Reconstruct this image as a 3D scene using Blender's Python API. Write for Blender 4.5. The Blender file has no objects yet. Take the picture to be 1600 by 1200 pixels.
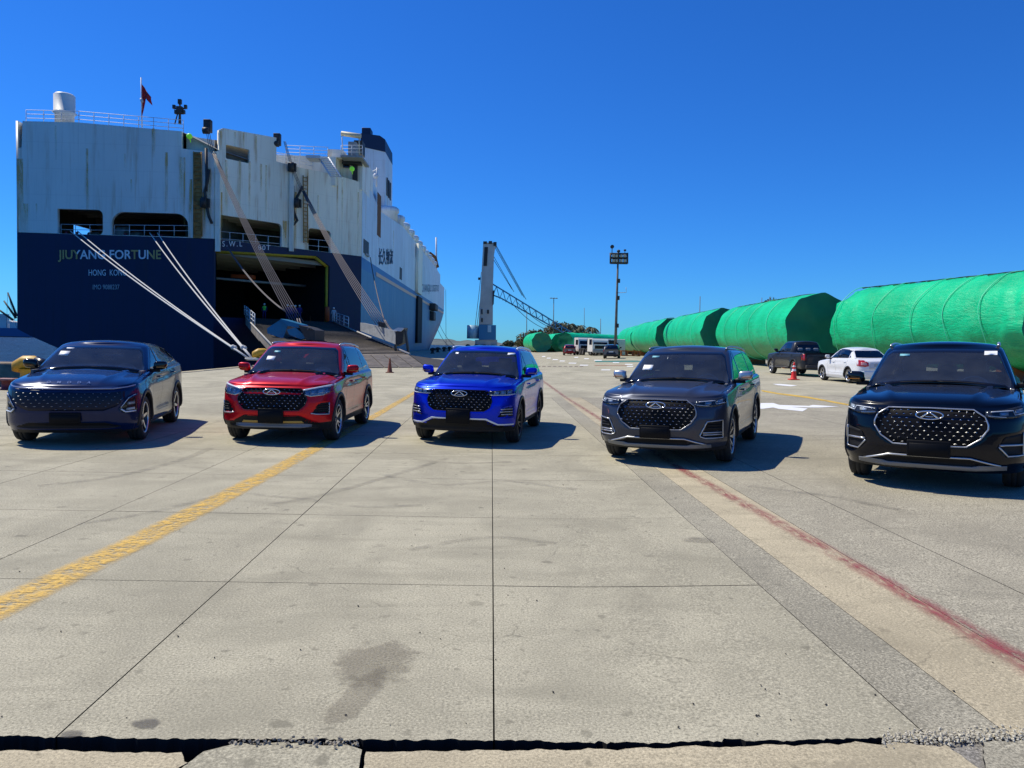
import bpy, bmesh, math, random
from mathutils import Vector, Matrix
from mathutils.bvhtree import BVHTree
from mathutils import noise as mnoise
random.seed(7)
SC = bpy.context.scene
COL = SC.collection
R_ = math.radians

# ------------------------------------------------------------------ camera, sky, sun, exposure
EYE = 1.72
CAM = Matrix.Rotation(R_(-1.66), 4, 'Z') @ Matrix.Rotation(R_(90 - 3.04), 4, 'X') @ Matrix.Rotation(R_(1.4), 4, 'Z')
cam_data = bpy.data.cameras.new('camera')
cam_data.sensor_width = 36.0
cam_data.lens = 36.0 * 1155 / 1600
cam_data.clip_start = 0.1
cam_data.clip_end = 20000
cam = bpy.data.objects.new('camera', cam_data)
COL.objects.link(cam)
cam.matrix_world = Matrix.Translation((0, 0, EYE)) @ CAM
SC.camera = cam

SUN_DIR = Vector((-0.90, 0.44, 1.45)).normalized()      # towards the sun
world = bpy.data.worlds.new('World')
SC.world = world
world.use_nodes = True
wn = world.node_tree
wn.nodes.clear()
sky = wn.nodes.new('ShaderNodeTexSky')
sky.sky_type = 'NISHITA'
sky.sun_disc = False
sky.sun_elevation = math.asin(SUN_DIR.z)
sky.sun_rotation = math.atan2(SUN_DIR.x, SUN_DIR.y)
sky.altitude = 0
sky.air_density = 1.0
sky.dust_density = 0.0
sky.ozone_density = 2.2
hs = wn.nodes.new('ShaderNodeHueSaturation')
hs.inputs['Saturation'].default_value = 1.12
hs.inputs['Value'].default_value = 0.92
bgn = wn.nodes.new('ShaderNodeBackground')
bgn.inputs['Strength'].default_value = 0.115
wo = wn.nodes.new('ShaderNodeOutputWorld')
wn.links.new(sky.outputs[0], hs.inputs['Color'])
tint = wn.nodes.new('ShaderNodeMix'); tint.data_type = 'RGBA'; tint.blend_type = 'MULTIPLY'
tint.inputs[0].default_value = 1.0
tint.inputs[7].default_value = (.185, .63, 1.32, 1)
wn.links.new(hs.outputs[0], tint.inputs[6])
wn.links.new(tint.outputs[2], bgn.inputs[0])
wn.links.new(bgn.outputs[0], wo.inputs[0])

sun_data = bpy.data.lights.new('sun', 'SUN')
sun_data.energy = 4.9
sun_data.angle = R_(0.5)
sun_data.color = (1.0, 0.94, 0.80)
sun = bpy.data.objects.new('sun', sun_data)
COL.objects.link(sun)
sun.rotation_euler = SUN_DIR.to_track_quat('Z', 'Y').to_euler()

SC.view_settings.view_transform = 'Standard'
SC.view_settings.look = 'None'
SC.view_settings.exposure = 0
SC.view_settings.gamma = 1
SC.render.engine = 'CYCLES'
SC.cycles.max_bounces = 8
SC.cycles.transparent_max_bounces = 12
SC.cycles.sample_clamp_indirect = 6

# ------------------------------------------------------------------ placing helpers
CM3 = CAM.to_3x3()
EYEP = Vector((0, 0, EYE))
def gz(x):
    "height of the paved ground: level on the water side, rising gently to the right of the gutter"
    u = min(max(x - .5, 0), 15.5)
    return .034 * u * u / (u + .6) if u > 0 else 0.0
def ray(px, py):
    return CM3 @ Vector(((px - 800) / 1155, (600 - py) / 1155, -1))
def G(px, py, dz=0.0):
    d = ray(px, py); z = dz
    for i in range(25):
        q = EYEP + d * ((z - EYE) / d.z)
        z = gz(q.x) + dz
    return q
def PY(px, py, y):
    d = ray(px, py)
    return EYEP + d * (y / d.y)

# ------------------------------------------------------------------ materials
MATS = {}
def ramp(nt, fac, stops):
    r = nt.nodes.new('ShaderNodeValToRGB')
    el = r.color_ramp.elements
    el[0].position, el[0].color = stops[0][0], (*stops[0][1], 1)
    el[1].position, el[1].color = stops[-1][0], (*stops[-1][1], 1)
    for p, c in stops[1:-1]:
        e = el.new(p); e.color = (*c, 1)
    nt.links.new(fac, r.inputs[0])
    return r.outputs[0]
def tex_noise(nt, scale, detail=4, rough=.6, vec=None, stretch=None, dist=0):
    n = nt.nodes.new('ShaderNodeTexNoise')
    n.inputs['Scale'].default_value = scale
    n.inputs['Detail'].default_value = detail
    n.inputs['Roughness'].default_value = rough
    n.inputs['Distortion'].default_value = dist
    if vec is None:
        g = nt.nodes.new('ShaderNodeNewGeometry'); vec = g.outputs['Position']
    if stretch:
        m = nt.nodes.new('ShaderNodeMapping'); m.inputs['Scale'].default_value = stretch
        nt.links.new(vec, m.inputs[0]); vec = m.outputs[0]
    nt.links.new(vec, n.inputs['Vector'])
    return n.outputs['Fac']
def mixc(nt, fac, a, b, mode='MIX'):
    m = nt.nodes.new('ShaderNodeMix'); m.data_type = 'RGBA'; m.blend_type = mode
    for s, v in ((m.inputs[0], fac), (m.inputs[6], a), (m.inputs[7], b)):
        if hasattr(v, 'node'): nt.links.new(v, s)
        elif isinstance(v, (int, float)): s.default_value = v
        else: s.default_value = (*v, 1)
    return m.outputs[2]
def maprange(nt, v, a, b, c=0., d=1.):
    m = nt.nodes.new('ShaderNodeMapRange')
    m.inputs[1].default_value, m.inputs[2].default_value = a, b
    m.inputs[3].default_value, m.inputs[4].default_value = c, d
    nt.links.new(v, m.inputs[0])
    return m.outputs[0]
def mathn(nt, op, a, b=None):
    m = nt.nodes.new('ShaderNodeMath'); m.operation = op
    for s, v in ((m.inputs[0], a), (m.inputs[1], b)):
        if v is None: continue
        if hasattr(v, 'node'): nt.links.new(v, s)
        else: s.default_value = v
    return m.outputs[0]
def new_mat(name):
    m = bpy.data.materials.new(name); m.use_nodes = True
    nt = m.node_tree
    return m, nt, nt.nodes['Principled BSDF']
def bump(nt, b, h, strength=.3, dist=.01):
    n = nt.nodes.new('ShaderNodeBump')
    n.inputs['Strength'].default_value = strength
    n.inputs['Distance'].default_value = dist
    nt.links.new(h, n.inputs['Height'])
    nt.links.new(n.outputs[0], b.inputs['Normal'])
def mat(name, col, rough=.5, metal=0., coat=0., var=.0, vscale=3., bmp=0., emit=None, spec=None):
    if name in MATS: return MATS[name]
    m, nt, b = new_mat(name)
    b.inputs['Base Color'].default_value = (*col, 1)
    b.inputs['Roughness'].default_value = rough
    b.inputs['Metallic'].default_value = metal
    b.inputs['Coat Weight'].default_value = coat
    b.inputs['Coat Roughness'].default_value = .04
    b.inputs['Coat IOR'].default_value = 1.38
    if spec is not None: b.inputs['Specular IOR Level'].default_value = spec
    if var:
        f = tex_noise(nt, vscale, 5)
        c = ramp(nt, f, [(.3, tuple(x * (1 - var) for x in col)), (.7, tuple(min(1, x * (1 + var)) for x in col))])
        nt.links.new(c, b.inputs['Base Color'])
        if bmp: bump(nt, b, f, bmp)
    if emit:
        b.inputs['Emission Color'].default_value = (*col, 1); b.inputs['Emission Strength'].default_value = emit
    MATS[name] = m
    return m

# ------------------------------------------------------------------ mesh builder
class MB:
    def __init__(s): s.v = []; s.f = []; s.m = []; s.smooth = []
    def add(s, vs, fs, mi=0, smooth=False, M=None):
        o = len(s.v)
        s.v += [tuple(M @ Vector(v)) if M else tuple(v) for v in vs]
        for f in fs:
            s.f.append(tuple(i + o for i in f)); s.m.append(mi); s.smooth.append(smooth)
        return s
    def box(s, c, d, mi=0, M=None, taper=1.):
        x, y, z = (k / 2 for k in d)
        vs = [(c[0] + a * x * (taper if e > 0 else 1), c[1] + b * y * (taper if e > 0 else 1), c[2] + e * z) for e in (-1, 1) for b in (-1, 1) for a in (-1, 1)]
        fs = [(0, 2, 3, 1), (4, 5, 7, 6), (0, 1, 5, 4), (2, 6, 7, 3), (0, 4, 6, 2), (1, 3, 7, 5)]
        return s.add(vs, fs, mi, False, M)
    def bbox(s, c, d, bev=.02, seg=2, mi=0, M=None):
        "bevelled box"
        bm = bmesh.new()
        bmesh.ops.create_cube(bm, size=1)
        for v in bm.verts: v.co = Vector((v.co.x * d[0], v.co.y * d[1], v.co.z * d[2]))
        bmesh.ops.bevel(bm, geom=bm.edges[:], offset=bev, segments=seg, affect='EDGES', profile=.6)
        for v in bm.verts: v.co += Vector(c)
        bm.verts.index_update()
        s.add([v.co[:] for v in bm.verts], [[v.index for v in f.verts] for f in bm.faces], mi, True, M)
        bm.free()
        return s
    def tube(s, pts, r, n=8, mi=0, cap=True, M=None, smooth=True):
        pts = [Vector(p) for p in pts]
        rs = r if hasattr(r, '__len__') else [r] * len(pts)
        vs = []; fs = []; up = None
        for i, p in enumerate(pts):
            t = (pts[min(i + 1, len(pts) - 1)] - pts[max(i - 1, 0)]).normalized()
            if up is None: up = Vector((0, 0, 1)) if abs(t.z) < .9 else Vector((1, 0, 0))
            a = t.cross(up).normalized(); b = a.cross(t).normalized(); up = b
            for k in range(n):
                an = 2 * math.pi * k / n
                vs.append(p + (a * math.cos(an) + b * math.sin(an)) * rs[i])
        for i in range(len(pts) - 1):
            for k in range(n):
                k2 = (k + 1) % n
                fs.append((i * n + k, i * n + k2, (i + 1) * n + k2, (i + 1) * n + k))
        s.add(vs, fs, mi, smooth, M)
        if cap:
            o = len(s.v) - len(vs)
            s.f.append(tuple(o + k for k in range(n))[::-1]); s.m.append(mi); s.smooth.append(False)
            s.f.append(tuple(o + (len(pts) - 1) * n + k for k in range(n))); s.m.append(mi); s.smooth.append(False)
        return s
    def cyl(s, a, b, r, n=16, mi=0, r2=None, M=None, smooth=True):
        return s.tube([a, b], [r, r if r2 is None else r2], n, mi, True, M, smooth)
    def lathe(s, prof, n=32, mi=0, M=None, axis='Z', smooth=True, closed=False):
        vs = []
        for r, h in prof:
            for k in range(n):
                a = 2 * math.pi * k / n
                if axis == 'Z': vs.append((r * math.cos(a), r * math.sin(a), h))
                elif axis == 'X': vs.append((h, r * math.cos(a), r * math.sin(a)))
                else: vs.append((r * math.sin(a), h, r * math.cos(a)))
        fs = []
        for i in range(len(prof) - 1 + (1 if closed else 0)):
            j = (i + 1) % len(prof)
            for k in range(n):
                k2 = (k + 1) % n
                fs.append((i * n + k, i * n + k2, j * n + k2, j * n + k))
        return s.add(vs, fs, mi, smooth, M)
    def prism(s, poly, a, b, axis='Y', mi=0, M=None):
        "2d polygon extruded from a to b along axis; poly coords are the other two axes in order"
        def P(p, h):
            return {'X': (h, p[0], p[1]), 'Y': (p[0], h, p[1]), 'Z': (p[0], p[1], h)}[axis]
        n = len(poly)
        vs = [P(p, a) for p in poly] + [P(p, b) for p in poly]
        fs = [tuple(range(n)), tuple(range(2 * n - 1, n - 1, -1))] + [(i, i + n, (i + 1) % n + n, (i + 1) % n) for i in range(n)]
        return s.add(vs, fs, mi, False, M)
    def sphere(s, c, r, n=12, m=8, mi=0, M=None):
        rr = r if hasattr(r, '__len__') else (r, r, r)
        vs = [(c[0], c[1], c[2] + rr[2])]
        for i in range(1, m):
            t = math.pi * i / m
            for k in range(n):
                a = 2 * math.pi * k / n
                vs.append((c[0] + rr[0] * math.sin(t) * math.cos(a), c[1] + rr[1] * math.sin(t) * math.sin(a), c[2] + rr[2] * math.cos(t)))
        vs.append((c[0], c[1], c[2] - rr[2]))
        fs = [(0, 1 + k, 1 + (k + 1) % n) for k in range(n)]
        for i in range(m - 2):
            for k in range(n):
                k2 = (k + 1) % n
                fs.append((1 + i * n + k, 1 + (i + 1) * n + k, 1 + (i + 1) * n + k2, 1 + i * n + k2))
        L = len(vs) - 1; o = 1 + (m - 2) * n
        fs += [(L, o + (k + 1) % n, o + k) for k in range(n)]
        return s.add(vs, fs, mi, True, M)
    def mesh(s, name, mats):
        me = bpy.data.meshes.new(name)
        me.from_pydata(s.v, [], s.f)
        for m in (mats if isinstance(mats, (list, tuple)) else [mats]): me.materials.append(m)
        me.polygons.foreach_set('material_index', s.m)
        me.polygons.foreach_set('use_smooth', s.smooth)
        bm = bmesh.new(); bm.from_mesh(me)
        bmesh.ops.recalc_face_normals(bm, faces=bm.faces)
        bm.to_mesh(me); bm.free()
        me.update()
        return me
    def build(s, name, mats, parent=None, M=None, **kw):
        o = bpy.data.objects.new(name, s.mesh(name, mats))
        COL.objects.link(o)
        if M is not None: o.matrix_local = M
        if parent is not None: o.parent = parent
        for k, v in kw.items(): o[k] = v
        return o
def empty(name, label=None, cat=None, group=None, M=None, parent=None):
    o = bpy.data.objects.new(name, None); COL.objects.link(o)
    o.empty_display_size = .3
    if M is not None: o.matrix_local = M
    if parent: o.parent = parent
    if label: o['label'] = label
    if cat: o['category'] = cat
    if group: o['group'] = group
    return o
def tag(o, label=None, cat=None, group=None, kind=None):
    for k, v in (('label', label), ('category', cat), ('group', group), ('kind', kind)):
        if v: o[k] = v
    return o
def inst(src, parent, M=None, name=None):
    c = src.copy(); COL.objects.link(c); c.parent = parent
    if M is not None: c.matrix_local = M
    return c
def copy_tree(o, parent=None):
    c = o.copy(); COL.objects.link(c); c.parent = parent
    for ch in list(o.children): copy_tree(ch, c)
    return c
def text_mesh(txt, size, depth=.004, bold=False, spacing=1.0, xs=1.0, italic=0):
    cu = bpy.data.curves.new('t', 'FONT'); cu.body = txt; cu.size = size; cu.extrude = depth / 2
    cu.space_character = spacing; cu.align_x = 'CENTER'; cu.align_y = 'CENTER'; cu.shear = italic
    if bold: cu.offset = size * .018
    cu.resolution_u = 3
    o = bpy.data.objects.new('t', cu)
    COL.objects.link(o)
    dg = bpy.context.evaluated_depsgraph_get()
    me = bpy.data.meshes.new_from_object(o.evaluated_get(dg))
    bpy.data.objects.remove(o)
    for v in me.vertices: v.co.x *= xs
    me.materials.clear()
    return me
def sm(a, b, x):
    t = max(0., min(1., (x - a) / (b - a))); return t * t * (3 - 2 * t)
def lerp(a, b, t): return a + (b - a) * t
def interp(pts, x):
    if x <= pts[0][0]: return pts[0][1]
    for (x0, y0), (x1, y1) in zip(pts, pts[1:]):
        if x <= x1: return y0 + (y1 - y0) * (x - x0) / (x1 - x0 + 1e-9)
    return pts[-1][1]
# ------------------------------------------------------------------ ground materials
def concrete(name, tone, speck=1., warm=0., dark=1.):
    m, nt, b = new_mat(name)
    g = nt.nodes.new('ShaderNodeNewGeometry'); P = g.outputs['Position']
    big = tex_noise(nt, .55, 6, .62, P, (1, .55, 1), .6)
    mid = tex_noise(nt, 3.2, 6, .65, P)
    strk = tex_noise(nt, 1.3, 5, .6, P, (.35, 2.2, 1), .8)
    fine = tex_noise(nt, 75, 3, .7, P)
    grit = tex_noise(nt, 260, 2, .6, P)
    t = tone
    c = ramp(nt, big, [(.3, tuple(x * .68 for x in t)), (.5, t), (.68, tuple(x * 1.20 for x in t))])
    c = mixc(nt, maprange(nt, mid, .3, .7, 0, .9), mixc(nt, 1, c, (.86, .86, .87), 'MULTIPLY'), c)
    c = mixc(nt, maprange(nt, strk, .48, .68, 0, .6), c, tuple(x * .68 for x in t))
    c = mixc(nt, maprange(nt, fine, .50, .64, 0, .8 * speck), c, tuple(x * .42 for x in t))
    c = mixc(nt, maprange(nt, fine, .46, .34, 0, .6 * speck), c, tuple(min(.8, x * 1.45) for x in t))
    c = mixc(nt, maprange(nt, grit, .54, .66, 0, .7 * speck), c, tuple(x * .42 for x in t))
    # scattered dark blots, each a little different
    v = nt.nodes.new('ShaderNodeTexVoronoi'); v.voronoi_dimensions = '2D'; v.inputs['Scale'].default_value = 3.6; v.inputs['Randomness'].default_value = 1
    mp = nt.nodes.new('ShaderNodeMapping'); nt.links.new(P, mp.inputs[0]); mp.inputs['Scale'].default_value = (1, 1, .01)
    nz = nt.nodes.new('ShaderNodeTexNoise'); nz.inputs['Scale'].default_value = 9; nt.links.new(P, nz.inputs['Vector'])
    va = nt.nodes.new('ShaderNodeVectorMath'); va.operation = 'SCALE'; va.inputs['Scale'].default_value = .12; nt.links.new(nz.outputs['Color'], va.inputs[0])
    vb = nt.nodes.new('ShaderNodeVectorMath'); nt.links.new(mp.outputs[0], vb.inputs[0]); nt.links.new(va.outputs[0], vb.inputs[1])
    nt.links.new(vb.outputs[0], v.inputs['Vector'])
    sel = nt.nodes.new('ShaderNodeSeparateColor'); nt.links.new(v.outputs['Color'], sel.inputs[0])
    rad = maprange(nt, sel.outputs[0], .50, 1, -.04, .15)
    blot = mathn(nt, 'MULTIPLY', maprange(nt, mathn(nt, 'SUBTRACT', v.outputs['Distance'], rad), .03, -.03, 0, 1), maprange(nt, sel.outputs[1], .1, 1, 0, .75 * dark))
    c = mixc(nt, blot, c, tuple(x * .38 for x in t))
    v3 = nt.nodes.new('ShaderNodeTexVoronoi'); v3.voronoi_dimensions = '2D'; v3.inputs['Scale'].default_value = 11; nt.links.new(vb.outputs[0], v3.inputs['Vector'])
    s3 = nt.nodes.new('ShaderNodeSeparateColor'); nt.links.new(v3.outputs['Color'], s3.inputs[0])
    b3 = mathn(nt, 'MULTIPLY', maprange(nt, mathn(nt, 'SUBTRACT', v3.outputs['Distance'], maprange(nt, s3.outputs[0], .80, 1, -.05, .24)), .04, -.04, 0, 1), maprange(nt, s3.outputs[1], 0, 1, .15, .7 * dark))
    c = mixc(nt, b3, c, tuple(x * .42 for x in t))
    dirt = tex_noise(nt, .9, 4, .55, P, (.8, 1.3, 1), 1.2)
    c = mixc(nt, maprange(nt, dirt, .50, .72, 0, .6), c, tuple(x * .55 for x in t))
    # hairline cracks
    v2 = nt.nodes.new('ShaderNodeTexVoronoi'); v2.voronoi_dimensions = '2D'; v2.feature = 'DISTANCE_TO_EDGE'; v2.inputs['Scale'].default_value = .42
    nt.links.new(vb.outputs[0], v2.inputs['Vector'])
    ck = mathn(nt, 'MULTIPLY', maprange(nt, v2.outputs['Distance'], .0035, .0, 0, 1), maprange(nt, mid, .48, .60, 0, .6))
    c = mixc(nt, ck, c, tuple(x * .25 for x in t))
    nt.links.new(c, b.inputs['Base Color'])
    b.inputs['Roughness'].default_value = .88
    b.inputs['Specular IOR Level'].default_value = .3
    h = mathn(nt, 'ADD', mathn(nt, 'MULTIPLY', fine, .6), mathn(nt, 'MULTIPLY', grit, .35))
    bump(nt, b, h, .55, .006)
    return m
def worn_paint(name, col, lo, hi, scale=6., stretch=(1, 1, 1), rough=.7, edge=None, amt=1.):
    "paint broken up by wear; clear where the coat has gone"
    m, nt, b = new_mat(name)
    out = nt.nodes['Material Output']
    f = tex_noise(nt, scale, 9, .72, None, stretch, .5)
    f2 = tex_noise(nt, scale * .18, 4, .6)
    a = maprange(nt, mathn(nt, 'ADD', mathn(nt, 'MULTIPLY', f, .7), mathn(nt, 'MULTIPLY', f2, .3)), lo, hi, 0, amt)
    if edge:
        g = nt.nodes.new('ShaderNodeTexCoord'); sp = nt.nodes.new('ShaderNodeSeparateXYZ'); nt.links.new(g.outputs['UV'], sp.inputs[0])
        u = mathn(nt, 'ABSOLUTE', mathn(nt, 'SUBTRACT', sp.outputs[0], .5))
        e = maprange(nt, mathn(nt, 'ADD', u, mathn(nt, 'MULTIPLY', mathn(nt, 'SUBTRACT', f, .5), .9)), edge, edge + .22, 1, 0)
        a = mathn(nt, 'MULTIPLY', a, e)
    c = mixc(nt, tex_noise(nt, 40, 3), tuple(x * .7 for x in col), tuple(min(1, x * 1.2) for x in col))
    nt.links.new(c, b.inputs['Base Color']); b.inputs['Roughness'].default_value = rough
    tr = nt.nodes.new('ShaderNodeBsdfTransparent'); mx = nt.nodes.new('ShaderNodeMixShader')
    nt.links.new(a, mx.inputs[0]); nt.links.new(tr.outputs[0], mx.inputs[1]); nt.links.new(b.outputs[0], mx.inputs[2])
    nt.links.new(mx.outputs[0], out.inputs[0])
    return m
C_MAIN = concrete('apron_concrete', (.47, .43, .305))
C_GREY = concrete('gutter_concrete', (.41, .375, .275), 1.5)
C_TAN = concrete('tan_concrete', (.53, .455, .30), .9)
C_COARSE = concrete('coarse_concrete', (.43, .39, .285), 1.7, dark=.5)
C_FAR = concrete('far_concrete', (.47, .43, .305), .6, dark=.3)
C_BED = mat('joint_filler_and_shade', (.014, .012, .010), .95, var=.3, vscale=20)  # dirty filler; on slab sides it also paints in the crack's shade

# far apron: one sheet following the rise of the ground, water side edge at QX
QX = -15.0
Y1 = 23.8
bed = empty('apron'); tag(bed, kind='structure')
def sheet_grid(xs, ys, dz):
    mb = MB(); n = len(xs)
    mb.v = [(x, y, gz(x) + dz) for y in ys for x in xs]
    mb.f = [(j * n + i, j * n + i + 1, (j + 1) * n + i + 1, (j + 1) * n + i) for j in range(len(ys) - 1) for i in range(n - 1)]
    mb.m = [0] * len(mb.f); mb.smooth = [True] * len(mb.f)
    return mb
XS = [QX + .45, -8, 0.4] + [.5 + .5 * k for k in range(1, 31)] + [17, 25, 60, 200]
far = sheet_grid(XS, [Y1, 40, 80, 160, 320], 0).build('far_pavement', C_FAR, kind='structure')
land = MB().box((110, 230, -.8), (248, 500, 1.0)).build('land', mat('dry_earth', (.20, .16, .11), .95, var=.3, vscale=.2), kind='structure')
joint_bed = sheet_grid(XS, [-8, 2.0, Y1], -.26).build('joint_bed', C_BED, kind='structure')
# quay wall and coping blocks
mb = MB(); mb.box((QX + .2, 190, -2.2), (.4, 420, 3.9)); mb.build('quay_wall', mat('quay_wall_concrete', (.16, .145, .12), .9, var=.4, vscale=1), kind='structure')
cop = MB().bbox((0, 0, -.09), (.44, 3.96, .24), .02, 1).mesh('coping_block', C_TAN)
pav = empty('quay_coping'); tag(pav, kind='structure')
for k in range(70):
    o = bpy.data.objects.new('coping_block', cop); COL.objects.link(o); o.parent = pav
    o.location = (QX + .21, -10 + 4 * k + 2, .006 + random.uniform(-.004, .004))

# slabs
GAP = .008
def slab(x0, x1, y0, y1, m, jag=0, name='concrete_slab', gap=GAP):
    g = gap / 2
    x0 += g; x1 -= g; y0 += g; y1 -= g
    dz = random.uniform(-.0007, .0007)
    n = max(1, int((x1 - x0) / .12)) if x1 > .5 else 1
    if jag: n = int((x1 - x0) / .018)
    fr = []
    for i in range(n + 1):
        x = lerp(x0, x1, i / n)
        fr.append((x, y0 + (jag * (mnoise.noise((x * 2.3, 1.3, 0)) * .5 + mnoise.noise((x * 9, 4.3, 0)) * .35 + mnoise.noise((x * 33, 4.3, 0)) * .35 + random.uniform(-.14, .14) + (.5 if mnoise.noise((x * 5, 9, 0)) > .35 else 0)) if jag else 0)))
    mb = MB(); N = n + 1
    tops = [(x, y, gz(x) + dz) for x, y in fr] + [(x, y1, gz(x) + dz) for x, y in fr]
    mb.v = tops + [(x, y, z - .25) for x, y, z in tops]
    F = []
    for i in range(n):
        F.append((i, i + 1, N + i + 1, N + i)); F.append((i + 1, i, 2 * N + i, 2 * N + i + 1)); F.append((N + i, N + i + 1, 3 * N + i + 1, 3 * N + i))
    F.append((0, N, 3 * N, 2 * N)); F.append((N + n, n, 2 * N + n, 3 * N + n))
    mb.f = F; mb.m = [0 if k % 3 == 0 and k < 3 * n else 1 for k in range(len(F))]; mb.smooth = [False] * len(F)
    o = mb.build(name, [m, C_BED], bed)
    return o
ys = [3.12 + 2.07 * k for k in range(11)]
xl = [QX + .44] + [.05 - 1.87 * k for k in range(7, -1, -1)]
cols = [(a, b, C_MAIN) for a, b in zip(xl, xl[1:])] + [(.05, 1.97, C_MAIN)]
for a, b, m in cols:
    for j, (y0, y1) in enumerate(zip(ys, ys[1:])):
        slab(a, b, y0, y1, m, .035 if j == 0 else 0)
for a, b, m in ((1.97, 2.33, C_GREY), (2.33, 2.93, C_TAN), (2.93, 3.70, C_COARSE), (3.70, 7.4, C_COARSE), (7.4, 11.1, C_COARSE), (11.1, 14.8, C_COARSE), (14.8, 24, C_COARSE)):
    L = ys if b > 3.8 else [ys[0], ys[4], ys[8], ys[10]]
    L = [ys[0], ys[5], ys[10]] if b > 3 else L
    for j, (y0, y1) in enumerate(zip(L, L[1:])):
        slab(a, b, y0, y1, m, .03 if j == 0 else 0, gap=.003 if b < 3 else .010)
# near slabs in front of the open joint: broken outlines taken at their real size on the ground
def near_slab(pts, m, jag=.010, dz=0., name='broken_slab'):
    P = [G(*p) for p in pts]; Q = []
    for a, b in zip(P, P[1:] + P[:1]):
        k = max(1, int((b - a).length / .03))
        for i in range(k):
            q = a.lerp(b, i / k)
            j = jag if q.y > 2.7 else 0
            Q.append((q.x + j * mnoise.noise((q.x * 20, q.y * 20, 2)), q.y + j * 2 * (mnoise.noise((q.x * 9, q.y * 9, 5)) + .5 * mnoise.noise((q.x * 31, q.y * 20, 7)) + random.uniform(-.35, .35))))
    mb = MB(); n = len(Q)
    mb.v = [(x, y, gz(x) + dz) for x, y in Q] + [(x, y, gz(x) + dz - .14) for x, y in Q]
    mb.f = [tuple(range(n))] + [(i, (i + 1) % n, n + (i + 1) % n, n + i) for i in range(n)]
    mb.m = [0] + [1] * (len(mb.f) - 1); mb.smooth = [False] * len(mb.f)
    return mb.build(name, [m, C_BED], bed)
near_slab([(-200, 1175), (60, 1173), (180, 1174), (283, 1177), (292, 1194), (265, 1208), (250, 1500), (-300, 1500)], C_TAN)
near_slab([(300, 1186), (318, 1172), (352, 1163), (380, 1161), (440, 1159), (490, 1162), (540, 1163), (566, 1170), (560, 1200), (540, 1500), (262, 1500), (278, 1204)], C_MAIN, dz=-.004)
near_slab([(572, 1174), (700, 1172), (860, 1172), (1000, 1170), (1100, 1167), (1250, 1163), (1385, 1160), (1480, 1166), (1530, 1200), (1600, 1500), (548, 1500)], C_TAN)
near_slab([(1535, 1158), (1590, 1156), (1680, 1160), (1700, 1500), (1612, 1500), (1540, 1200)], C_GREY)
# crushed stone where the joint has failed
def stones(n, fn, s0, s1, name, m, sink=.3):
    mb = MB()
    for k in range(n):
        p = fn(); s_ = random.uniform(s0, s1)
        Mx = Matrix.Translation(p + Vector((0, 0, s_ * sink))) @ Matrix.Rotation(random.uniform(0, 6), 4, Vector((random.random(), random.random(), random.random() + .01)).normalized())
        vs = [(s_ * random.uniform(.6, 1) * x, s_ * random.uniform(.5, .9) * y, s_ * random.uniform(.4, .7) * z) for x, y, z in ((1, 0, 0), (0, 1, 0), (-1, 0, 0), (0, -1, 0), (0, 0, 1), (0, 0, -1))]
        mb.add(vs, [(0, 1, 4), (1, 2, 4), (2, 3, 4), (3, 0, 4), (1, 0, 5), (2, 1, 5), (3, 2, 5), (0, 3, 5)], 0, False, Mx)
    return mb.build(name, m, kind='stuff')
M_STONE = mat('crushed_stone', (.46, .42, .32), .9, var=.5, vscale=60)
def in_right():
    x = random.uniform(1380, 1640); y = lerp(1152, 1146, (x - 1380) / 260) + random.gauss(0, 5) + random.uniform(-4, 4)
    q = G(x, y); q.z += random.uniform(-.012, .004); return q
def rubble_bed():
    P = [G(*p) for p in ((1370, 1150), (1440, 1138), (1540, 1128), (1640, 1120), (1700, 1260), (1560, 1260), (1500, 1172), (1440, 1168))]
    mb = MB(); mb.v = [(p.x, p.y, gz(p.x) - .018) for p in P]; mb.f = [tuple(range(len(P)))]; mb.m = [0]; mb.smooth = [False]
    mb.build('rubble_bed', concrete('rubble_concrete', (.30, .28, .24), 2.2), kind='structure')
rubble_bed()
stones(1500, in_right, .004, .014, 'crushed_stone', M_STONE, .05)
def in_gap():
    x = random.choice([random.uniform(360, 560), random.uniform(-50, 1400)]); q = G(x, 1159 + random.gauss(0, 3.5)); q.z -= random.uniform(.0, .03) if 360 < x < 560 else random.uniform(.06, .13); return q
stones(420, in_gap, .005, .017, 'joint_rubble', mat('joint_rubble_grey', (.30, .265, .20), .95, var=.4, vscale=50))
stones(60, lambda: G(random.uniform(-100, 1700), 700 + 450 * random.random() ** .7, .002), .004, .010, 'loose_pebbles', mat('dark_pebble', (.05, .045, .04), .9))

# painted lines: sheets 4 mm above the slabs
def strip(pts, w, dz, m, name, nsub=None):
    mb = MB(); uv = []
    P = []
    for (x0, y0, w0), (x1, y1, w1) in zip(pts, pts[1:]):
        k = max(1, int(abs(y1 - y0) / 1.0) if nsub is None else nsub)
        P += [(lerp(x0, x1, i / k), lerp(y0, y1, i / k), lerp(w0, w1, i / k)) for i in range(k)]
    P.append(pts[-1])
    for x, y, ww in P:
        for s_ in (-1, 1): mb.v.append((x + s_ * ww / 2, y, gz(x + s_ * ww / 2) + dz))
    mb.f = [(2 * i, 2 * i + 1, 2 * i + 3, 2 * i + 2) for i in range(len(P) - 1)]
    mb.m = [0] * len(mb.f); mb.smooth = [True] * len(mb.f)
    o = mb.build(name, m)
    me = o.data; ul = me.uv_layers.new(name='UVMap')
    for lp in me.loops:
        ul.data[lp.index].uv = (lp.vertex_index % 2, me.vertices[lp.vertex_index].co.y)
    return o
M_YEL = worn_paint('worn_yellow_paint', (.80, .50, .09), .42, .56, 42, (.45, 1, 1), edge=.32, amt=.92)
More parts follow.
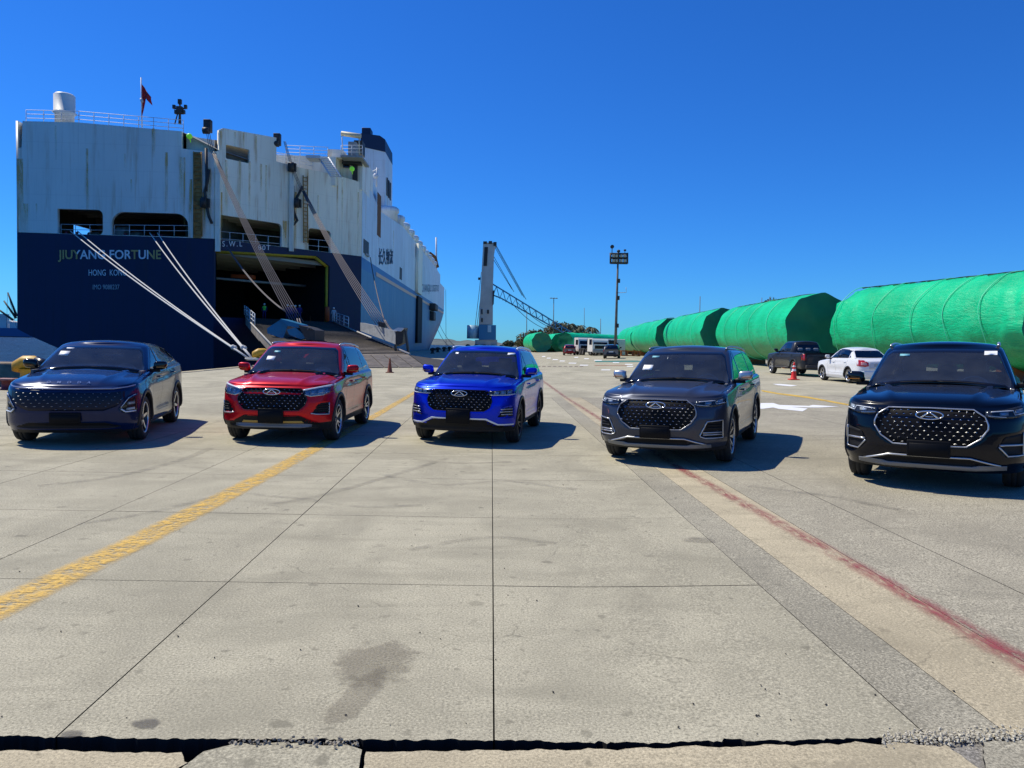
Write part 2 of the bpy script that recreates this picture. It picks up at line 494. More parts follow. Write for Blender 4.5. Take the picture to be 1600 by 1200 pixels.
M_RED = worn_paint('worn_red_paint', (.34, .055, .065), .42, .60, 18, (1.6, .35, 1), edge=.14, amt=.78)
tag(strip([(-3.15, 3.0, .36), (-2.92, 6.2, .34), (-2.80, 9.6, .30), (-2.66, 16.5, .26), (-2.6, 24, .22), (-2.5, 44, .22)], 0, .006, M_YEL, 'yellow_line'), kind='structure')
tag(strip([(2.93, 3.2, .40), (2.90, 5.2, .32), (2.66, 10, .28), (2.45, 23.7, .22), (2.45, 40, .3)], 0, .006, M_RED, 'red_line'), kind='structure')
def pavepoly(px, m, name, dz=.006):
    P = [G(*p) for p in px]
    bm = bmesh.new(); vs = [bm.verts.new((p.x, p.y, 0)) for p in P]
    f = bm.faces.new(vs); bmesh.ops.triangulate(bm, faces=[f])
    for _ in range(2): bmesh.ops.subdivide_edges(bm, edges=[e for e in bm.edges if e.calc_length() > .8], cuts=1)
    bmesh.ops.triangulate(bm, faces=bm.faces[:])
    for v in bm.verts: v.co.z = gz(v.co.x) + dz
    me = bpy.data.meshes.new(name); bm.to_mesh(me); bm.free(); me.materials.append(m)
    o = bpy.data.objects.new(name, me); COL.objects.link(o); o['kind'] = 'structure'
    return o
M_WHT = worn_paint('white_road_paint', (.80, .80, .78), .30, .40, 6)
M_WHT2 = worn_paint('faded_white_paint', (.70, .70, .66), .40, .50, 6)
M_YEL2 = worn_paint('yellow_road_paint', (.66, .42, .05), .36, .48, 8)
M_ORG = worn_paint('orange_road_paint', (.42, .22, .12), .42, .54, 3)
M_GRNP = worn_paint('teal_road_paint', (.05, .20, .16), .35, .48, 3)
pavepoly([(1192, 630), (1208, 630), (1218, 633), (1264, 634.5), (1270, 633), (1311, 635.5), (1280, 637), (1266, 637), (1235, 636), (1262, 638.5), (1254, 643), (1216, 639), (1208, 637), (1192, 639), (1120, 640), (1120, 634)], M_WHT, 'painted_arrow')
pavepoly([(1207, 600), (1220, 600), (1246, 602.5), (1236, 603.8), (1216, 602.2)], M_WHT, 'painted_arrow')
pavepoly([(1190, 609.6), (1215, 614), (1263, 620), (1330, 632.5), (1420, 648), (1420, 651), (1330, 634.6), (1262, 622.2), (1214, 616), (1190, 611.6)], M_YEL2, 'yellow_lane_line')
for x, y, w in ((850, 557, 5), (858, 559.5, 6), (868, 561.8, 8), (879, 564, 8), (895, 567.4, 12), (913, 570.6, 13), (947, 578, 14), (901, 558.3, 6), (917, 560.4, 7), (983, 569.4, 12), (985, 572.5, 10), (935, 563, 12), (981, 564.7, 10), (963, 566.5, 10)):
    pavepoly([(x - w / 2, y - .6), (x + w / 2, y - .6 + .1), (x + w / 2 - 1, y + .7), (x - w / 2 - 1, y + .6)], M_WHT, 'painted_dash')
for k in range(9):
    x = 842 + k * 8.4
    pavepoly([(x - 3, 572.0), (x + 2.4, 572.0), (x + 2, 573.2), (x - 3.4, 573.2)], worn_paint('x', (.2, .15, .10), .3, .5) if k == 0 else bpy.data.materials['x'], 'painted_dash')
pavepoly([(928, 570.3), (978, 570.3), (984, 571.6), (930, 571.8)], M_ORG, 'painted_bar')
pavepoly([(930, 563.8), (996, 563.4), (1010, 565.6), (930, 565.9)], M_GRNP, 'painted_patch')
# damp stain and tyre marks
def stain(px, m, name, dz=.005): return tag(pavepoly(px, m, name, dz), kind='structure')
def soft_stain(name, ctr, rx, ry, col, amt):
    m, nt, b = new_mat(name); out = nt.nodes['Material Output']
    tc = nt.nodes.new('ShaderNodeTexCoord'); mp = nt.nodes.new('ShaderNodeMapping'); nt.links.new(tc.outputs['Generated'], mp.inputs[0])
    mp.inputs['Location'].default_value = (-.5, -.5, -.5)
    ln = nt.nodes.new('ShaderNodeVectorMath'); ln.operation = 'LENGTH'; nt.links.new(mp.outputs[0], ln.inputs[0])
    f = tex_noise(nt, 7, 5, .65)
    a = maprange(nt, mathn(nt, 'ADD', ln.outputs['Value'], mathn(nt, 'MULTIPLY', mathn(nt, 'SUBTRACT', f, .5), .55)), .40, .30, 0, amt)
    b.inputs['Base Color'].default_value = (*col, 1); b.inputs['Roughness'].default_value = .7
    tr = nt.nodes.new('ShaderNodeBsdfTransparent'); mx = nt.nodes.new('ShaderNodeMixShader')
    nt.links.new(a, mx.inputs[0]); nt.links.new(tr.outputs[0], mx.inputs[1]); nt.links.new(b.outputs[0], mx.inputs[2]); nt.links.new(mx.outputs[0], out.inputs[0])
    mb = MB(); mb.add([(-rx, -ry, 0), (rx, -ry, 0), (rx, ry, 0), (-rx, ry, 0)], [(0, 1, 2, 3)])
    o = mb.build('ground_stain', m); q = G(*ctr); o.location = (q.x, q.y, q.z + .005); o['kind'] = 'structure'
    return o
soft_stain('damp_stain', (585, 1036), .28, .36, (.18, .15, .105), .30)
s2 = soft_stain('damp_run', (556, 1090), .11, .42, (.18, .15, .105), .24); s2.rotation_euler.z = -.25
soft_stain('oil_spot', (228, 1132), .09, .06, (.10, .09, .075), .5)
soft_stain('oil_spot_b', (112, 1148), .07, .05, (.10, .09, .075), .5)
soft_stain('oil_spot_c', (1095, 845), .20, .13, (.16, .14, .11), .22)

# rubber scuffs left by turning tyres
M_SCUFF = worn_paint('tyre_rubber_scuff', (.10, .09, .075), .40, .62, 5, (1, 2, 1), amt=.26)
def ribbon(px, w, name='tyre_mark', m=None):
    P = [G(*p) for p in px]; Q = []
    for i in range(len(P) - 1):
        p0, p1, p2, p3 = P[max(0, i - 1)], P[i], P[i + 1], P[min(len(P) - 1, i + 2)]
        for k in range(8):
            t = k / 8; Q.append(.5 * ((2 * p1) + (p2 - p0) * t + (2 * p0 - 5 * p1 + 4 * p2 - p3) * t * t + (3 * p1 - p0 - 3 * p2 + p3) * t ** 3))
    Q.append(P[-1]); mb = MB()
    for i, q in enumerate(Q):
        t = (Q[min(i + 1, len(Q) - 1)] - Q[max(i - 1, 0)]); n = Vector((-t.y, t.x, 0)).normalized()
        for s_ in (-1, 1):
            v = q + n * s_ * w / 2; mb.v.append((v.x, v.y, gz(v.x) + .0045))
    mb.f = [(2 * i, 2 * i + 1, 2 * i + 3, 2 * i + 2) for i in range(len(Q) - 1)]; mb.m = [0] * len(mb.f); mb.smooth = [True] * len(mb.f)
    tag(mb.build(name, m or M_SCUFF), kind='structure')
for px, w in (([(385, 772), (470, 780), (560, 792), (660, 790)], .10), ([(600, 742), (690, 758), (790, 752), (900, 765)], .12), ([(645, 718), (720, 724), (800, 722)], .10), ([(420, 790), (520, 770), (640, 735), (700, 716)], .11),
              ([(60, 760), (180, 745), (280, 720), (330, 700)], .13), ([(120, 820), (240, 800), (380, 765)], .10),
              ([(1170, 760), (1290, 775), (1420, 800)], .12), ([(640, 860), (760, 840), (870, 850)], .09)):
    ribbon(px, w)
# ------------------------------------------------------------------ water, far shore
m, nt, b = new_mat('sea_water')
n1 = tex_noise(nt, .55, 5, .62, None, (1, .5, 1), .4); n2 = tex_noise(nt, 2.6, 4, .6, None, (1, .55, 1))
b.inputs['Base Color'].default_value = (.012, .055, .13, 1); b.inputs['Roughness'].default_value = .4; b.inputs['Specular IOR Level'].default_value = .06
c_ = mixc(nt, maprange(nt, n1, .40, .62), (.004, .024, .062), (.022, .075, .16)); nt.links.new(c_, b.inputs['Base Color'])
bump(nt, b, mathn(nt, 'ADD', n1, mathn(nt, 'MULTIPLY', n2, .45)), 1.0, 2.6)
M_SEA = m
MB().box((0, 0, 0), (9000, 9000, .2), 0).build('sea', M_SEA, M=Matrix.Translation((0, 3000, -2.3)), kind='structure')
mb = MB()
def ridge(mb, pts, depth, n=14):
    "low hills: a ridge line with sloping flanks"
    P = []
    for (x0, y0, h0), (x1, y1, h1) in zip(pts, pts[1:]):
        for i in range(n):
            t = i / n; P.append((lerp(x0, x1, t), lerp(y0, y1, t), max(0, lerp(h0, h1, t) + 3.5 * mnoise.noise((x0 * .01 + t * 5, y0 * .01, 1)))))
    N = len(P)
    vs = [(x, y - depth, -2.2) for x, y, h in P] + [(x, y - depth * .5, h * .55 - 1) for x, y, h in P] + [(x, y, h) for x, y, h in P] + [(x, y + depth, -2.2) for x, y, h in P]
    fs = [(r * N + i, r * N + i + 1, (r + 1) * N + i + 1, (r + 1) * N + i) for r in range(3) for i in range(N - 1)]
    mb.add(vs, fs, 0, True)
ridge(mb, [(-1300, 1500, 6), (-900, 1450, 14), (-520, 1500, 9), (-260, 1480, 12), (-120, 1500, 10), (-20, 1480, 7), (120, 1500, 3)], 120)
mb.build('far_hills', mat('hazy_scrub', (.10, .12, .11), .95, var=.35, vscale=.03), kind='structure')

# ------------------------------------------------------------------ the car carrier
YT = 79.5
SB, SCN = Vector((PY(334, 373, YT).x, YT, 0)), Vector((PY(565, 400, 93.3).x, 93.3, 0))       # stern knuckle and starboard corner
def hp(px, py, p0, e):
    "point where the sight line meets the upright plane through p0 along e"
    n = Vector((e.y, -e.x, 0)); d = ray(px, py)
    t = (p0 - EYEP).dot(n) / d.dot(n)
    return EYEP + d * t
E_T = Vector((1, 0, 0)); E_Q = (SCN - SB).normalized(); E_S = Vector((.006, 1, 0)).normalized()
XP = PY(27, 400, YT).x
UB = SB.x - XP
O_T = Vector((XP, YT, 0)); O_Q = SB; O_S = SCN
def uv_(O, e): return lambda px, py: ((hp(px, py, O, e) - O).dot(e), hp(px, py, O, e).z)
T = uv_(O_T, E_T); Q = uv_(O_Q, E_Q); S = uv_(O_S, E_S)
def out_n(e): return Vector((e.y, -e.x, 0))      # outward normal (to the right of travel)
def flat_mesh(outline, holes, thick):
    cu = bpy.data.curves.new('w', 'CURVE'); cu.dimensions = '2D'; cu.fill_mode = 'BOTH'; cu.extrude = thick / 2
    for pl in [outline] + holes:
        sp = cu.splines.new('POLY'); sp.points.add(len(pl) - 1); sp.use_cyclic_u = True
        for p, q in zip(sp.points, pl): p.co = (q[0], q[1], 0, 1)
    o = bpy.data.objects.new('w', cu); COL.objects.link(o)
    me = bpy.data.meshes.new_from_object(o.evaluated_get(bpy.context.evaluated_depsgraph_get()))
    bpy.data.objects.remove(o)
    return me
def wall(name, outline, holes, thick, O, e, m, parent, off=0.):
    me = flat_mesh(outline, holes, thick); n = out_n(e)
    for v in me.vertices:
        p = O + e * v.co.x + n * (off - thick / 2 + v.co.z); v.co = (p.x, p.y, v.co.y)
    me.materials.append(m)
    o = bpy.data.objects.new(name, me); COL.objects.link(o); o.parent = parent
    return o
def rrect(a, b, r, k=4, corners=(1, 1, 1, 1)):
    "rounded rectangle from (u0,z0) to (u1,z1)"
    (u0, z0), (u1, z1) = a, b; o = []
    for i, (cx, cz, a0) in enumerate(((u1 - r, z1 - r, 0), (u0 + r, z1 - r, 90), (u0 + r, z0 + r, 180), (u1 - r, z0 + r, 270))):
        if not corners[i]: o.append(((u1, z1), (u0, z1), (u0, z0), (u1, z0))[i]); continue
        for j in range(k + 1):
            an = R_(a0 + 90 * j / k); o.append((cx + r * math.cos(an), cz + r * math.sin(an)))
    return o
def hull_paint(name, col, rust=.5, rcol=(.22, .11, .035), rough=.45, dirt=.3, panel=True):
    m, nt, b = new_mat(name)
    g = nt.nodes.new('ShaderNodeNewGeometry'); P = g.outputs['Position']
    big = tex_noise(nt, .12, 4, .6, P, (1, 1, .4))
    c = mixc(nt, maprange(nt, big, .3, .7), tuple(x * .86 for x in col), tuple(min(1, x * 1.08) for x in col))
    st = tex_noise(nt, 1.3, 5, .7, P, (1, 1, .06))
    st2 = tex_noise(nt, 4.5, 4, .7, P, (1, 1, .035))
    pt = tex_noise(nt, .35, 3, .6, P, (1, 1, .5))
    a = mathn(nt, 'MULTIPLY', maprange(nt, st, .52, .66), maprange(nt, pt, .38, .58))
    c = mixc(nt, mathn(nt, 'MULTIPLY', a, rust), c, rcol)
    a2 = mathn(nt, 'MULTIPLY', maprange(nt, st2, .52, .70), dirt)
    c = mixc(nt, a2, c, tuple(x * .45 for x in col))
    if panel:
        sp = nt.nodes.new('ShaderNodeSeparateXYZ'); nt.links.new(P, sp.inputs[0])
        w = nt.nodes.new('ShaderNodeMath'); w.operation = 'PINGPONG'; nt.links.new(sp.outputs[2], w.inputs[0]); w.inputs[1].default_value = 1.35
        seam = maprange(nt, w.outputs[0], .05, .0, 0, .22)
        c = mixc(nt, seam, c, tuple(x * .5 for x in col))
        xy = mathn(nt, 'SUBTRACT', sp.outputs[0], mathn(nt, 'MULTIPLY', sp.outputs[1], .7))
        w2 = nt.nodes.new('ShaderNodeMath'); w2.operation = 'PINGPONG'; nt.links.new(xy, w2.inputs[0]); w2.inputs[1].default_value = 3.1
        c = mixc(nt, maprange(nt, w2.outputs[0], .05, .0, 0, .18), c, tuple(x * .5 for x in col))
    nt.links.new(c, b.inputs['Base Color']); b.inputs['Roughness'].default_value = rough
    bump(nt, b, tex_noise(nt, .55, 3, .5, P, (1, 1, .6)), .35, .08)
    return m
M_GLOSSBLK = mat("gloss_black", (.006, .006, .007), .10, coat=.6, spec=.3)
H_WHITE = hull_paint('white_hull_paint', (.86, .84, .74), .5, (.45, .25, .07), dirt=.16)
H_CREAM = hull_paint('stained_bounce_lit_white', (.92, .87, .70), .85, (.45, .25, .07), dirt=.28)  # yellowed and rusty; light bounced off the ground also put into the base
H_NAVY = hull_paint('navy_hull_paint', (.0015, .009, .055), .25, (.03, .02, .012), rough=.6, dirt=.45)
H_SIDEW = hull_paint('pale_side_paint', (.66, .76, .82), .45, dirt=.25)
H_SIDEB = hull_paint('sky_sheen_blue_paint', (.055, .19, .36), .35, (.45, .50, .52), dirt=.45, panel=False)  # sky reflection at grazing angle put into this lighter hull blue
H_BAND = hull_paint('blue_band_paint', (.02, .14, .38), .2, dirt=.2, panel=False)
M_PINK = mat('salmon_stripe', (.80, .48, .30), .5)
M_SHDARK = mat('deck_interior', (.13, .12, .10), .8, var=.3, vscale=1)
M_SHRIB = mat('deck_beam', (.26, .25, .21), .8)
M_RAIL = mat('white_railing_paint', (.62, .65, .68), .5)
M_RUST = mat('rusty_steel', (.16, .075, .028), .85, var=.4, vscale=3)
M_YTRIM = mat('yellow_trim_paint', (.50, .40, .03), .6, var=.15, vscale=2)
M_DKSTEEL = mat('dark_greased_steel', (.035, .032, .030), .6, var=.3, vscale=4)
M_GREYP = mat('grey_machinery_paint', (.30, .31, .30), .6, var=.2, vscale=2)
M_BLUEP = mat('blue_machinery_paint', (.015, .16, .30), .4, var=.15, vscale=2)
M_ROPE = mat('mooring_rope_fibre', (.62, .60, .54), .9, var=.15, vscale=8)
M_WIRE = mat('hoist_wire_steel', (.12, .105, .11), .7)

ship = empty('cargo_ship', 'huge white and navy car carrier moored stern-on with its quarter ramp lowered', 'ship')
def zl(f, pts): return [f(*p) for p in pts]
# stern transom
ut = lambda px, py: T(px, py)
low = [T(26.5, 363), (T(332, 373)[0], T(332, 373)[1]), (UB, -3), (13.8, -3), T(115, 556), T(84, 541), T(50, 526), T(27, 514)]
low[1] = (UB, low[1][1])
wall('lower_hull', low, [], .4, O_T, E_T, H_NAVY, ship)
hA = rrect(T(90, 366), T(160.5, 328), .55, 4, (1, 0, 0, 1)); hB = rrect(T(174.5, 367), T(294, 334), 1.25, 5, (1, 1, 0, 0))
zt0 = T(160, 367.5)[1]
up = [T(26, 232), T(33.5, 230), T(35, 189), T(120, 191), T(284, 205), T(284, 232), (UB, T(330, 238)[1]), (UB, low[1][1] + .02), (T(26, 363)[0], low[0][1] + .02)]
wall('upper_hull', up, [hA, hB], .35, O_T, E_T, H_WHITE, ship, off=-.02)
# small stepped bulwark at the top right of the transom
wall('bulwark', [T(284, 233), T(284, 207), T(330, 214), T(333, 240)], [], .3, O_T, E_T, H_WHITE, ship, off=-1.2)
# quarter
door = [Q(332, 600)]
zth = 3.9
d0, d1 = Q(337, 393)[0], Q(515, 420)[0]
door = [(d0, zth), (d0, Q(337, 391)[1]), Q(495, 400), (d1, Q(514, 416)[1]), (d1, zth)]
QL = (SCN - SB).length
wall('lower_hull', [(0, low[1][1]), (QL, Q(565, 400.6)[1]), (QL, -3), (0, -3)], [door], .4, O_Q, E_Q, H_NAVY, ship)
hC = rrect(Q(339, 384), Q(440.5, 350), .5, 3, (1, 0, 0, 0)); hD = rrect(Q(482, 394), Q(517, 361), .4, 3)
hE = rrect(Q(353, 247.5), Q(390, 234), .12, 2)
qt = [(0, low[1][1] + .02), (0, Q(336, 237)[1]), (Q(342, 236)[0], Q(342, 236)[1]), Q(342, 203), Q(349, 200), Q(432, 215), Q(432, 252), Q(470, 262), Q(520, 272), (QL, Q(565, 285)[1]), (QL, Q(565, 400.6)[1] + .02)]
wall('upper_hull', qt, [hC, hD, hE], .35, O_Q, E_Q, H_CREAM, ship, off=-.02)
for k in range(5):
    wall('louvre', [(hE[0][0] - 3.4, hE[8][1] - .1 + k * .22), (hE[0][0] + .2, hE[8][1] - .1 + k * .22), (hE[0][0] + .2, hE[8][1] + .08 + k * .22), (hE[0][0] - 3.4, hE[8][1] + .08 + k * .22)], [], .05, O_Q, E_Q, M_SHDARK, ship, off=-.45)
wall('vent_backing', [(hE[0][0] - 3.6, hE[8][1] - .4), (hE[0][0] + .3, hE[8][1] - .4), (hE[0][0] + .3, hE[0][1] + .5), (hE[0][0] - 3.6, hE[0][1] + .5)], [], .1, O_Q, E_Q, M_SHDARK, ship, off=-.6)
# yellow trim round the stern door
mb = MB()
pts = [O_Q + E_Q * u + Vector((0, 0, z)) + out_n(E_Q) * -.5 for u, z in (door[1], door[2], door[3], door[4])]
for a, b_ in zip(pts, pts[1:]):
    mb.tube([a, b_], .28, 4)
mb.build('door_trim', M_YTRIM, ship)
# mooring deck and garage interiors (open boxes of plates)
def room(name, O, e, u0, u1, z0, z1, depth, m, ribs=6, gap=None):
    n = -out_n(e); mb = MB()
    P = lambda u, d, z: tuple(O + e * u + n * d + Vector((0, 0, z)))
    quads = [((u0, .4, z0), (u1, .4, z0), (u1, depth, z0), (u0, depth, z0)), ((u0, .4, z1), (u1, .4, z1), (u1, depth, z1), (u0, depth, z1)),
             ((u1, .4, z0), (u1, depth, z0), (u1, depth, z1), (u1, .4, z1)), ((u0, depth, z0), (u1, depth, z0), (u1, depth, z1), (u0, depth, z1))]
    if gap is None: quads.append(((u0, .4, z0), (u0, depth, z0), (u0, depth, z1), (u0, .4, z1)))
    else:
        a, b_, c, d = gap
        for (p, q, r, s_) in ((.4, a, z0, z1), (b_, depth, z0, z1), (a, b_, z0, c), (a, b_, d, z1)):
            quads.append(((u0, p, r), (u0, q, r), (u0, q, s_), (u0, p, s_)))
    for q in quads: mb.add([P(*k) for k in q], [(0, 1, 2, 3)])
    o = mb.build(name, m, ship)
    for k in range(ribs):
        d = .8 + (depth - 1) * k / ribs
        r = MB(); r.add([P(u0, d, z1 - .02), P(u1, d, z1 - .02), P(u1, d, z1 - .55), P(u0, d, z1 - .55), P(u0, d + .15, z1 - .02), P(u1, d + .15, z1 - .02), P(u1, d + .15, z1 - .55), P(u0, d + .15, z1 - .55)],
                       [(0, 1, 2, 3), (4, 5, 6, 7), (3, 2, 6, 7)])
        r.build('deck_beam', M_SHRIB, o)
    return o
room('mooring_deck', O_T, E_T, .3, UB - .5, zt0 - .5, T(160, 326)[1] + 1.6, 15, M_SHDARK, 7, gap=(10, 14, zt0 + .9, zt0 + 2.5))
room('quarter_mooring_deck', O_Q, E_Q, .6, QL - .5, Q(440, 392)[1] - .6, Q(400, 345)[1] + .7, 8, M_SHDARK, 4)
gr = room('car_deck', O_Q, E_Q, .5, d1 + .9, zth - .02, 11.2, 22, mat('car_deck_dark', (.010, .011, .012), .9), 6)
mb = MB(); nQ = -out_n(E_Q)
a, b_ = O_Q + E_Q * (d0 + .1) + nQ * 5 + Vector((0, 0, 8.4)), O_Q + E_Q * (d1 - .1) + nQ * 5 + Vector((0, 0, 8.4))
mb.tube([a, b_], .16, 4); mb.build('deck_edge_beam', M_GREYP, gr)
mb = MB(); mb.bbox(tuple((a + b_) / 2 + Vector((-1.2, 0, .5))), (2.6, 1.2, .5), .1); mb.build('rescue_boat', mat('orange_boat', (.45, .07, .01), .6), gr)
# things seen inside the mooring deck openings
def at_T(px, py, d): return PY(px, py, YT + d)
for px, w, h, dd, m in ((192, 1.0, 1.5, 4, M_GREYP), (212, 1.3, 1.1, 5, M_GREYP), (148, 1.2, 1.1, 6, M_GREYP), (258, 1.5, .9, 4, M_DKSTEEL)):
    q = at_T(px, 362, dd); mb = MB(); mb.cyl((q.x - w / 2, q.y, zt0 + h * .5), (q.x + w / 2, q.y, zt0 + h * .5), h * .5, 12); mb.box((q.x, q.y, zt0 + .1), (w * 1.3, .9, .3)); mb.build('mooring_winch', m, ship)
for px in (104, 120, 240, 252, 196):
    q = at_T(px, 362, .6); mb = MB(); mb.cyl((q.x, q.y, zt0 - .2), (q.x, q.y, zt0 + .35), .16, 10); mb.build('fairlead_roller', mat('dull_red_paint', (.16, .02, .03), .7), ship)
def railing(pts, h=1.05, n=3, post=1.6, r=.03, name='railing', m=M_RAIL, parent=ship):
    mb = MB()
    for a, b_ in zip(pts, pts[1:]):
        L = (b_ - a).length; k = max(1, round(L / post))
        for i in range(k + 1):
            p = a.lerp(b_, i / k); mb.tube([p, p + Vector((0, 0, h))], r * 1.2, 4)
        for j in range(1, n + 1):
            mb.tube([a + Vector((0, 0, h * j / n)), b_ + Vector((0, 0, h * j / n))], r, 4)
    return mb.build(name, m, parent)
def TV(px, py, off=0.): q = hp(px, py, O_T, E_T); q.y += off; return q
def QV(px, py, off=0.): q = hp(px, py, O_Q, E_Q); return q - out_n(E_Q) * off
def SV(px, py, off=0.): q = hp(px, py, O_S, E_S); return q - out_n(E_S) * off
railing([TV(37, 189, .4), TV(120, 191, .4), TV(284, 205, .4)], 1.25)
railing([TV(92, 366, .4), TV(160, 367, .4)], 1.1, 2); railing([TV(176, 367, .4), TV(293, 368, .4)], 1.1, 2)
railing([QV(340, 383, .3), QV(440, 391, .3)], 1.5, 2); railing([QV(483, 393, .3), QV(516, 396, .3)], 1.5, 2)
railing([QV(434, 250, 1.5), QV(500, 262, 1.5)], 1.2, 3)
railing([QV(444, 232, 7), QV(482, 243, 7), QV(498, 243, 7)], 1.2, 3)
# long rust runs below scuppers and brackets
def rust_mat(name, col, amt):
    m, nt, b = new_mat(name); out = nt.nodes['Material Output']
    uvn = nt.nodes.new('ShaderNodeTexCoord'); sp = nt.nodes.new('ShaderNodeSeparateXYZ'); nt.links.new(uvn.outputs['Generated'], sp.inputs[0])
    f = tex_noise(nt, 3.5, 5, .7, None, (1, 1, .12))
    a = mathn(nt, 'MULTIPLY', maprange(nt, f, .3, .62), maprange(nt, sp.outputs[2], .0, .75, .1, amt))
    b.inputs['Base Color'].default_value = (*col, 1); b.inputs['Roughness'].default_value = .85
    tr = nt.nodes.new('ShaderNodeBsdfTransparent'); mx = nt.nodes.new('ShaderNodeMixShader'); nt.links.new(a, mx.inputs[0]); nt.links.new(tr.outputs[0], mx.inputs[1]); nt.links.new(b.outputs[0], mx.inputs[2]); nt.links.new(mx.outputs[0], out.inputs[0])
    return m
M_RUN = rust_mat('rust_run', (.70, .43, .12), .75); M_RUN2 = rust_mat('pale_rust_run', (.75, .60, .28), .5)
def rust_run(f, O, e, px, y0, y1, w, m):
    a, b_ = f(px, y0), f(px, y1); n = out_n(e); off = n * .012; mb = MB()
    P = lambda u, z: O + e * u + Vector((0, 0, z)) + off
    mb.add([P(a[0] - w * .32, b_[1]), P(a[0] + w * .32, b_[1]), P(a[0] + w * .32, a[1]), P(a[0] - w * .32, a[1])], [(0, 1, 2, 3)]); mb.build('rust_run', m, ship)
for px, y0, y1, w, m in ((87, 196, 250, .25, M_RUN2), (136, 232, 330, .35, M_RUN), (240, 200, 246, .45, M_RUN), (260, 238, 330, .45, M_RUN), (283, 245, 330, .5, M_RUN2), (288, 246, 355, .3, M_RUN), (31, 248, 360, 1.0, M_RUN), (40, 318, 362, .8, M_RUN2), (57, 318, 345, .2, M_RUN2), (195, 240, 262, .2, M_RUN2), (205, 280, 300, .2, M_RUN2), (298, 280, 372, .5, M_RUN), (326, 262, 372, .9, M_RUN2), (319, 300, 372, .5, M_RUN)):
    rust_run(T, O_T, E_T, px, y0, y1, w, m)
for px, y0, y1, w, m in ((345, 205, 235, .25, M_RUN), (367, 206, 232, .3, M_RUN2), (380, 207, 233, .25, M_RUN), (400, 212, 250, .3, M_RUN2), (408, 256, 300, .3, M_RUN), (416, 258, 340, .35, M_RUN2), (390, 252, 345, .3, M_RUN), (375, 250, 330, .3, M_RUN2), (354, 250, 345, .5, M_RUN2), (445, 345, 388, .8, M_RUN), (452, 345, 390, .7, M_RUN2), (462, 300, 392, .4, M_RUN), (497, 305, 350, .25, M_RUN2), (535, 280, 392, .3, M_RUN2), (527, 290, 360, .25, M_RUN), (560, 300, 398, .3, M_RUN2), (344, 300, 384, .8, M_RUN)):
    rust_run(Q, O_Q, E_Q, px, y0, y1, w, m)
for px, y0, y1, w, m in ((572, 300, 370, .5, M_RUN2), (592, 330, 385, 1.0, M_RUN), (615, 360, 400, 1.0, M_RUN2), (640, 395, 440, 1.4, M_RUN2)):
    rust_run(S, O_S, E_S, px, y0, y1, w, m)
# roofs, decks and superstructure blocks
zr = T(100, 191)[1]
mb = MB()
mb.add([(XP + .3, YT + .3, zr - .3), (-33, YT + .3, zr - .5), (SB.x + .2, YT + .3, zr - 2.2), (SCN.x - .4, 93.5, 19.5), (-17, 215, 21.8), (-33, 262, 21.8), (XP + 1, 215, 21.8), (XP + .3, 95, zr - .3)],
       [(0, 1, 2, 3, 4, 5, 6, 7)]); mb.build('weather_deck', M_GREYP, ship)
def block(name, x0, x1, y0, y1, z0, z1, m=H_WHITE, parent=ship, M=None):
    mb = MB(); mb.box(((x0 + x1) / 2, (y0 + y1) / 2, (z0 + z1) / 2), (abs(x1 - x0), abs(y1 - y0), z1 - z0)); return mb.build(name, m, parent)
# port side of the hull, with the opening of the mooring deck
PO, PE = Vector((XP, 204.5, 0)), Vector((0, -1, 0))
wall('port_side', [(0, zt0 - .02), (125, zt0 - .02), (125, T(35, 189)[1]), (0, 22)], [[(125 - 14, zt0 + .9), (125 - 10, zt0 + .9), (125 - 10, zt0 + 2.5), (125 - 14, zt0 + 2.5)]], .2, PO, PE, H_WHITE, ship)
# port lower hull lofted forward from the overhang of the transom
mb = MB()
st = []
for Y, k in ((YT + .2, 0), (90, .3), (102, .75), (120, 1), (204, 1), (240, 1)):
    zb = lambda x: x
    sec = [(XP, zt0), (XP, lerp(T(27, 514)[1], -2.5, k)), (lerp(XP + 1.5, XP + .2, k), lerp(T(50, 526)[1], -2.8, k)), (lerp(XP + 5, XP + .6, k), lerp(T(84, 541)[1], -3, k)), (lerp(XP + 9.6, XP + 1.6, k), -3)]
    xo = 0 if Y < 210 else 9
    st.append([(x + xo, Y, z) for x, z in sec])
mb.v = [p for s_ in st for p in s_]; n = 5
mb.f = [(i * n + j, i * n + j + 1, (i + 1) * n + j + 1, (i + 1) * n + j) for i in range(len(st) - 1) for j in range(n - 1)]
mb.m = [0] * len(mb.f); mb.smooth = [False] * len(mb.f)
mb.build('port_hull', H_NAVY, ship)
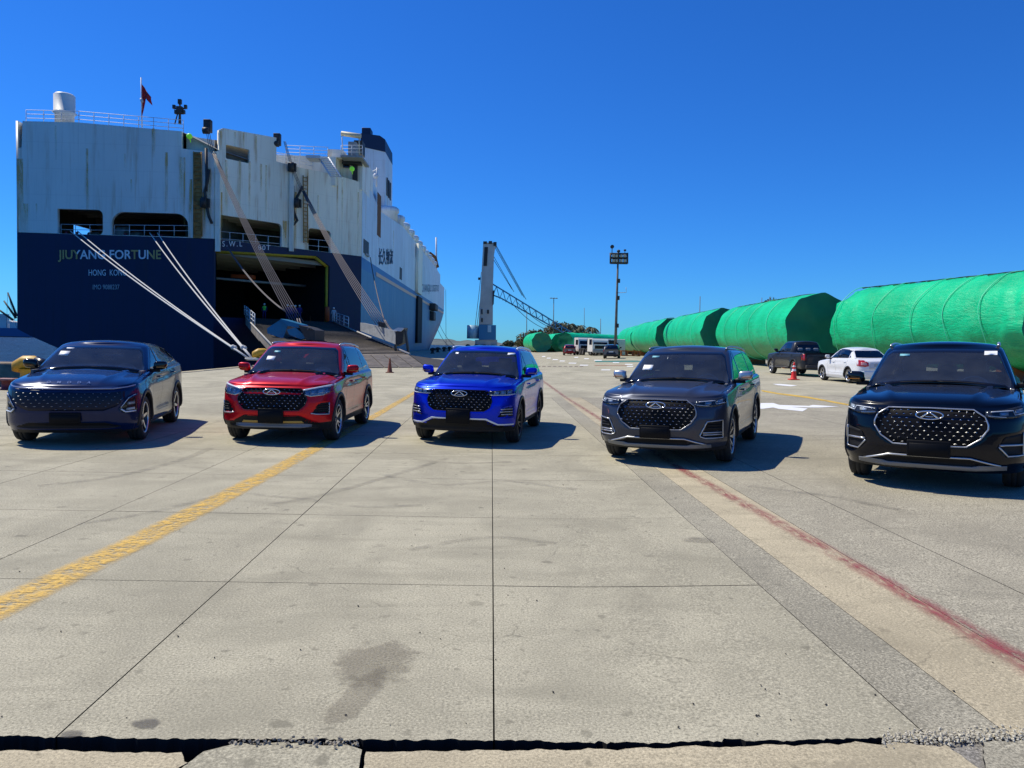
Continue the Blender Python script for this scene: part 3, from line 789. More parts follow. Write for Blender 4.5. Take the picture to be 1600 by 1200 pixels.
# starboard side, straight then drawn in to the bow, flared below
def path(kind):
    if kind == 'up': P = [(SCN.x, SCN.y), (SCN.x + .1, 110), (SCN.x + .3, 140), (SCN.x + .6, 170), (SCN.x + .95, 205), (SCN.x + 1.1, 236), (SCN.x - .6, 250), (SCN.x - 4.6, 262), (SCN.x - 10.5, 273), (-34, 281)]
    else: P = [(SCN.x, SCN.y), (SCN.x + .1, 108), (SCN.x + .2, 130), (SCN.x + .35, 155), (SCN.x + .4, 178), (SCN.x - .6, 194), (SCN.x - 3.6, 207), (SCN.x - 8.5, 216), (SCN.x - 13, 228), (-34, 238)]
    return P
PU, PL_ = path('up'), path('low')
def side_band(name, z0, z1, m, nz=1, i0=0, i1=None, off=0.):
    mb = MB(); n = len(PU); K = 3
    pts = []
    for j in range(nz + 1):
        z = lerp(z0, z1, j / nz); f = sm(-3, 13, z) ** .8
        row = []
        for i in range(n - 1):
            for k in range(K):
                t = k / K
                a = Vector((lerp(PL_[i][0], PL_[i + 1][0], t), lerp(PL_[i][1], PL_[i + 1][1], t), 0)); b_ = Vector((lerp(PU[i][0], PU[i + 1][0], t), lerp(PU[i][1], PU[i + 1][1], t), 0))
                p = a.lerp(b_, f); row.append((p.x + off, p.y, z))
        p = Vector((*PL_[-1], 0)).lerp(Vector((*PU[-1], 0)), f); row.append((p.x + off, p.y, z))
        if i0: row = row[i0:]
        pts.append(row)
    m_ = len(pts[0]); mb.v = [p for r in pts for p in r]
    mb.f = [(j * m_ + i, j * m_ + i + 1, (j + 1) * m_ + i + 1, (j + 1) * m_ + i) for j in range(nz) for i in range(m_ - 1)]
    mb.m = [0] * len(mb.f); mb.smooth = [True] * len(mb.f)
    return mb.build(name, m, ship)
zc = Q(565, 400.6)[1]
side_band('starboard_hull', -3, 10.8, H_SIDEB, 8)
side_band('blue_band', 10.8, 12.2, H_BAND, 1)
side_band('salmon_stripe', 10.85, 11.4, M_PINK, 1, i0=2, off=.06)
side_band('starboard_side', 12.2, 19.2, H_SIDEW, 3)
# upper starboard wall panels
wall('starboard_side_upper', [(0, 19.2), (0, S(566, 285)[1]), S(581, 300), S(594, 330), (40, 22.2), (110, 22.4), (128, 21.9), (128, 19.2)], [], .3, O_S, E_S, H_SIDEW, ship, off=-.01)
# engine casing, funnel, wheelhouse wing
wall('deckhouse_side', [S(566, 285), S(566, 245), (S(589, 262)[0], S(566, 245)[1] - .3), S(597, 300), S(596, 322), S(581, 302)], [], .3, O_S, E_S, H_SIDEW, ship, off=-.6)
q0 = S(571, 276); q1 = S(582, 306)
for k in range(5):
    u = lerp(q0[0], q1[0], (k + .1) / 5); u2 = lerp(q0[0], q1[0], (k + .9) / 5); z = S(571, 280)[1]
    wall('deckhouse_window', [(u, z - .9), (u2, z - .9), (u2, z + .4), (u, z + .4)], [], .08, O_S, E_S, M_GLOSSBLK, ship, off=-.53)
def fun(px): return PY(px, 250, 130).x
fx0, fx1 = fun(566.5), fun(604)
ztop_f = PY(570, 208, 130).z; zband = PY(580, 236, 130).z
casing = empty('funnel', parent=ship)
mb = MB(); mb.prism([(fx0, 18), (fx1 + .2, 18), (fx1 + .05, zband - .0), (fx0, zband + .2)], 128, 137, 'Y'); mb.build('funnel_casing', H_SIDEW, casing)
mb = MB(); mb.prism([(fx0 - .02, zband + .2), (fx1 + .07, zband - .6), (fx1 - .0, ztop_f - 1.5), (fx1 - .9, ztop_f - .9), (fx0 - .02, ztop_f - .6)], 127.9, 137.1, 'Y'); mb.build('funnel_top', mat('funnel_navy', (.006, .018, .06), .5), casing)
mb = MB(); mb.bbox((fx0 + .75, 130, ztop_f - .2), (1.5, 2.5, 1.6), .1); mb.cyl((fx0 + 2.2, 131, ztop_f - .9), (fx0 + 2.2, 131, ztop_f - .2), .4, 12); mb.build('exhaust_pipes', MATS['funnel_navy'], casing)
for k in range(3):
    mb = MB(); mb.box((fx1 + .2, 130 + k * 2, zband - 6), (.1, 1, 3.0)); mb.build('louvre', M_DKSTEEL, casing)
# recessed deckhouse behind the quarter bulwark
def slab_px(name, px0, px1, pyt, pyb, Y, dy, m, parent=ship):
    a, b_ = PY(px0, pyt, Y), PY(px1, pyb, Y)
    mb = MB(); mb.box(((a.x + b_.x) / 2, Y + dy / 2, (a.z + b_.z) / 2), (abs(b_.x - a.x), dy, abs(a.z - b_.z))); return mb.build(name, m, parent)
slab_px('deckhouse', 430, 524, 242, 290, 90, 8, H_CREAM)
slab_px('deckhouse', 524, 566, 244, 296, 93, 8, H_CREAM)
slab_px('deckhouse_door', 551, 558, 252, 284, 92.7, .3, M_DKSTEEL); slab_px('deckhouse_window', 536, 546, 254, 262, 92.7, .3, M_GLOSSBLK)
slab_px('storage_tank', 512, 536, 233, 246, 91, 3, H_WHITE)
slab_px('bridge_wing_platform', 532, 566, 242, 246, 90, 5, M_GREYP)
slab_px('bridge_wing_underside', 534, 564, 246, 256, 92, 2, M_DKSTEEL)
slab_px('equipment_cabinet', 544, 556, 221, 242, 92, 2, M_GREYP); slab_px('equipment_cabinet', 553, 566, 219, 240, 94, 2, M_DKSTEEL)
a, b_ = PY(533, 208.5, 92), PY(564, 213, 92)
mb = MB(); mb.tube([a, b_], [.30, .30], 4); mb.tube([PY(534, 208, 92), PY(536, 244, 92)], .05, 4); mb.tube([PY(561, 212, 92), PY(562, 242, 92)], .08, 4); mb.build('wing_awning', mat('pale_yellow_paint', (.60, .55, .38), .6), ship)
railing([PY(533, 243, 90), PY(566, 243, 90)], 1.2, 3); railing([PY(447, 243, 90), PY(512, 246, 90)], 1.2, 3)
# stairs down the quarter
st_ = empty('outside_stair', parent=ship)
A, B = PY(498, 246, 86), PY(518, 277, 84)
for dx in (0, 1.1):
    mb = MB(); mb.tube([A + Vector((dx, 0, 0)), B + Vector((dx, 0, 0))], .12, 4); mb.build('stringer', M_RAIL, st_)
for k in range(9):
    p = A.lerp(B, (k + .5) / 9); mb = MB(); mb.box((p.x + .55, p.y, p.z), (1.1, .3, .06)); mb.build('tread', M_RAIL, st_)
slab_px('stair_landing', 478, 500, 242, 247, 85, 2, M_RAIL)
# roof furniture on the transom side
g = PY(101, 189, 83.5)
mb = MB(); mb.lathe([(.02, 0), (.95, 0), (.95, .9), (1.2, 1.15), (1.05, 1.2), (1.05, 3.0), (.9, 3.15), (.02, 3.2)], 20, M=Matrix.Translation((g.x, g.y, g.z - .3))); mb.build('ventilator', H_WHITE, ship)
g = PY(222, 199, 80.5); tpz = PY(220, 121, 80.5).z
mb = MB(); mb.tube([g, Vector((g.x - .1, g.y, tpz))], .06, 6); mb.build('flagpole', M_RAIL, ship)
mb = MB(); mb.tube([Vector((g.x, g.y, g.z + 2.6)), Vector((g.x - .1, g.y, g.z + 3))], .15, 5); mb.build('flagpole_lamp', M_RAIL, ship)
# flag of a red field, hanging in two folds
mb = MB(); n = 9
fz = tpz
for i in range(n):
    u = i / (n - 1)
    x = g.x + u * 1.0; y = g.y + .18 * math.sin(u * 7)
    for j in range(7):
        v = j / 6
        zz = fz - .6 - u * 1.35 - v * (1.15 if u > .35 else lerp(3.6, 1.15, u / .35)) * (1 - .25 * u)
        mb.v.append((x - .1 * (1 - v), y + .08 * math.sin(v * 5 + u * 3), zz))
mb.f = [(i * 7 + j, i * 7 + j + 1, (i + 1) * 7 + j + 1, (i + 1) * 7 + j) for i in range(n - 1) for j in range(6)]
mb.m = [0] * len(mb.f); mb.smooth = [True] * len(mb.f)
tag(mb.build('flag', mat('red_flag_cloth', (.42, .015, .02), .8)), 'red flag hanging limp from the pole on the roof of the big ship', 'flag')
# small signal mast
mb = MB(); p = PY(281, 194, 82.5); t = PY(281, 159, 82.5)
mb.tube([p, t], [.16, .08], 6)
for py, w in ((170, 9), (178, 6)):
    a, b_ = PY(281 - w, py, 82.5), PY(281 + w, py, 82.5); mb.tube([a, b_], .07, 5)
    for e_ in (a, b_): mb.box((e_.x, e_.y, e_.z + .2), (.28, .28, .4))
mb.tube([PY(273, 194, 82.5), PY(279, 172, 82.5)], .07, 5); mb.box((t.x, t.y, t.z), (.35, .3, .5)); mb.box((p.x, p.y, p.z + 1.5), (.6, .5, .7))
mb.build('signal_mast', M_DKSTEEL, ship)
# ladder and greased wire guides on the quarter
def ladder(px, py0, py1, w, m, f=QV, off=-.25, name='ladder'):
    ld = empty(name, parent=ship)
    A, B = f(px, py0, off), f(px + 1, py1, off); e = E_Q if f is QV else E_T
    for s_ in (-1, 1):
        mb = MB(); mb.tube([A + e * s_ * w / 2, B + e * s_ * w / 2], .07, 4); mb.build('ladder_rail', m, ld)
    k = int((A - B).length / .42); r = MB().tube([-e * w / 2, e * w / 2], .045, 4).mesh('ladder_rung', m)
    for i in range(k):
        o = bpy.data.objects.new('ladder_rung', r); COL.objects.link(o); o.parent = ld; o.location = A.lerp(B, (i + .5) / k)
M_OCHRE = mat('rusted_ochre_paint', (.36, .20, .06), .8, var=.45, vscale=2)
ladder(310, 238, 370, .8, M_OCHRE, TV); ladder(475, 275, 380, .55, M_OCHRE)
a = TV(308, 238, -.06); b_ = TV(309, 372, -.06)
mb = MB(); mb.box(((a.x + b_.x) / 2, a.y, (a.z + b_.z) / 2), (.85, .1, a.z - b_.z)); mb.build('ladder_backing', M_OCHRE, ship)
def guide(p, name='wire_guide'):
    mb = MB(); f = TV if p[0][0] < 334 else QV
    mb.tube([f(x, y, -.35) for x, y in p], [.15] * len(p), 6); mb.build(name, M_DKSTEEL, ship)
guide([(324, 233), (325, 280), (324, 300)]); guide([(329, 266), (326, 285), (322, 300), (324, 318), (328, 338), (333, 350)])
guide([(455, 258), (456, 345)]); guide([(470, 292), (463, 306), (455, 320)]); guide([(456, 330), (462, 345), (455, 352)])
for px, py in ((322, 195), (437, 217)):
    q = (TV if px < 334 else QV)(px, py, .5); mb = MB(); mb.bbox((q.x, q.y, q.z), (.75, .7, 1.3), .08); mb.cyl((q.x - .3, q.y - .5, q.z - .6), (q.x + .3, q.y - .5, q.z - .6), .35, 12); mb.build('sheave_head', M_DKSTEEL, ship)
for px, py in ((452, 262), (460, 318), (322, 318)):
    q = (TV if px < 334 else QV)(px, py, -.5); mb = MB(); mb.cyl((q.x - .25, q.y - .1, q.z), (q.x + .25, q.y, q.z), .55, 14); mb.box((q.x, q.y + .2, q.z), (.9, .4, .9)); mb.build('wire_sheave', M_DKSTEEL, ship)
# corner pilaster and quarter column ribs
for px, w in ((333, .5), (449, .5)):
    a = QV(px + 3, 262, -.12); z1 = Q(px + 3, 262)[1]; z0 = Q(px + 3, 390)[1] - .2
    mb = MB(); mb.prism([(0, 0), (w, 0), (w, .25), (0, .25)], z0, z1, 'Z'); mb.build('stiffener', H_CREAM, ship, M=Matrix.Translation((a.x, a.y - .1, 0)))
# green lamps
for nm_, (px, py, yy) in (('a', (296, 213, 74.6)), ('b', (550, 264, 90))):
    q = PY(px, py, yy + (4.5 if yy < 80 else 0)); mb = MB(); mb.sphere(q, .30, 14, 10); mb.tube([q, q + Vector((0, .3, -.55))], .05, 5)
    mb.build('green_globe', mat('green_globe', (.22, .75, .05), .4, emit=.25), ship)
# satellite dome mast on the side
q = PY(587, 275, 108); mb = MB(); mb.tube([PY(588, 292, 108), PY(589, 262, 108)], .12, 5); mb.tube([PY(582, 268, 108), PY(592, 264, 108)], .10, 5); mb.sphere(q, .4); mb.build('search_light_mast', M_RAIL, ship)
# row of exhaust ventilators along the starboard roof edge
vm = MB(); vm.lathe([(.02, 0), (1.5, 0), (1.5, 1.6), (1.75, 1.8), (1.75, 2.4), (1.4, 2.7), (.02, 2.7)], 14)
vm = vm.mesh('roof_ventilator', H_SIDEW)
for k in range(13):
    y = 128 + k * 8.2; o = bpy.data.objects.new('roof_ventilator', vm); COL.objects.link(o); o.parent = ship
    o.location = (SCN.x - 1.8 + .006 * (y - 93) - (0 if y < 212 else (y - 212) * .25), y, 21.9 if y < 215 else 21.0)
mb = MB(); q = PY(681, 405, 235); mb.tube([PY(682, 430, 235), PY(681.5, 371, 235)], .28, 6); mb.build('foremast', M_RAIL, ship)
mb = MB(); mb.tube([PY(672, 396, 215), PY(680, 402, 222), PY(684, 418, 222)], .5, 5); mb.build('deck_crane', M_RUST, ship)
# side fittings
def side_box(name, px0, py0, px1, py1, m, off=.06, th=.2):
    a, b_ = S(px0, py0), S(px1, py1)
    wall(name, [(a[0], b_[1]), (b_[0], b_[1]), (b_[0], a[1]), (a[0], a[1])], [], th, O_S, E_S, m, ship, off=off)
side_box('side_opening', 568, 373, 575.5, 400, M_DKSTEEL); side_box('side_opening_roller', 570, 395, 575, 402, M_GREYP, .2)
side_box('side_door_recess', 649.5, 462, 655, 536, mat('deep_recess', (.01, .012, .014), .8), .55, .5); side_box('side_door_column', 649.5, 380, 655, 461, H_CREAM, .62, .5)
side_box('side_slot', 624.5, 417, 627.5, 438, M_DKSTEEL)
side_box('stained_panel', 590, 300, 594.5, 372, M_RUST, .03, .06)
mb = MB(); q = SV(672, 480, -1.2); mb.bbox((q.x - .5, q.y, q.z), (2.0, 9, 1.6), .2); mb.bbox((q.x - .8, q.y + 1, q.z - 2.2), (1.6, 7, 2.2), .2); mb.build('anchor_platform', M_DKSTEEL, ship)
# lettering
def letters(txt, f, O, e, px0, px1, py, hpx, m, name, sp=1.0, bold=False, off=.05, parent=ship, col_each=None):
    a, b_ = f(px0, py), f(px1, py); H_ = abs(f((px0 + px1) / 2, py)[1] - f((px0 + px1) / 2, py + hpx)[1])
    n = out_n(e); tot = b_[0] - a[0]
    me0 = text_mesh(txt, 1, .02, bold, sp); xs = [v.co.x for v in me0.vertices]; yy = [v.co.y for v in me0.vertices]
    w0 = max(xs) - min(xs); h0 = max(yy) - min(yy); cx = (max(xs) + min(xs)) / 2; cy = (max(yy) + min(yy)) / 2
    cz = lambda u: lerp(a[1], b_[1], (u - a[0]) / tot)
    for v in me0.vertices:
        u = (a[0] + b_[0]) / 2 + (v.co.x - cx) / w0 * tot; z = cz(u) + (v.co.y - cy) / h0 * H_
        p = O + e * u + n * (off + v.co.z); v.co = (p.x, p.y, z)
    me0.materials.append(m)
    if col_each: col_each(me0, O, e, a, tot)
    o = bpy.data.objects.new(name, me0); COL.objects.link(o); o.parent = parent
    return o
M_LETG = mat('faded_gold_lettering', (.50, .36, .12), .6); M_LETW = mat('white_lettering', (.75, .78, .80), .6); M_LETN = mat('navy_lettering', (.02, .07, .15), .6)
def gold_ends(me, O, e, a, tot):
    me.materials.clear(); me.materials.append(M_LETG); me.materials.append(M_LETW)
    for p in me.polygons:
        u = ((p.center - O).dot(e) - a[0]) / tot
        p.material_index = 1 if (.19 < u < .70 or .78 < u < .88) else 0
letters('JIUYANG FORTUNE', T, O_T, E_T, 91, 252, 400, 19, M_LETG, 'name_lettering', 1.0, True, col_each=gold_ends)
letters('HONG  KONG', T, O_T, E_T, 139, 198, 426, 9.5, M_LETW, 'port_lettering')
letters('IMO 9088237', T, O_T, E_T, 145.5, 187, 448.5, 7.5, mat('dim_lettering', (.42, .44, .47), .6), 'number_lettering')
letters('S.W.L', Q, O_Q, E_Q, 347, 378, 381, 8.5, M_LETW, 'load_lettering', 1.4); letters('80T', Q, O_Q, E_Q, 403, 422, 387, 7.5, M_LETW, 'load_lettering', 1.2)
sc_ = letters('长久物流', S, O_S, E_S, 591, 613.5, 401, 26, M_LETN, 'side_characters', 1.0, True, off=.04)
sl_ = letters('CHANGJIU LOGISTICS', S, O_S, E_S, 658, 684, 452, 15, mat('pale_blue_lettering', (.16, .30, .42), .6), 'side_lettering', 1.1, False, off=1.0)
for i, (p0, p1, y1_, lab) in enumerate((((696.5, 452), (697, 546), 175, 'rope hanging straight down from the bow of the big ship'), ((686, 505), (716, 543), 180, 'upper of the two slack ropes running right from the ship bow'), ((683, 513), (712, 547), 165, 'lower of the two slack ropes running right from the ship bow'))):
    A = PY(p0[0], p0[1], 232 if i == 0 else 225); B = PY(p1[0], p1[1], 228 if i == 0 else y1_)
    mb = MB(); mb.tube([A.lerp(B, k / 12) - Vector((0, 0, 0 if i == 0 else 1.2 * 4 * (k / 12) * (1 - k / 12))) for k in range(13)], .06, 5)
    tag(mb.build('mooring_rope', M_WIRE), lab, 'rope', 'bow mooring ropes')
for o_ in (sc_, sl_):                      # lay the lettering on the curved plating
    for v in o_.data.vertices: v.co.x = interp([(p[1], p[0]) for p in PU], v.co.y) + .05
# ------------------------------------------------------------------ stern ramp
HL, HR = QV(383, 500), QV(521, 503); HL.z = 3.95; HR.z = 3.85; HL += out_n(E_Q) * .05; HR += out_n(E_Q) * .05
ER = Vector((-6.1, 55.6, .75)); EL = ER + (HL - HR) * .95; EL.z = .75
ramp_ = empty('stern_ramp', parent=ship)
m, nt, b = new_mat('ramp_deck_steel')
f = tex_noise(nt, 1.0, 6, .7, None, (1, .3, 1)); c = ramp(nt, f, [(.3, (.16, .13, .10)), (.7, (.33, .28, .225))]); nt.links.new(c, b.inputs['Base Color']); b.inputs['Roughness'].default_value = .85; bump(nt, b, f, .5, .03)
M_RAMP = m; M_RAMPD = mat('ramp_edge_steel', (.035, .032, .03), .8, var=.3)
def plate3(name, A, B, C, D, th, m, parent):
    mb = MB(); dn = Vector((0, 0, -th)); mb.add([A, B, C, D, A + dn, B + dn, C + dn, D + dn], [(0, 1, 2, 3), (4, 7, 6, 5), (0, 4, 5, 1), (1, 5, 6, 2), (2, 6, 7, 3), (3, 7, 4, 0)]); return mb.build(name, m, parent)
plate3('ramp_panel', HL, HR, HR.lerp(ER, .55), HL.lerp(EL, .55), .7, M_RAMP, ramp_)
plate3('ramp_panel', HL.lerp(EL, .553), HR.lerp(ER, .553), ER, EL, .6, M_RAMP, ramp_)
M_FLAP = mat('ramp_flap_steel', (.13, .11, .09), .8, var=.45, vscale=1.5)
FL, FR = EL + Vector((1.6, -4.6, -.70)), ER + Vector((1.6, -4.3, -.70))
for k in range(9):
    a, b_ = k / 9 + .004, (k + 1) / 9 - .004
    plate3('ramp_flap', EL.lerp(ER, a), EL.lerp(ER, b_), FL.lerp(FR, b_), FL.lerp(FR, a), .12, M_FLAP, ramp_)
plate3('ramp_flap', ER + Vector((.05, 0, 0)), ER + Vector((2.6, 1.2, -.35)), FR + Vector((4.2, 3.0, 0)), FR + Vector((.05, 0, 0)), .12, M_RAMPD, ramp_)
for k in range(34):
    t = (k + .5) / 34; a, b_ = HL.lerp(EL, t), HR.lerp(ER, t)
    mb = MB(); mb.tube([a + Vector((0, 0, .03)), b_ + Vector((0, 0, .03))], .045, 4); mb.build('ramp_tread_bar', M_RAMPD, ramp_)
for (a, b_) in ((HL, EL), (HR, ER)):
    mb = MB(); mb.tube([a + Vector((0, 0, .12)), b_ + Vector((0, 0, .08))], .09, 4); mb.build('ramp_kerb', mat('pale_kerb_paint', (.42, .40, .36), .7), ramp_)
def along(A, B, t, up=0.): p = A.lerp(B, t); p.z += up; return p
railing([along(HL, EL, t, .2) for t in (-.05, .12, .25, .4)], 1.1, 3, 2.6, .035, 'ramp_railing', M_RAIL, ramp_)
railing([along(HR, ER, t, .2) for t in (0, .12, .28)], 1.1, 3, 2.6, .035, 'ramp_railing', M_RAIL, ramp_)
# folding girder on the right side of the ramp, machinery on the left
def poly_px(name, pts, Y0, th, m, parent, dY=0.):
    "solid with a traced face standing at distance Y0 (and Y0+dY at its right end)"
    x0, x1 = min(p[0] for p in pts), max(p[0] for p in pts)
    P = [PY(x, y, Y0 + dY * (x - x0) / (x1 - x0)) for x, y in pts]; n = len(P)
    mb = MB(); b2 = [p + Vector((.15 * th, th, 0)) for p in P]
    mb.add(P + b2, [tuple(range(n)), tuple(range(2 * n - 1, n - 1, -1))] + [(i, i + n, (i + 1) % n + n, (i + 1) % n) for i in range(n)]); return mb.build(name, m, parent)
poly_px('side_girder', [(563, 504), (592, 510), (618, 518), (618, 538), (592, 528), (563, 517)], 68, 1.2, M_GREYP, ramp_, -9)
poly_px('girder_end', [(618.5, 518), (632, 512), (629, 536), (619, 541)], 59, 1.0, M_DKSTEEL, ramp_)
poly_px('girder_cap', [(612, 516), (622, 512), (631, 513), (626, 518)], 58.8, 1.0, M_RAIL, ramp_)
poly_px('girder_leg', [(616, 538), (619, 538), (618, 549), (616, 549)], 58.6, .3, M_DKSTEEL, ramp_); poly_px('girder_leg', [(631, 515), (634, 516), (639, 552), (636, 552)], 58, .3, M_DKSTEEL, ramp_)
poly_px('wire_anchor', [(591, 502), (601, 505), (601, 512), (591, 510)], 62, .8, M_DKSTEEL, ramp_)
poly_px('hydraulic_unit', [(417, 513), (439, 499), (450, 507), (446, 519), (442, 529), (418, 521)], 60, 2.2, M_BLUEP, ramp_)
poly_px('hydraulic_arm', [(438, 498), (470, 507), (472, 513), (448, 509)], 59.6, 1.4, M_BLUEP, ramp_)
poly_px('hydraulic_arm', [(448, 515), (462, 512), (480, 528), (470, 530), (452, 523)], 59.5, 1.0, M_BLUEP, ramp_)
poly_px('hydraulic_housing', [(466, 508), (480, 511), (492, 516), (492, 532), (478, 531)], 59.2, 2.0, M_DKSTEEL, ramp_)
# hoist wires: two bundles
def wires(top, bot, n, w0, w1, r, mids=()):
    hb = empty('hoist_tackle', parent=ship)
    for k in range(n):
        f = (k / (n - 1) - .5) if n > 1 else 0
        mb = MB(); a = top + Vector((f * w0, 0, 0)); b_ = bot + Vector((f * w1, f * w1 * .5, 0))
        P = [a.lerp(b_, i / 12) - Vector((0, 0, .6 * 4 * (i / 12) * (1 - i / 12))) for i in range(13)]
        mb.tube(P, r, 4); mb.build('hoist_wire', M_WIRE, hb)
wires(PY(334, 240, 79.5), PY(464, 502, 64), 6, .3, .95, .036); wires(PY(324, 200, 79.5), PY(335, 240, 79.5), 3, .3, .4, .03)
wires(QV(441, 222, -.5), QV(468, 300, -.8), 3, .2, .3, .03); wires(QV(468, 300, -.8), PY(597, 507, 62), 6, .3, .95, .036)
wires(PY(356, 387, 79), PY(445, 486, 66), 2, .1, .1, .05); wires(SV(575, 402, -.3), PY(602, 505, 62), 1, 0, 0, .06); wires(PY(601, 500, 62), PY(631, 514, 59), 2, .1, .1, .05)
wires(PY(466, 498, 63), PY(484, 513, 59), 2, .2, .2, .06)
# mooring lines, each a thing of its own
BOL1 = Vector((-14.25, 44.6, 0))
for i, (px, py, ex, lab) in enumerate(((110, 361, -.30, 'white mooring rope running furthest left from the ship stern to the yellow bollard'), (121, 361, -.22, 'white mooring rope just right of the leftmost one at the ship stern'),
                                        (234, 364, -.06, 'white mooring rope from the second stern opening, the left one of that pair'), (246, 364, .02, 'white mooring rope from the second stern opening, rightmost of the four'))):
    A = PY(px, py, 79.3); B = BOL1 + Vector((ex, -.2, .62 - .05 * (i % 2)))
    P = [A.lerp(B, k / 24) - Vector((0, 0, .3 * 4 * (k / 24) * (1 - k / 24))) for k in range(25)]
    mb = MB(); mb.tube(P, .055, 6); lo = [B + Vector((.4 * math.cos(a) + .3, .4 * math.sin(a) + .2, -.1)) for a in [k * math.pi / 6 for k in range(13)]]
    mb.tube(lo, .05, 6); mb.sphere(A.lerp(B, .955), (.16, .16, .16), 8, 6)
    tag(mb.build('mooring_rope', M_ROPE), lab, 'rope', 'mooring ropes at the ship stern')
# ------------------------------------------------------------------ car builder
def paint(name, col, metal=.35, rough=.32):
    m, nt, b = new_mat(name)
    f = tex_noise(nt, 900, 1)
    c = ramp(nt, f, [(.35, tuple(x * .85 for x in col)), (.65, tuple(min(1, x * 1.15) for x in col))])
    nt.links.new(c, b.inputs['Base Color'])
    b.inputs['Metallic'].default_value = metal
    b.inputs['Roughness'].default_value = rough
    b.inputs['Coat Weight'].default_value = .8
    b.inputs['Coat IOR'].default_value = 1.27
    b.inputs['Specular IOR Level'].default_value = .2
    b.inputs['Coat Roughness'].default_value = .02
    return m
def glass_mat(name, tint, refl=.9, dust=0., ior=1.75):
    m, nt, b = new_mat(name)
    nt.nodes.remove(b)
    out = nt.nodes['Material Output']
    tr = nt.nodes.new('ShaderNodeBsdfTransparent'); tr.inputs[0].default_value = (*tint, 1)
    gl = nt.nodes.new('ShaderNodeBsdfGlossy'); gl.inputs['Roughness'].default_value = .01
    gl.inputs[0].default_value = (refl, refl, refl, 1)
    fr = nt.nodes.new('ShaderNodeFresnel'); fr.inputs[0].default_value = ior
    mx = nt.nodes.new('ShaderNodeMixShader')
    nt.links.new(fr.outputs[0], mx.inputs[0]); nt.links.new(tr.outputs[0], mx.inputs[1]); nt.links.new(gl.outputs[0], mx.inputs[2])
    res = mx.outputs[0]
    if dust:
        df = nt.nodes.new('ShaderNodeBsdfDiffuse'); df.inputs[0].default_value = (.50, .55, .56, 1)
        m2 = nt.nodes.new('ShaderNodeMixShader'); nt.links.new(maprange(nt, tex_noise(nt, 3, 4), .3, .7, dust * .6, dust * 1.3), m2.inputs[0])
        nt.links.new(res, m2.inputs[1]); nt.links.new(df.outputs[0], m2.inputs[2]); res = m2.outputs[0]
    nt.links.new(res, out.inputs[0])
    MATS[name] = m
    return m
M_GLASS = glass_mat('windscreen_glass', (.80, .84, .82), dust=.04)
M_TINT = glass_mat('side_window_glass', (.30, .34, .34))
M_LENS = glass_mat('lamp_cover_glass', (.92, .94, .95), ior=1.35)
M_PLASTIC = mat('black_plastic', (.010, .010, .011), .6, spec=.25)
M_CLAD = mat('dark_cladding', (.013, .0135, .015), .5, spec=.3)
M_GLOSSBLK = mat('gloss_black', (.006, .006, .007), .10, coat=.6, spec=.3)
M_RUBBER = mat('tyre_rubber', (.022, .022, .022), .8, var=.2, vscale=30)
M_GRILLE = mat('grille_black', (.004, .004, .005), .55, spec=.15)
M_CHROME = mat('chrome', (.72, .73, .74), .12, 1)
M_SILVER = mat('satin_silver', (.52, .53, .54), .32, .8)
M_ALLOY = mat('machined_alloy', (.62, .63, .64), .28, .9)
M_DARKALLOY = mat('dark_alloy', (.05, .05, .055), .35, .6)
M_DISC = mat('brake_disc', (.25, .25, .25), .4, .8)
M_INT = mat('cabin_trim', (.18, .175, .17), .7)
M_SEAT = mat('seat_leather', (.26, .26, .27), .55)
M_WHITEP = mat('white_paper', (.85, .85, .83), .6)
M_TEAL = mat('blue_sticker', (.18, .45, .5), .5)
M_LAMPIN = mat('lamp_bezel', (.38, .40, .43), .2, .7)
M_DRL = mat('light_guide', (.75, .78, .82), .2)
M_BULB = mat('projector_lens', (.55, .60, .66), .05, .3, coat=1)
M_REDLENS = mat('red_lens', (.45, .012, .012), .12, coat=1)
M_AMBER = mat('amber_lens', (.7, .25, .03), .2)

def pl_eval(poly, x): return interp(poly, x)

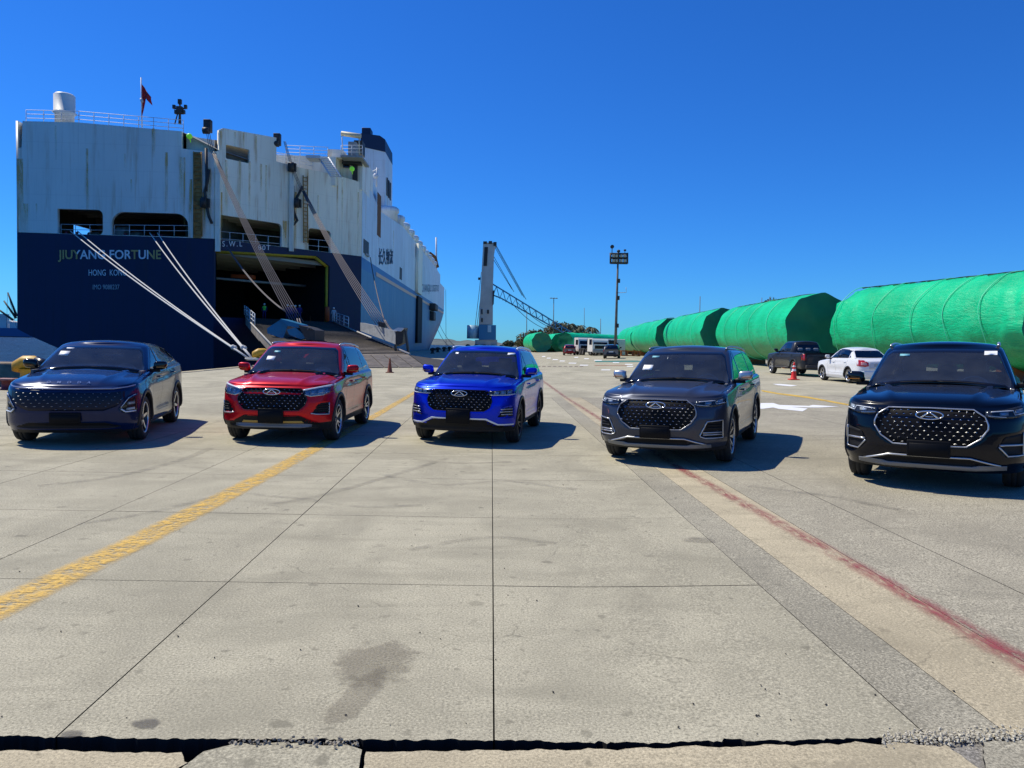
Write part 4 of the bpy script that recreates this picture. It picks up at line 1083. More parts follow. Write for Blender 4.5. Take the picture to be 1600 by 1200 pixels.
class Car:
    """A car body lofted from its plan outline, side profile and greenhouse. Local frame: front towards -Y,
    origin on the ground midway between the axles; s = distance back from the front bumper."""
    def __init__(s, **k):
        d = dict(L=4.5, W=1.84, H=1.70, wb=2.67, fo=.88, clr=.24, r=.36, zf=.96, zc=1.09, belt=1.10, ws=1.12, rf=2.0, rr=3.95, rb=4.4,
                 wr=.655, wbelt=.845, nose=None, tail=None, dent=[], ridge=.02, nc=.62, arch=.42, crown=.075, roofdrop=.10, windows=None,
                 hi=True, beltrise=.05, hoodflat=.75, creases=True, bed=None)
        d.update(k)
        for a, b in d.items(): setattr(s, a, b)
        s.y0 = -(s.fo + s.wb / 2)
        s.nose = s.nose or [(s.clr, .12), (.36, .035), (.52, .0), (.70, .0), (.84, .03), (s.zf - .05, .08), (s.zf, .16)]
        s.tail = s.tail or [(s.clr, .10), (.4, .02), (.55, .0), (.8, .03), (s.belt, .14)]
    def Y(s, q): return q + s.y0
    def ztop(s, q):
        z = lerp(s.zf, s.zc, max(0., min(1, q / (s.ws + .1))) ** s.hoodflat)
        if q > s.ws: z = s.zc + (s.belt + s.beltrise * (q - s.ws) / (s.L - s.ws) - s.zc) * sm(s.ws, s.ws + .5, q)
        z -= .10 * sm(s.L - .35, s.L, q)
        return z
    def outline(s, n, W, q0, q1, cf, cr, nf, nr, nth=26, step=.045):
        "half outline from front centre to rear centre: list of (x, q, frontness, rearness)"
        o = []
        for i in range(nth + 1):
            th = (i / nth) ** .92 * math.pi / 2
            x = W * math.sin(th) ** (2 / nf) if th > 0 else 0
            o.append((x, q0 + cf * (1 - math.cos(th) ** (2 / nf) if th < math.pi / 2 else 1), math.cos(th) ** .6 if th < math.pi / 2 else 0, 0))
        m = max(2, int((q1 - cr - q0 - cf) / step))
        for i in range(1, m):
            o.append((W, lerp(q0 + cf, q1 - cr, i / m), 0, 0))
        for i in range(nth, -1, -2):
            th = i / nth * math.pi / 2
            x = W * math.sin(th) ** (2 / nr) if th > 0 else 0
            o.append((x, q1 - cr * (1 - math.cos(th) ** (2 / nr) if th < math.pi / 2 else 1), 0, math.cos(th) ** .6 if th < math.pi / 2 else 0))
        return o
    def lower_pt(s, x, q, fr, re, t):
        zb = s.clr + .02 * (1 - fr)
        zt = s.ztop(q)
        z = lerp(zb, zt, t)
        side = max(0., 1 - fr - re)
        q2 = q + fr * interp(s.nose, z) - re * interp(s.tail, z)
        # side section
        so = .055 * (1 - sm(s.clr, s.clr + .16, z)) + .03 * sm(zt - .22, zt, z) + .045 * sm(zt - .05, zt, z) ** 2
        qa, qb = s.fo, s.fo + s.wb
        mid = math.exp(-((q - (qa + qb) / 2) / (s.wb * .30)) ** 4)
        if s.creases:
            so += mid * (.035 * math.exp(-((z - .52) / .13) ** 2) + .006)
            so += .012 * math.exp(-((z - (zt - .16)) / .05) ** 2) * mid
        for a in (qa, qb):
            d = math.hypot(q - a, z - s.r)
            so -= .018 * math.exp(-((d - s.arch) / .11) ** 2)
        x2 = x * (1 - so * (side * .999 + .35 * fr + .35 * re) / (s.W / 2)) if x > 0 else 0
        if x > s.W * .3 and side > 0: x2 = min(x2, s.W / 2 + .02)
        # front dents
        for (bot, top, dep) in s.dent:
            if fr > 0 and bot[0][0] < x < bot[-1][0]:
                zb_, zt_ = interp(bot, x), interp(top, x)
                e = min(z - zb_, zt_ - z, (x - bot[0][0]) * .8 if bot[0][0] > -.01 else 9, bot[-1][0] - x)
                q2 += dep * sm(-.005, .035, e)
        return x2, q2, z
    def body(s):
        ol = s.outline(0, s.W / 2, 0, s.L, s.nc, .45, 2.7, 3.2)
        s.ol = ol
        n = len(ol); NT = 34 if s.hi else 18
        V = []; F = []
        for j in range(NT + 1):
            t = j / NT
            t = 1 - (1 - t) ** 1.15
            for (x, q, fr, re) in ol: V.append(s.lower_pt(x, q, fr, re, t))
        for j in range(NT):
            for i in range(n - 1):
                F.append(((j * n + i, j * n + i + 1, (j + 1) * n + i + 1, (j + 1) * n + i), 'side', j))
        # cap
        K = 28 if s.hi else 8
        base = NT * n
        cap = []
        for i in range(n):
            xe, qe, ze = V[base + i]
            row = []
            for k in range(K):
                f = k / K
                x = xe * f
                cr = s.crown * (1 - f ** 2.6) * min(1, xe / (s.W / 2)) * (1 - .6 * sm(s.L - .8, s.L, qe))
                rg = 0
                if qe < s.ws + .3:
                    xr = lerp(.36, .56, qe / s.ws)
                    rg = s.ridge * 1.15 * math.exp(-(abs(x - xr) / .045) ** 1.3) * sm(.08, .6, qe) - s.ridge * .5 * sm(.08, .6, qe) * math.exp(-((x - xr - .12) / .07) ** 2)
                row.append(len(V)); V.append((x, qe, ze + cr + rg))
            row.append(base + i); cap.append(row)
        for i in range(n - 1):
            for k in range(K):
                F.append(((cap[i][k], cap[i + 1][k], cap[i + 1][k + 1], cap[i][k + 1]), 'cap', 0))
        s.lower = (V, F, NT)
        # greenhouse
        V2 = []; F2 = []
        NU = 22 if s.hi else 12
        rows = []
        for j in range(NU + 1):
            u = j / NU
            uu = u if u < .85 else .85 + (u - .85)
            q0 = lerp(s.ws, s.rf, u ** 1.02) - .05 * math.sin(math.pi * u)
            q1 = lerp(s.rb, s.rr, u ** 1.0) + .05 * math.sin(math.pi * u)
            w = lerp(s.wbelt, s.wr, u ** 1.15) + .012 * math.sin(math.pi * u) - .07 * max(0, (u - .88) / .12) ** 2
            if u > .92: q0 += .05 * ((u - .92) / .08) ** 2
            o = s.outline(0, w, q0, q1, .32, .28, 2.9, 3.4, nth=24)
            if rows and len(o) != len(rows[0]): o = s.resamp(o, len(rows[0]))
            r = []
            for (x, q, fr, re) in o:
                zt = s.roofz(q)
                z = lerp(s.ztop(min(max(q, s.ws), s.L - .1)) - .03, zt, u)
                r.append(len(V2)); V2.append((x, q, z))
            rows.append(r if rows is None else r)
            if j == 0: s.g0 = o
        n2 = len(rows[0])
        for j in range(NU):
            for i in range(n2 - 1):
                F2.append(((rows[j][i], rows[j][i + 1], rows[j + 1][i + 1], rows[j + 1][i]), 'gh', j))
        K = 10
        cap = []
        for i in range(n2):
            xe, qe, ze = V2[rows[-1][i]]
            row = []
            for k in range(K):
                f = k / K
                row.append(len(V2)); V2.append((xe * f, qe, ze + .05 * (1 - f ** 2) * min(1, xe / s.wr)))
            row.append(rows[-1][i]); cap.append(row)
        for i in range(n2 - 1):
            for k in range(K):
                F2.append(((cap[i][k], cap[i + 1][k], cap[i + 1][k + 1], cap[i][k + 1]), 'roof', 0))
        s.green = (V2, F2, NU)
        # bvh of the whole
        vs = []; fs = []
        for sg in (1, -1):
            for V_, F_ in ((V, F), (V2, F2)):
                o = len(vs)
                vs += [Vector((sg * x, s.Y(q), z)) for x, q, z in V_]
                fs += [tuple(i + o for i in f[0]) for f in F_]
        s.bvh = BVHTree.FromPolygons(vs, fs)
    def resamp(s, o, n):
        m = len(o); r = []
        for i in range(n):
            f = i * (m - 1) / (n - 1); a = int(f); b = min(a + 1, m - 1); t = f - a
            r.append(tuple(lerp(o[a][k], o[b][k], t) for k in range(4)))
        return r
    def roofz(s, q):
        m = (s.rf + s.rr) / 2
        e = q - (s.rf + .45)
        return s.H - .05 - (s.roofdrop * (e / (s.rr - s.rf)) ** 2 if e > 0 else .045 * (e / .6) ** 2)
    # projections ------------------------------------------------
    def hit(s, axis, a, b, sg=1):
        if axis == 'front': o, d = Vector((a, -9, b)), Vector((0, 1, 0))
        elif axis == 'back': o, d = Vector((a, 9, b)), Vector((0, -1, 0))
        elif axis == 'side': o, d = Vector((sg * 4, a, b)), Vector((-sg, 0, 0))
        else: o, d = Vector((a, b, 6)), Vector((0, 0, -1))
        h = s.bvh.ray_cast(o, d)[0]
        if h is None:
            g = {'front': (a, s.Y(.2), b), 'back': (a, s.Y(s.L - .2), b), 'side': (sg * s.W / 2, a, b), 'top': (a, b, 1)}[axis]
            h = s.bvh.find_nearest(Vector(g))[0]
        return h, d
    def patch(s, bot, top, axis='front', sg=1, off=.006, skirt=.03, du=.05, nv=6, mi=0, mb=None, border=None, mirror=False):
        """panel that follows the body: region between two polylines (a -> b)."""
        mb = mb or MB()
        for mm in ((1, -1) if mirror else (1,)):
            a0, a1 = max(bot[0][0], top[0][0]), min(bot[-1][0], top[-1][0])
            xs = sorted(set([round(p[0], 5) for p in bot + top if a0 <= p[0] <= a1] + [a0, a1]))
            X = [xs[0]]
            for u, v in zip(xs, xs[1:]):
                k = max(1, int((v - u) / du + .5))
                X += [lerp(u, v, (i + 1) / k) for i in range(k)]
            if border:
                X = sorted(set(X + [a0 + border, a1 - border]))
            T = [i / nv for i in range(nv + 1)]
            vs = []; nX = len(X)
            for t_ in T:
                for a in X:
                    zb, zt = interp(bot, a), interp(top, a)
                    t = t_
                    if border and zt - zb > 2.5 * border:
                        e = border / (zt - zb)
                        if T.index(t_) == 1: t = e
                        elif T.index(t_) == nv - 1: t = 1 - e
                        elif 1 < T.index(t_) < nv - 1: t = lerp(e, 1 - e, (T.index(t_) - 1) / (nv - 2))
                    b = lerp(zb, zt, t)
                    h, d = s.hit(axis, a * (mm if axis in ('front', 'back', 'top') else 1), b, sg * mm)
                    vs.append(h - d * off)
            fs = []; fm = []
            nT = nv + 1
            for j in range(nv):
                for i in range(nX - 1):
                    fs.append((j * nX + i, j * nX + i + 1, (j + 1) * nX + i + 1, (j + 1) * nX + i))
                    edge = border and (j in (0, nv - 1) or X[i + 1] <= a0 + border + 1e-4 or X[i] >= a1 - border - 1e-4)
                    fm.append(1 if edge else mi)
            ring = [i for i in range(nX)] + [j * nX + nX - 1 for j in range(1, nT)] + [nv * nX + i for i in range(nX - 2, -1, -1)] + [j * nX for j in range(nT - 2, 0, -1)]
            o = len(vs)
            vs += [vs[i] + d * (skirt + off) for i in ring]
            m = len(ring)
            for i in range(m):
                fs.append((ring[i], ring[(i + 1) % m], o + (i + 1) % m, o + i)); fm.append(1 if border else mi)
            oo = len(mb.v)
            mb.v += [tuple(v) for v in vs]
            for f, q in zip(fs, fm):
                mb.f.append(tuple(i + oo for i in f)); mb.m.append(q); mb.smooth.append(True)
        return mb
    def line(s, pts, w=.008, axis='front', sg=1, off=.002, mb=None, step=.04, mi=0, mirror=False, round_=None):
        "thin strip (or tube) laid on the body along a 2d polyline"
        mb = mb or MB()
        for mm in ((1, -1) if mirror else (1,)):
            P = []
            for (a, b), (c, d) in zip(pts, pts[1:]):
                k = max(1, int(math.hypot(c - a, d - b) / step))
                P += [(lerp(a, c, i / k), lerp(b, d, i / k)) for i in range(k)]
            P.append(pts[-1])
            H = [s.hit(axis, a * (mm if axis in ('front', 'back', 'top') else 1), b, sg * mm) for a, b in P]
            C3 = [h - d * off for h, d in H]
            if round_:
                mb.tube(C3, round_, 6, mi)
                continue
            dr = H[0][1]
            vs = []; fs = []
            for i, c in enumerate(C3):
                t = (C3[min(i + 1, len(C3) - 1)] - C3[max(i - 1, 0)]).normalized()
                nrm = t.cross(dr)
                if nrm.length < 1e-4: nrm = Vector((0, 0, 1))
                nrm.normalize()
                vs += [c - nrm * w / 2, c + nrm * w / 2]
                if i: fs.append((2 * i - 2, 2 * i - 1, 2 * i + 1, 2 * i))
            mb.add(vs, fs, mi, True)
        return mb
def inpoly(x, z, bot, top, e):
    if x < bot[0][0] + e * .6 or x > bot[-1][0] - e * .6: return False
    return interp(bot, x) + e < z < interp(top, x) - e
def tyre_mb(R, w=.225, n=40):
    mb = MB(); b = .69 * R; h = w / 2
    prof = [(b, -h * .8), (b + .012, -h * .95), (b + .05, -h * 1.02), (R - .045, -h), (R - .012, -h * .86), (R - .004, -h * .6), (R, -h * .3), (R - .008, -h * .27), (R - .008, -h * .2), (R, -h * .17),
            (R, h * .17), (R - .008, h * .2), (R - .008, h * .27), (R, h * .3), (R - .004, h * .6), (R - .012, h * .86), (R - .045, h), (b + .05, h * 1.02), (b + .012, h * .95), (b, h * .8)]
    mb.lathe(prof, n, 0, axis='X')
    return mb
def rim_mb(R, style, w=.225, n=40):
    "0 = alloy face, 1 = dark"
    mb = MB(); b = .69 * R; h = w / 2
    mb.lathe([(b + .004, -h * .8), (b - .02, -h * .7), (b - .03, h * .3), (b - .012, h * .78), (b + .006, h * .86), (b + .002, h * .7)], n, 1, axis='X')
    mb.lathe([(b + .008, h * .80), (b + .004, h * .93), (b - .012, h * .9), (b - .014, h * .75)], n, 0, axis='X')
    mb.lathe([(0.001, h * .62), (.045, h * .62), (.06, h * .5), (.07, h * .1)], 16, 1 if style[2] else 0, axis='X')
    ns, dbl, dark, w0, w1 = style
    for k in range(ns):
        a = 2 * math.pi * (k + .25) / ns
        for dd in ((-1, 1) if dbl else (0,)):
            a1 = a + dd * dbl; a0 = a + dd * dbl * .35
            # spoke from hub to rim: a bar with a raised face
            p0 = Vector((0, math.cos(a0), math.sin(a0))) * .05; p1 = Vector((0, math.cos(a1), math.sin(a1))) * (b - .004)
            t = (p1 - p0).normalized(); sd = Vector((1, 0, 0)).cross(t)
            vs = []
            for p, ww, hf in ((p0, w0, h * .58), (p0.lerp(p1, .55), (w0 + w1) / 2, h * .66), (p1, w1, h * .82)):
                for sgn, q in ((-1, 0), (-.72, 1), (.72, 1), (1, 0)):
                    vs.append(p + sd * ww * sgn + Vector((hf - (.025 if q == 0 else 0), 0, 0)))
            fs = []; o = len(mb.v)
            for i in (0, 4):
                for j in range(3):
                    fs.append((i + j, i + j + 1, i + j + 5, i + j + 4))
            mb.add(vs, fs, 1)
            for q in (-5, -2):  # the raised faces take the bright finish
                mb.m[q] = 0
    return mb
def disc_mb(R):
    mb = MB()
    mb.cyl((-.035, 0, 0), (-.02, 0, 0), R * .42, 24)
    mb.box((-.02, R * .36, .02), (.06, .09, .16))
    return mb
WHEELS = {}
def add_wheels(root, c, style, alloy, dark, steer=0):
    key = (c.r, style, alloy.name, dark.name)
    if key not in WHEELS:
        WHEELS[key] = (tyre_mb(c.r).mesh('tyre', M_RUBBER), rim_mb(c.r, style).mesh('rim', [alloy, dark]), disc_mb(c.r).mesh('brake_disc', M_DISC))
    ty, ri, di = WHEELS[key]
    for yy in (-c.wb / 2, c.wb / 2):
        for sg in (1, -1):
            w = empty('wheel', parent=root)
            w.location = (sg * (c.W / 2 - .115), yy, c.r)
            w.rotation_euler = (random.uniform(0, 1) * 0, 0, (0 if sg > 0 else math.pi) + (steer if yy < 0 else 0))
            for nm, me in (('tyre', ty), ('rim', ri), ('brake_disc', di)):
                o = bpy.data.objects.new(nm, me); COL.objects.link(o); o.parent = w
                o.rotation_euler = (random.uniform(0, 6.28), 0, 0)
def emblem(parent, c, z, w=.135, off=.012, m=None, name='emblem'):
    "oval ring round a pointed arch"
    mb = MB(); h, d = c.hit('front', 0, z)
    pts = [Vector((w * math.cos(a), 0, .046 * math.sin(a))) for a in [2 * math.pi * k / 28 for k in range(29)]]
    mb.tube(pts, .0085, 6, cap=False)
    mb.tube([(-w * .62, 0, -.030), (-.012, 0, .026), (.0, 0, .036)], [.013, .009, .006], 6)
    mb.tube([(w * .62, 0, -.030), (.012, 0, .026), (.0, 0, .036)], [.013, .009, .006], 6)
    mb.tube([(-w * .3, 0, -.018), (w * .3, 0, -.018)], .005, 6)
    o = mb.build(name, m or M_CHROME, parent)
    o.location = h - d * off
    o.rotation_euler = (R_(-8), 0, 0)
    return o
def studs(c, bot, top, rows, sx, size, mtl, parent, off=.02, skip=None, curve=.03, shape='stud', name='grille_studs'):
    "staggered rows of small faceted studs across a grille"
    mb = MB()
    x0, x1 = bot[0][0], bot[-1][0]
    zlo = min(p[1] for p in bot); zhi = max(p[1] for p in top)
    for r in range(rows):
        f = (r + .5) / rows
        n = int((x1 - x0) / sx)
        for k in range(-n, n + 1):
            x = (k + (.5 if r % 2 else 0)) * sx * (.86 + .2 * (1 - f))
            z = lerp(zlo, zhi, f) + curve * (1 - 2 * f) * (x / x1) ** 2 * 1.0
            sz = size * (1.15 - .5 * f)
            if not inpoly(x, z, bot, top, .022): continue
            if skip and skip(x, z): continue
            h, d = c.hit('front', x, z)
            p = h - d * off
            if shape == 'stud':
                a, b_, dd = sz, sz * .62, sz * .7
            else:
                a, b_, dd = sz * 1.5, sz * .45, sz * .5
            vs = [p + Vector((-a, 0, 0)), p + Vector((0, 0, -b_)), p + Vector((a, 0, 0)), p + Vector((0, 0, b_)), p + Vector((0, -dd, b_ * .15))]
            mb.add(vs, [(0, 1, 4), (1, 2, 4), (2, 3, 4), (3, 0, 4), (3, 2, 1, 0)])
    return mb.build(name, mtl, parent, kind='stuff')
def outline_ring(c, bot, top, r, mtl, name, parent, axis='front', off=.008, sg=1, mirror=False, closed=True):
    pts = list(bot) + list(reversed(top))
    if closed: pts.append(pts[0])
    q = [pts[0]]
    for p in pts[1:]:
        if math.hypot(p[0] - q[-1][0], p[1] - q[-1][1]) > 1e-4: q.append(p)
    if mirror: c.line([(-a, b) for a, b in q], axis=axis, off=off, sg=sg, round_=r).build(name, mtl, parent)
    return c.line(q, axis=axis, off=off, sg=sg, round_=r).build(name, mtl, parent)

def emit_body(root, c, pm, clad_h=.0, clad_m=None, roof_m=None):
    clad_m = clad_m or M_CLAD
    ya, yb = c.fo, c.fo + c.wb
    V, F, NT = c.lower
    def mirror_build(V, faces, name, m, parent=root):
        bm = bmesh.new()
        used = {}
        for sg in (1, -1):
            used.clear()
            for f in faces:
                vv = []
                for i in f:
                    if i not in used:
                        x, q, z = V[i]; used[i] = bm.verts.new((sg * x, c.Y(q), z))
                    vv.append(used[i])
                if len(set(vv)) < 3: continue
                try:
                    fc = bm.faces.new(vv if sg > 0 else vv[::-1]); fc.smooth = True
                except ValueError: pass
        bmesh.ops.remove_doubles(bm, verts=bm.verts, dist=2e-4)
        bmesh.ops.dissolve_degenerate(bm, edges=bm.edges, dist=1e-5)
        bmesh.ops.recalc_face_normals(bm, faces=bm.faces)
        me = bpy.data.meshes.new(name); bm.to_mesh(me); bm.free()
        me.materials.append(m)
        o = bpy.data.objects.new(name, me); COL.objects.link(o); o.parent = parent
        return o
    keep = []; clad = []
    for f, kind, j in F:
        cx = sum(V[i][0] for i in f) / len(f); cq = sum(V[i][1] for i in f) / len(f); cz = sum(V[i][2] for i in f) / len(f)
        if kind == 'side':
            if cx > c.W / 2 * .66 and min(math.hypot(cq - ya, cz - c.r), math.hypot(cq - yb, cz - c.r)) < c.arch: continue
            if c.bed and False: continue
            (clad if cz < clad_h else keep).append(f)
        else:
            if c.ws + .10 < cq < c.rb - .25 and cx < c.wbelt - .10: continue
            keep.append(f)
    GV, GF, NU = c.green
    # windows
    zt = lambda q: c.roofz(q)
    wb_, wt_ = c.wbelt - .03, c.wr - .015
    zb0 = c.ztop(c.ws) + .012
    ws_bot = [(wb_ * k / 8, zb0 + c.crown * .92 * (1 - abs(k / 8) ** 2.4)) for k in range(-8, 9)]
    ztop_w = c.roofz(c.rf) - .035
    ws_top = [(-wb_, zb0 + .001), (-wt_ - .01, ztop_w - .06), (-wt_ + .05, ztop_w - .008), (0, ztop_w + .004), (wt_ - .05, ztop_w - .008), (wt_ + .01, ztop_w - .06), (wb_, zb0 + .001)]
    c.ws_bot, c.ws_top = ws_bot, ws_top
    rb0 = c.ztop(c.rb - .1) + .05
    rt0 = c.roofz(c.rr) - .05
    rw_bot = [(-wb_ + .1, rb0), (wb_ - .1, rb0)]
    rw_top = [(-wb_ + .1, rb0 + .001), (-wt_ + .02, rt0 - .03), (-wt_ + .08, rt0), (wt_ - .08, rt0), (wt_ - .02, rt0 - .03), (wb_ - .1, rb0 + .001)]
    bp = c.fo + c.wb * .50; cp = c.fo + c.wb * .93
    side = c.windows or [
        ([(c.ws + .43, 0), (bp - .035, 0)], [(c.ws + .43, .002), (c.rf + .16, .93), (c.rf + .3, 1), (bp - .035, 1)]),
        ([(bp + .035, 0), (cp - .03, 0)], [(bp + .035, 1), (cp - .03, 1)]),
        ([(cp + .03, 0), (c.rb - .42, .12)], [(cp + .03, 1), (c.rr - .22, .9), (c.rb - .42, .14)])]
    def wz(q, u):
        zb = c.ztop(min(max(q, c.ws), c.L - .1)) + .035
        z1 = lerp(c.ztop(min(max(q, c.ws), c.L - .1)), zt(q), .90)
        return lerp(zb, z1, u)
    SW = []
    for b_, t_ in side:
        def dens(pl):
            o = []
            for (a, u), (a2, u2) in zip(pl, pl[1:]):
                k = max(1, int((a2 - a) / .12))
                o += [(lerp(a, a2, i / k), lerp(u, u2, i / k)) for i in range(k)]
            o.append(pl[-1]); return [(c.Y(q), wz(q, u)) for q, u in o]
        SW.append((dens(b_), dens(t_)))
    c.SW = SW
    gk = []; rf = []
    for f, kind, j in GF:
        cx = sum(GV[i][0] for i in f) / len(f); cq = sum(GV[i][1] for i in f) / len(f); cz = sum(GV[i][2] for i in f) / len(f)
        if kind == 'gh':
            if cq < (c.ws + c.rf) / 2 + .5 and cx < wb_ and inpoly(cx, cz, ws_bot, ws_top, .022): continue
            if cq > c.rr - .15 and inpoly(cx, cz, rw_bot, rw_top, .02) and not c.bed: continue
            yy = c.Y(cq)
            if cx > c.wr - .09 and any(inpoly(yy, cz, b_, t_, .016) for b_, t_ in SW): continue
            gk.append(f)
        else: (rf if roof_m else gk).append(f)
    o = len(V)
    Vall = list(V) + list(GV)
    body = mirror_build(Vall, keep + [tuple(i + o for i in f) for f in gk], 'body', pm)
    if clad: mirror_build(V, clad, 'lower_cladding', clad_m)
    if rf: mirror_build(GV, rf, 'roof', roof_m)
    c.patch(ws_bot, ws_top, 'front', off=.010, skirt=.02, du=.09, nv=8, border=.045).build('windscreen', [M_GLASS, M_GLOSSBLK], root)
    if not c.bed: c.patch(rw_bot, rw_top, 'back', off=.008, skirt=.02, du=.1, nv=6, border=.04).build('rear_window', [M_TINT, M_GLOSSBLK], root)
    for b_, t_ in SW:
        for sg in (1, -1):
            c.patch(b_, t_, 'side', sg=sg, off=.004, skirt=.015, du=.1, nv=6, border=.022).build('side_window', [M_TINT, M_GLOSSBLK], root)
    for q in (bp,):
        for sg in (1, -1):
            a = c.Y(q)
            c.patch([(a - .035, wz(q, -.02)), (a + .035, wz(q, -.02))], [(a - .035, wz(q, 1.02)), (a + .035, wz(q, 1.02))], 'side', sg=sg, off=.003, skirt=.012, du=.04).build('door_pillar', M_GLOSSBLK, root)
    # wheel arches
    for sg in (1, -1):
        for yy in (-c.wb / 2, c.wb / 2):
            mb = MB(); vs = []; fs = []
            N = 30; A0, A1 = R_(-10), R_(190)
            prof = [(c.arch - .012, -.10, 1), (c.arch - .012, -.0, 1), (c.arch - .004, .012, 1), (c.arch + .048, .010, 0), (c.arch + .056, -.012, 0)]
            for i in range(N + 1):
                a = lerp(A0, A1, i / N)
                zc_ = max(c.r + math.sin(a) * (c.arch + .03), c.clr + .01)
                h, d = c.hit('side', yy + math.cos(a) * (c.arch + .03), zc_, sg)
                if abs(h.x) < c.W / 2 * .70: h.x = sg * c.W / 2 * .80
                for rr_, out, _ in prof:
                    vs.append((h.x + sg * out, yy + math.cos(a) * rr_, max(c.clr - .02, c.r + math.sin(a) * rr_)))
            m = len(prof)
            for i in range(N):
                for k in range(m - 1): fs.append((i * m + k, (i + 1) * m + k, (i + 1) * m + k + 1, i * m + k + 1))
            mb.add(vs, fs, 0, True)
            mb.build('wheel_arch', clad_m, root)
    # underbody, wells and cabin tub
    mb = MB()
    hw = c.W / 2
    mb.box((0, c.Y((c.L) / 2), c.clr + .12), (1.15, c.L - .5, .2))
    mb.box((0, c.Y((ya + yb) / 2), c.clr + .09), (c.W - .16, c.wb - 2 * c.arch + .02, .14))
    mb.box((0, c.Y(.40), c.clr + .2), (1.35, .35, .3)); mb.box((0, c.Y(c.L - .40), c.clr + .2), (1.3, .35, .3))
    for yy in (-c.wb / 2, c.wb / 2):
        for sg in (1, -1):
            vs = []; fs = []; N = 14
            for i in range(N + 1):
                a = lerp(R_(-12), R_(192), i / N)
                for xx in (hw - .04, hw - .40): vs.append((sg * xx, yy + (c.arch - .004) * math.cos(a), c.r + (c.arch - .004) * math.sin(a)))
            for i in range(N): fs.append((2 * i, 2 * i + 1, 2 * i + 3, 2 * i + 2))
            fs.append(tuple(2 * i + 1 for i in range(N + 1)))
            mb.add(vs, fs)
    mb.build('underbody', M_PLASTIC, root)
    mb = MB()
    t0, t1 = c.Y(c.ws - .05), c.Y(c.rb - .15); cw = c.wbelt - .06
    zf_ = .48
    mb.box((0, (t0 + t1) / 2, zf_), (2 * cw, t1 - t0, .02))
    for sg in (1, -1): mb.box((sg * cw, (t0 + t1) / 2, (zf_ + c.ztop(c.ws + .8)) / 2), (.03, t1 - t0, c.ztop(c.ws + .8) - zf_))
    mb.box((0, t1, .75), (2 * cw, .03, .55)); mb.box((0, t0, .75), (2 * cw - .1, .03, .5))
    # dashboard
    dz = c.ztop(c.ws) - .03
    mb.bbox((0, c.Y(c.ws + .42), dz - .12), (2 * cw - .08, .62, .26), .06, 3)
    mb.bbox((-.38, c.Y(c.ws + .60), dz + .02), (.36, .16, .08), .03)
    mb.build('dashboard', M_INT, root)
    mb = MB()
    for x in (-.37, .37):
        q = c.Y(c.fo + c.wb * .44)
        mb.bbox((x, q - .15, .66), (.5, .5, .18), .06, 3)
        mb.bbox((x, q + .16, .98), (.48, .16, .62), .06, 3, M=Matrix.Translation((0, q + .16, .7)) @ Matrix.Rotation(R_(-12), 4, 'X') @ Matrix.Translation((0, -q - .16, -.7)))
        mb.bbox((x, q + .30, 1.36 - (1.7 - c.H) * .6), (.27, .1, .19), .04, 3)
    q = c.Y(c.fo + c.wb * .80)
    mb.bbox((0, q + .1, .92), (1.25, .16, .62), .06, 3); mb.bbox((0, q - .15, .64), (1.25, .5, .16), .05)
    for x in (-.4, 0, .4): mb.bbox((x, q + .17, 1.28 - (1.7 - c.H) * .6), (.25, .1, .15), .04)
    mb.build('seats', M_SEAT, root)
    mb = MB()
    ctr = Vector((-.37 * c.__dict__.get('drv', -1), c.Y(c.ws + .78), dz - .0))
    pts = [ctr + Vector((.185 * math.cos(a), .06 * math.sin(a) * 1, .175 * math.sin(a))) for a in [2 * math.pi * k / 24 for k in range(25)]]
    mb.tube(pts, .015, 6, cap=False)
    mb.tube([ctr + Vector((-.18, 0, 0)), ctr, ctr + Vector((.18, 0, 0))], .018, 6)
    mb.tube([ctr, ctr + Vector((0, -.06, -.17))], .018, 6); mb.bbox(tuple(ctr), (.13, .05, .11), .02)
    mb.build('steering_wheel', mat('steering_wheel_grey', (.38, .37, .36), .5), root)
    # seams
    mb = MB()
    for sg in (1, -1):
        a = c.Y(c.ws + .36); b = c.Y(bp); e = c.Y(cp + .04)
        zs = c.clr + .22
        c.line([(a, zs), (a - .02, .75), (a + .05, c.ztop(c.ws + .4) - .015)], .009, 'side', sg, .0015, mb)
        c.line([(b, zs), (b, c.ztop(bp) - .01)], .009, 'side', sg, .0015, mb)
        c.line([(c.Y(yb - c.arch - .05), zs), (c.Y(yb - c.arch - .02), .62), (e, c.r + c.arch + .10), (e, c.ztop(cp) - .01)], .009, 'side', sg, .0015, mb)
        c.line([(a, zs), (c.Y(yb - c.arch - .05), zs)], .009, 'side', sg, .0015, mb)
    # bonnet shut lines
    for sg in (1, -1):
        c.line([(sg * (hw - .10), c.Y(.42)), (sg * (hw - .085), c.Y(.8)), (sg * (c.wbelt + .0), c.Y(c.ws + .04))], .009, 'top', 1, .0015, mb)
    mb.build('panel_gaps', M_GLOSSBLK, root)
    for sg in (1, -1):
        for q in (bp - .17, cp - .14):
            z = c.ztop(q) - .13
            h, d = c.hit('side', c.Y(q), z, sg)
            m = MB(); m.bbox((h.x + sg * .022, c.Y(q), z), (.022, .19, .028), .01)
            m.box((h.x + sg * .008, c.Y(q) - .085, z), (.03, .02, .02)); m.box((h.x + sg * .008, c.Y(q) + .085, z), (.03, .02, .02))
            m.build('door_handle', pm, root)
    return body
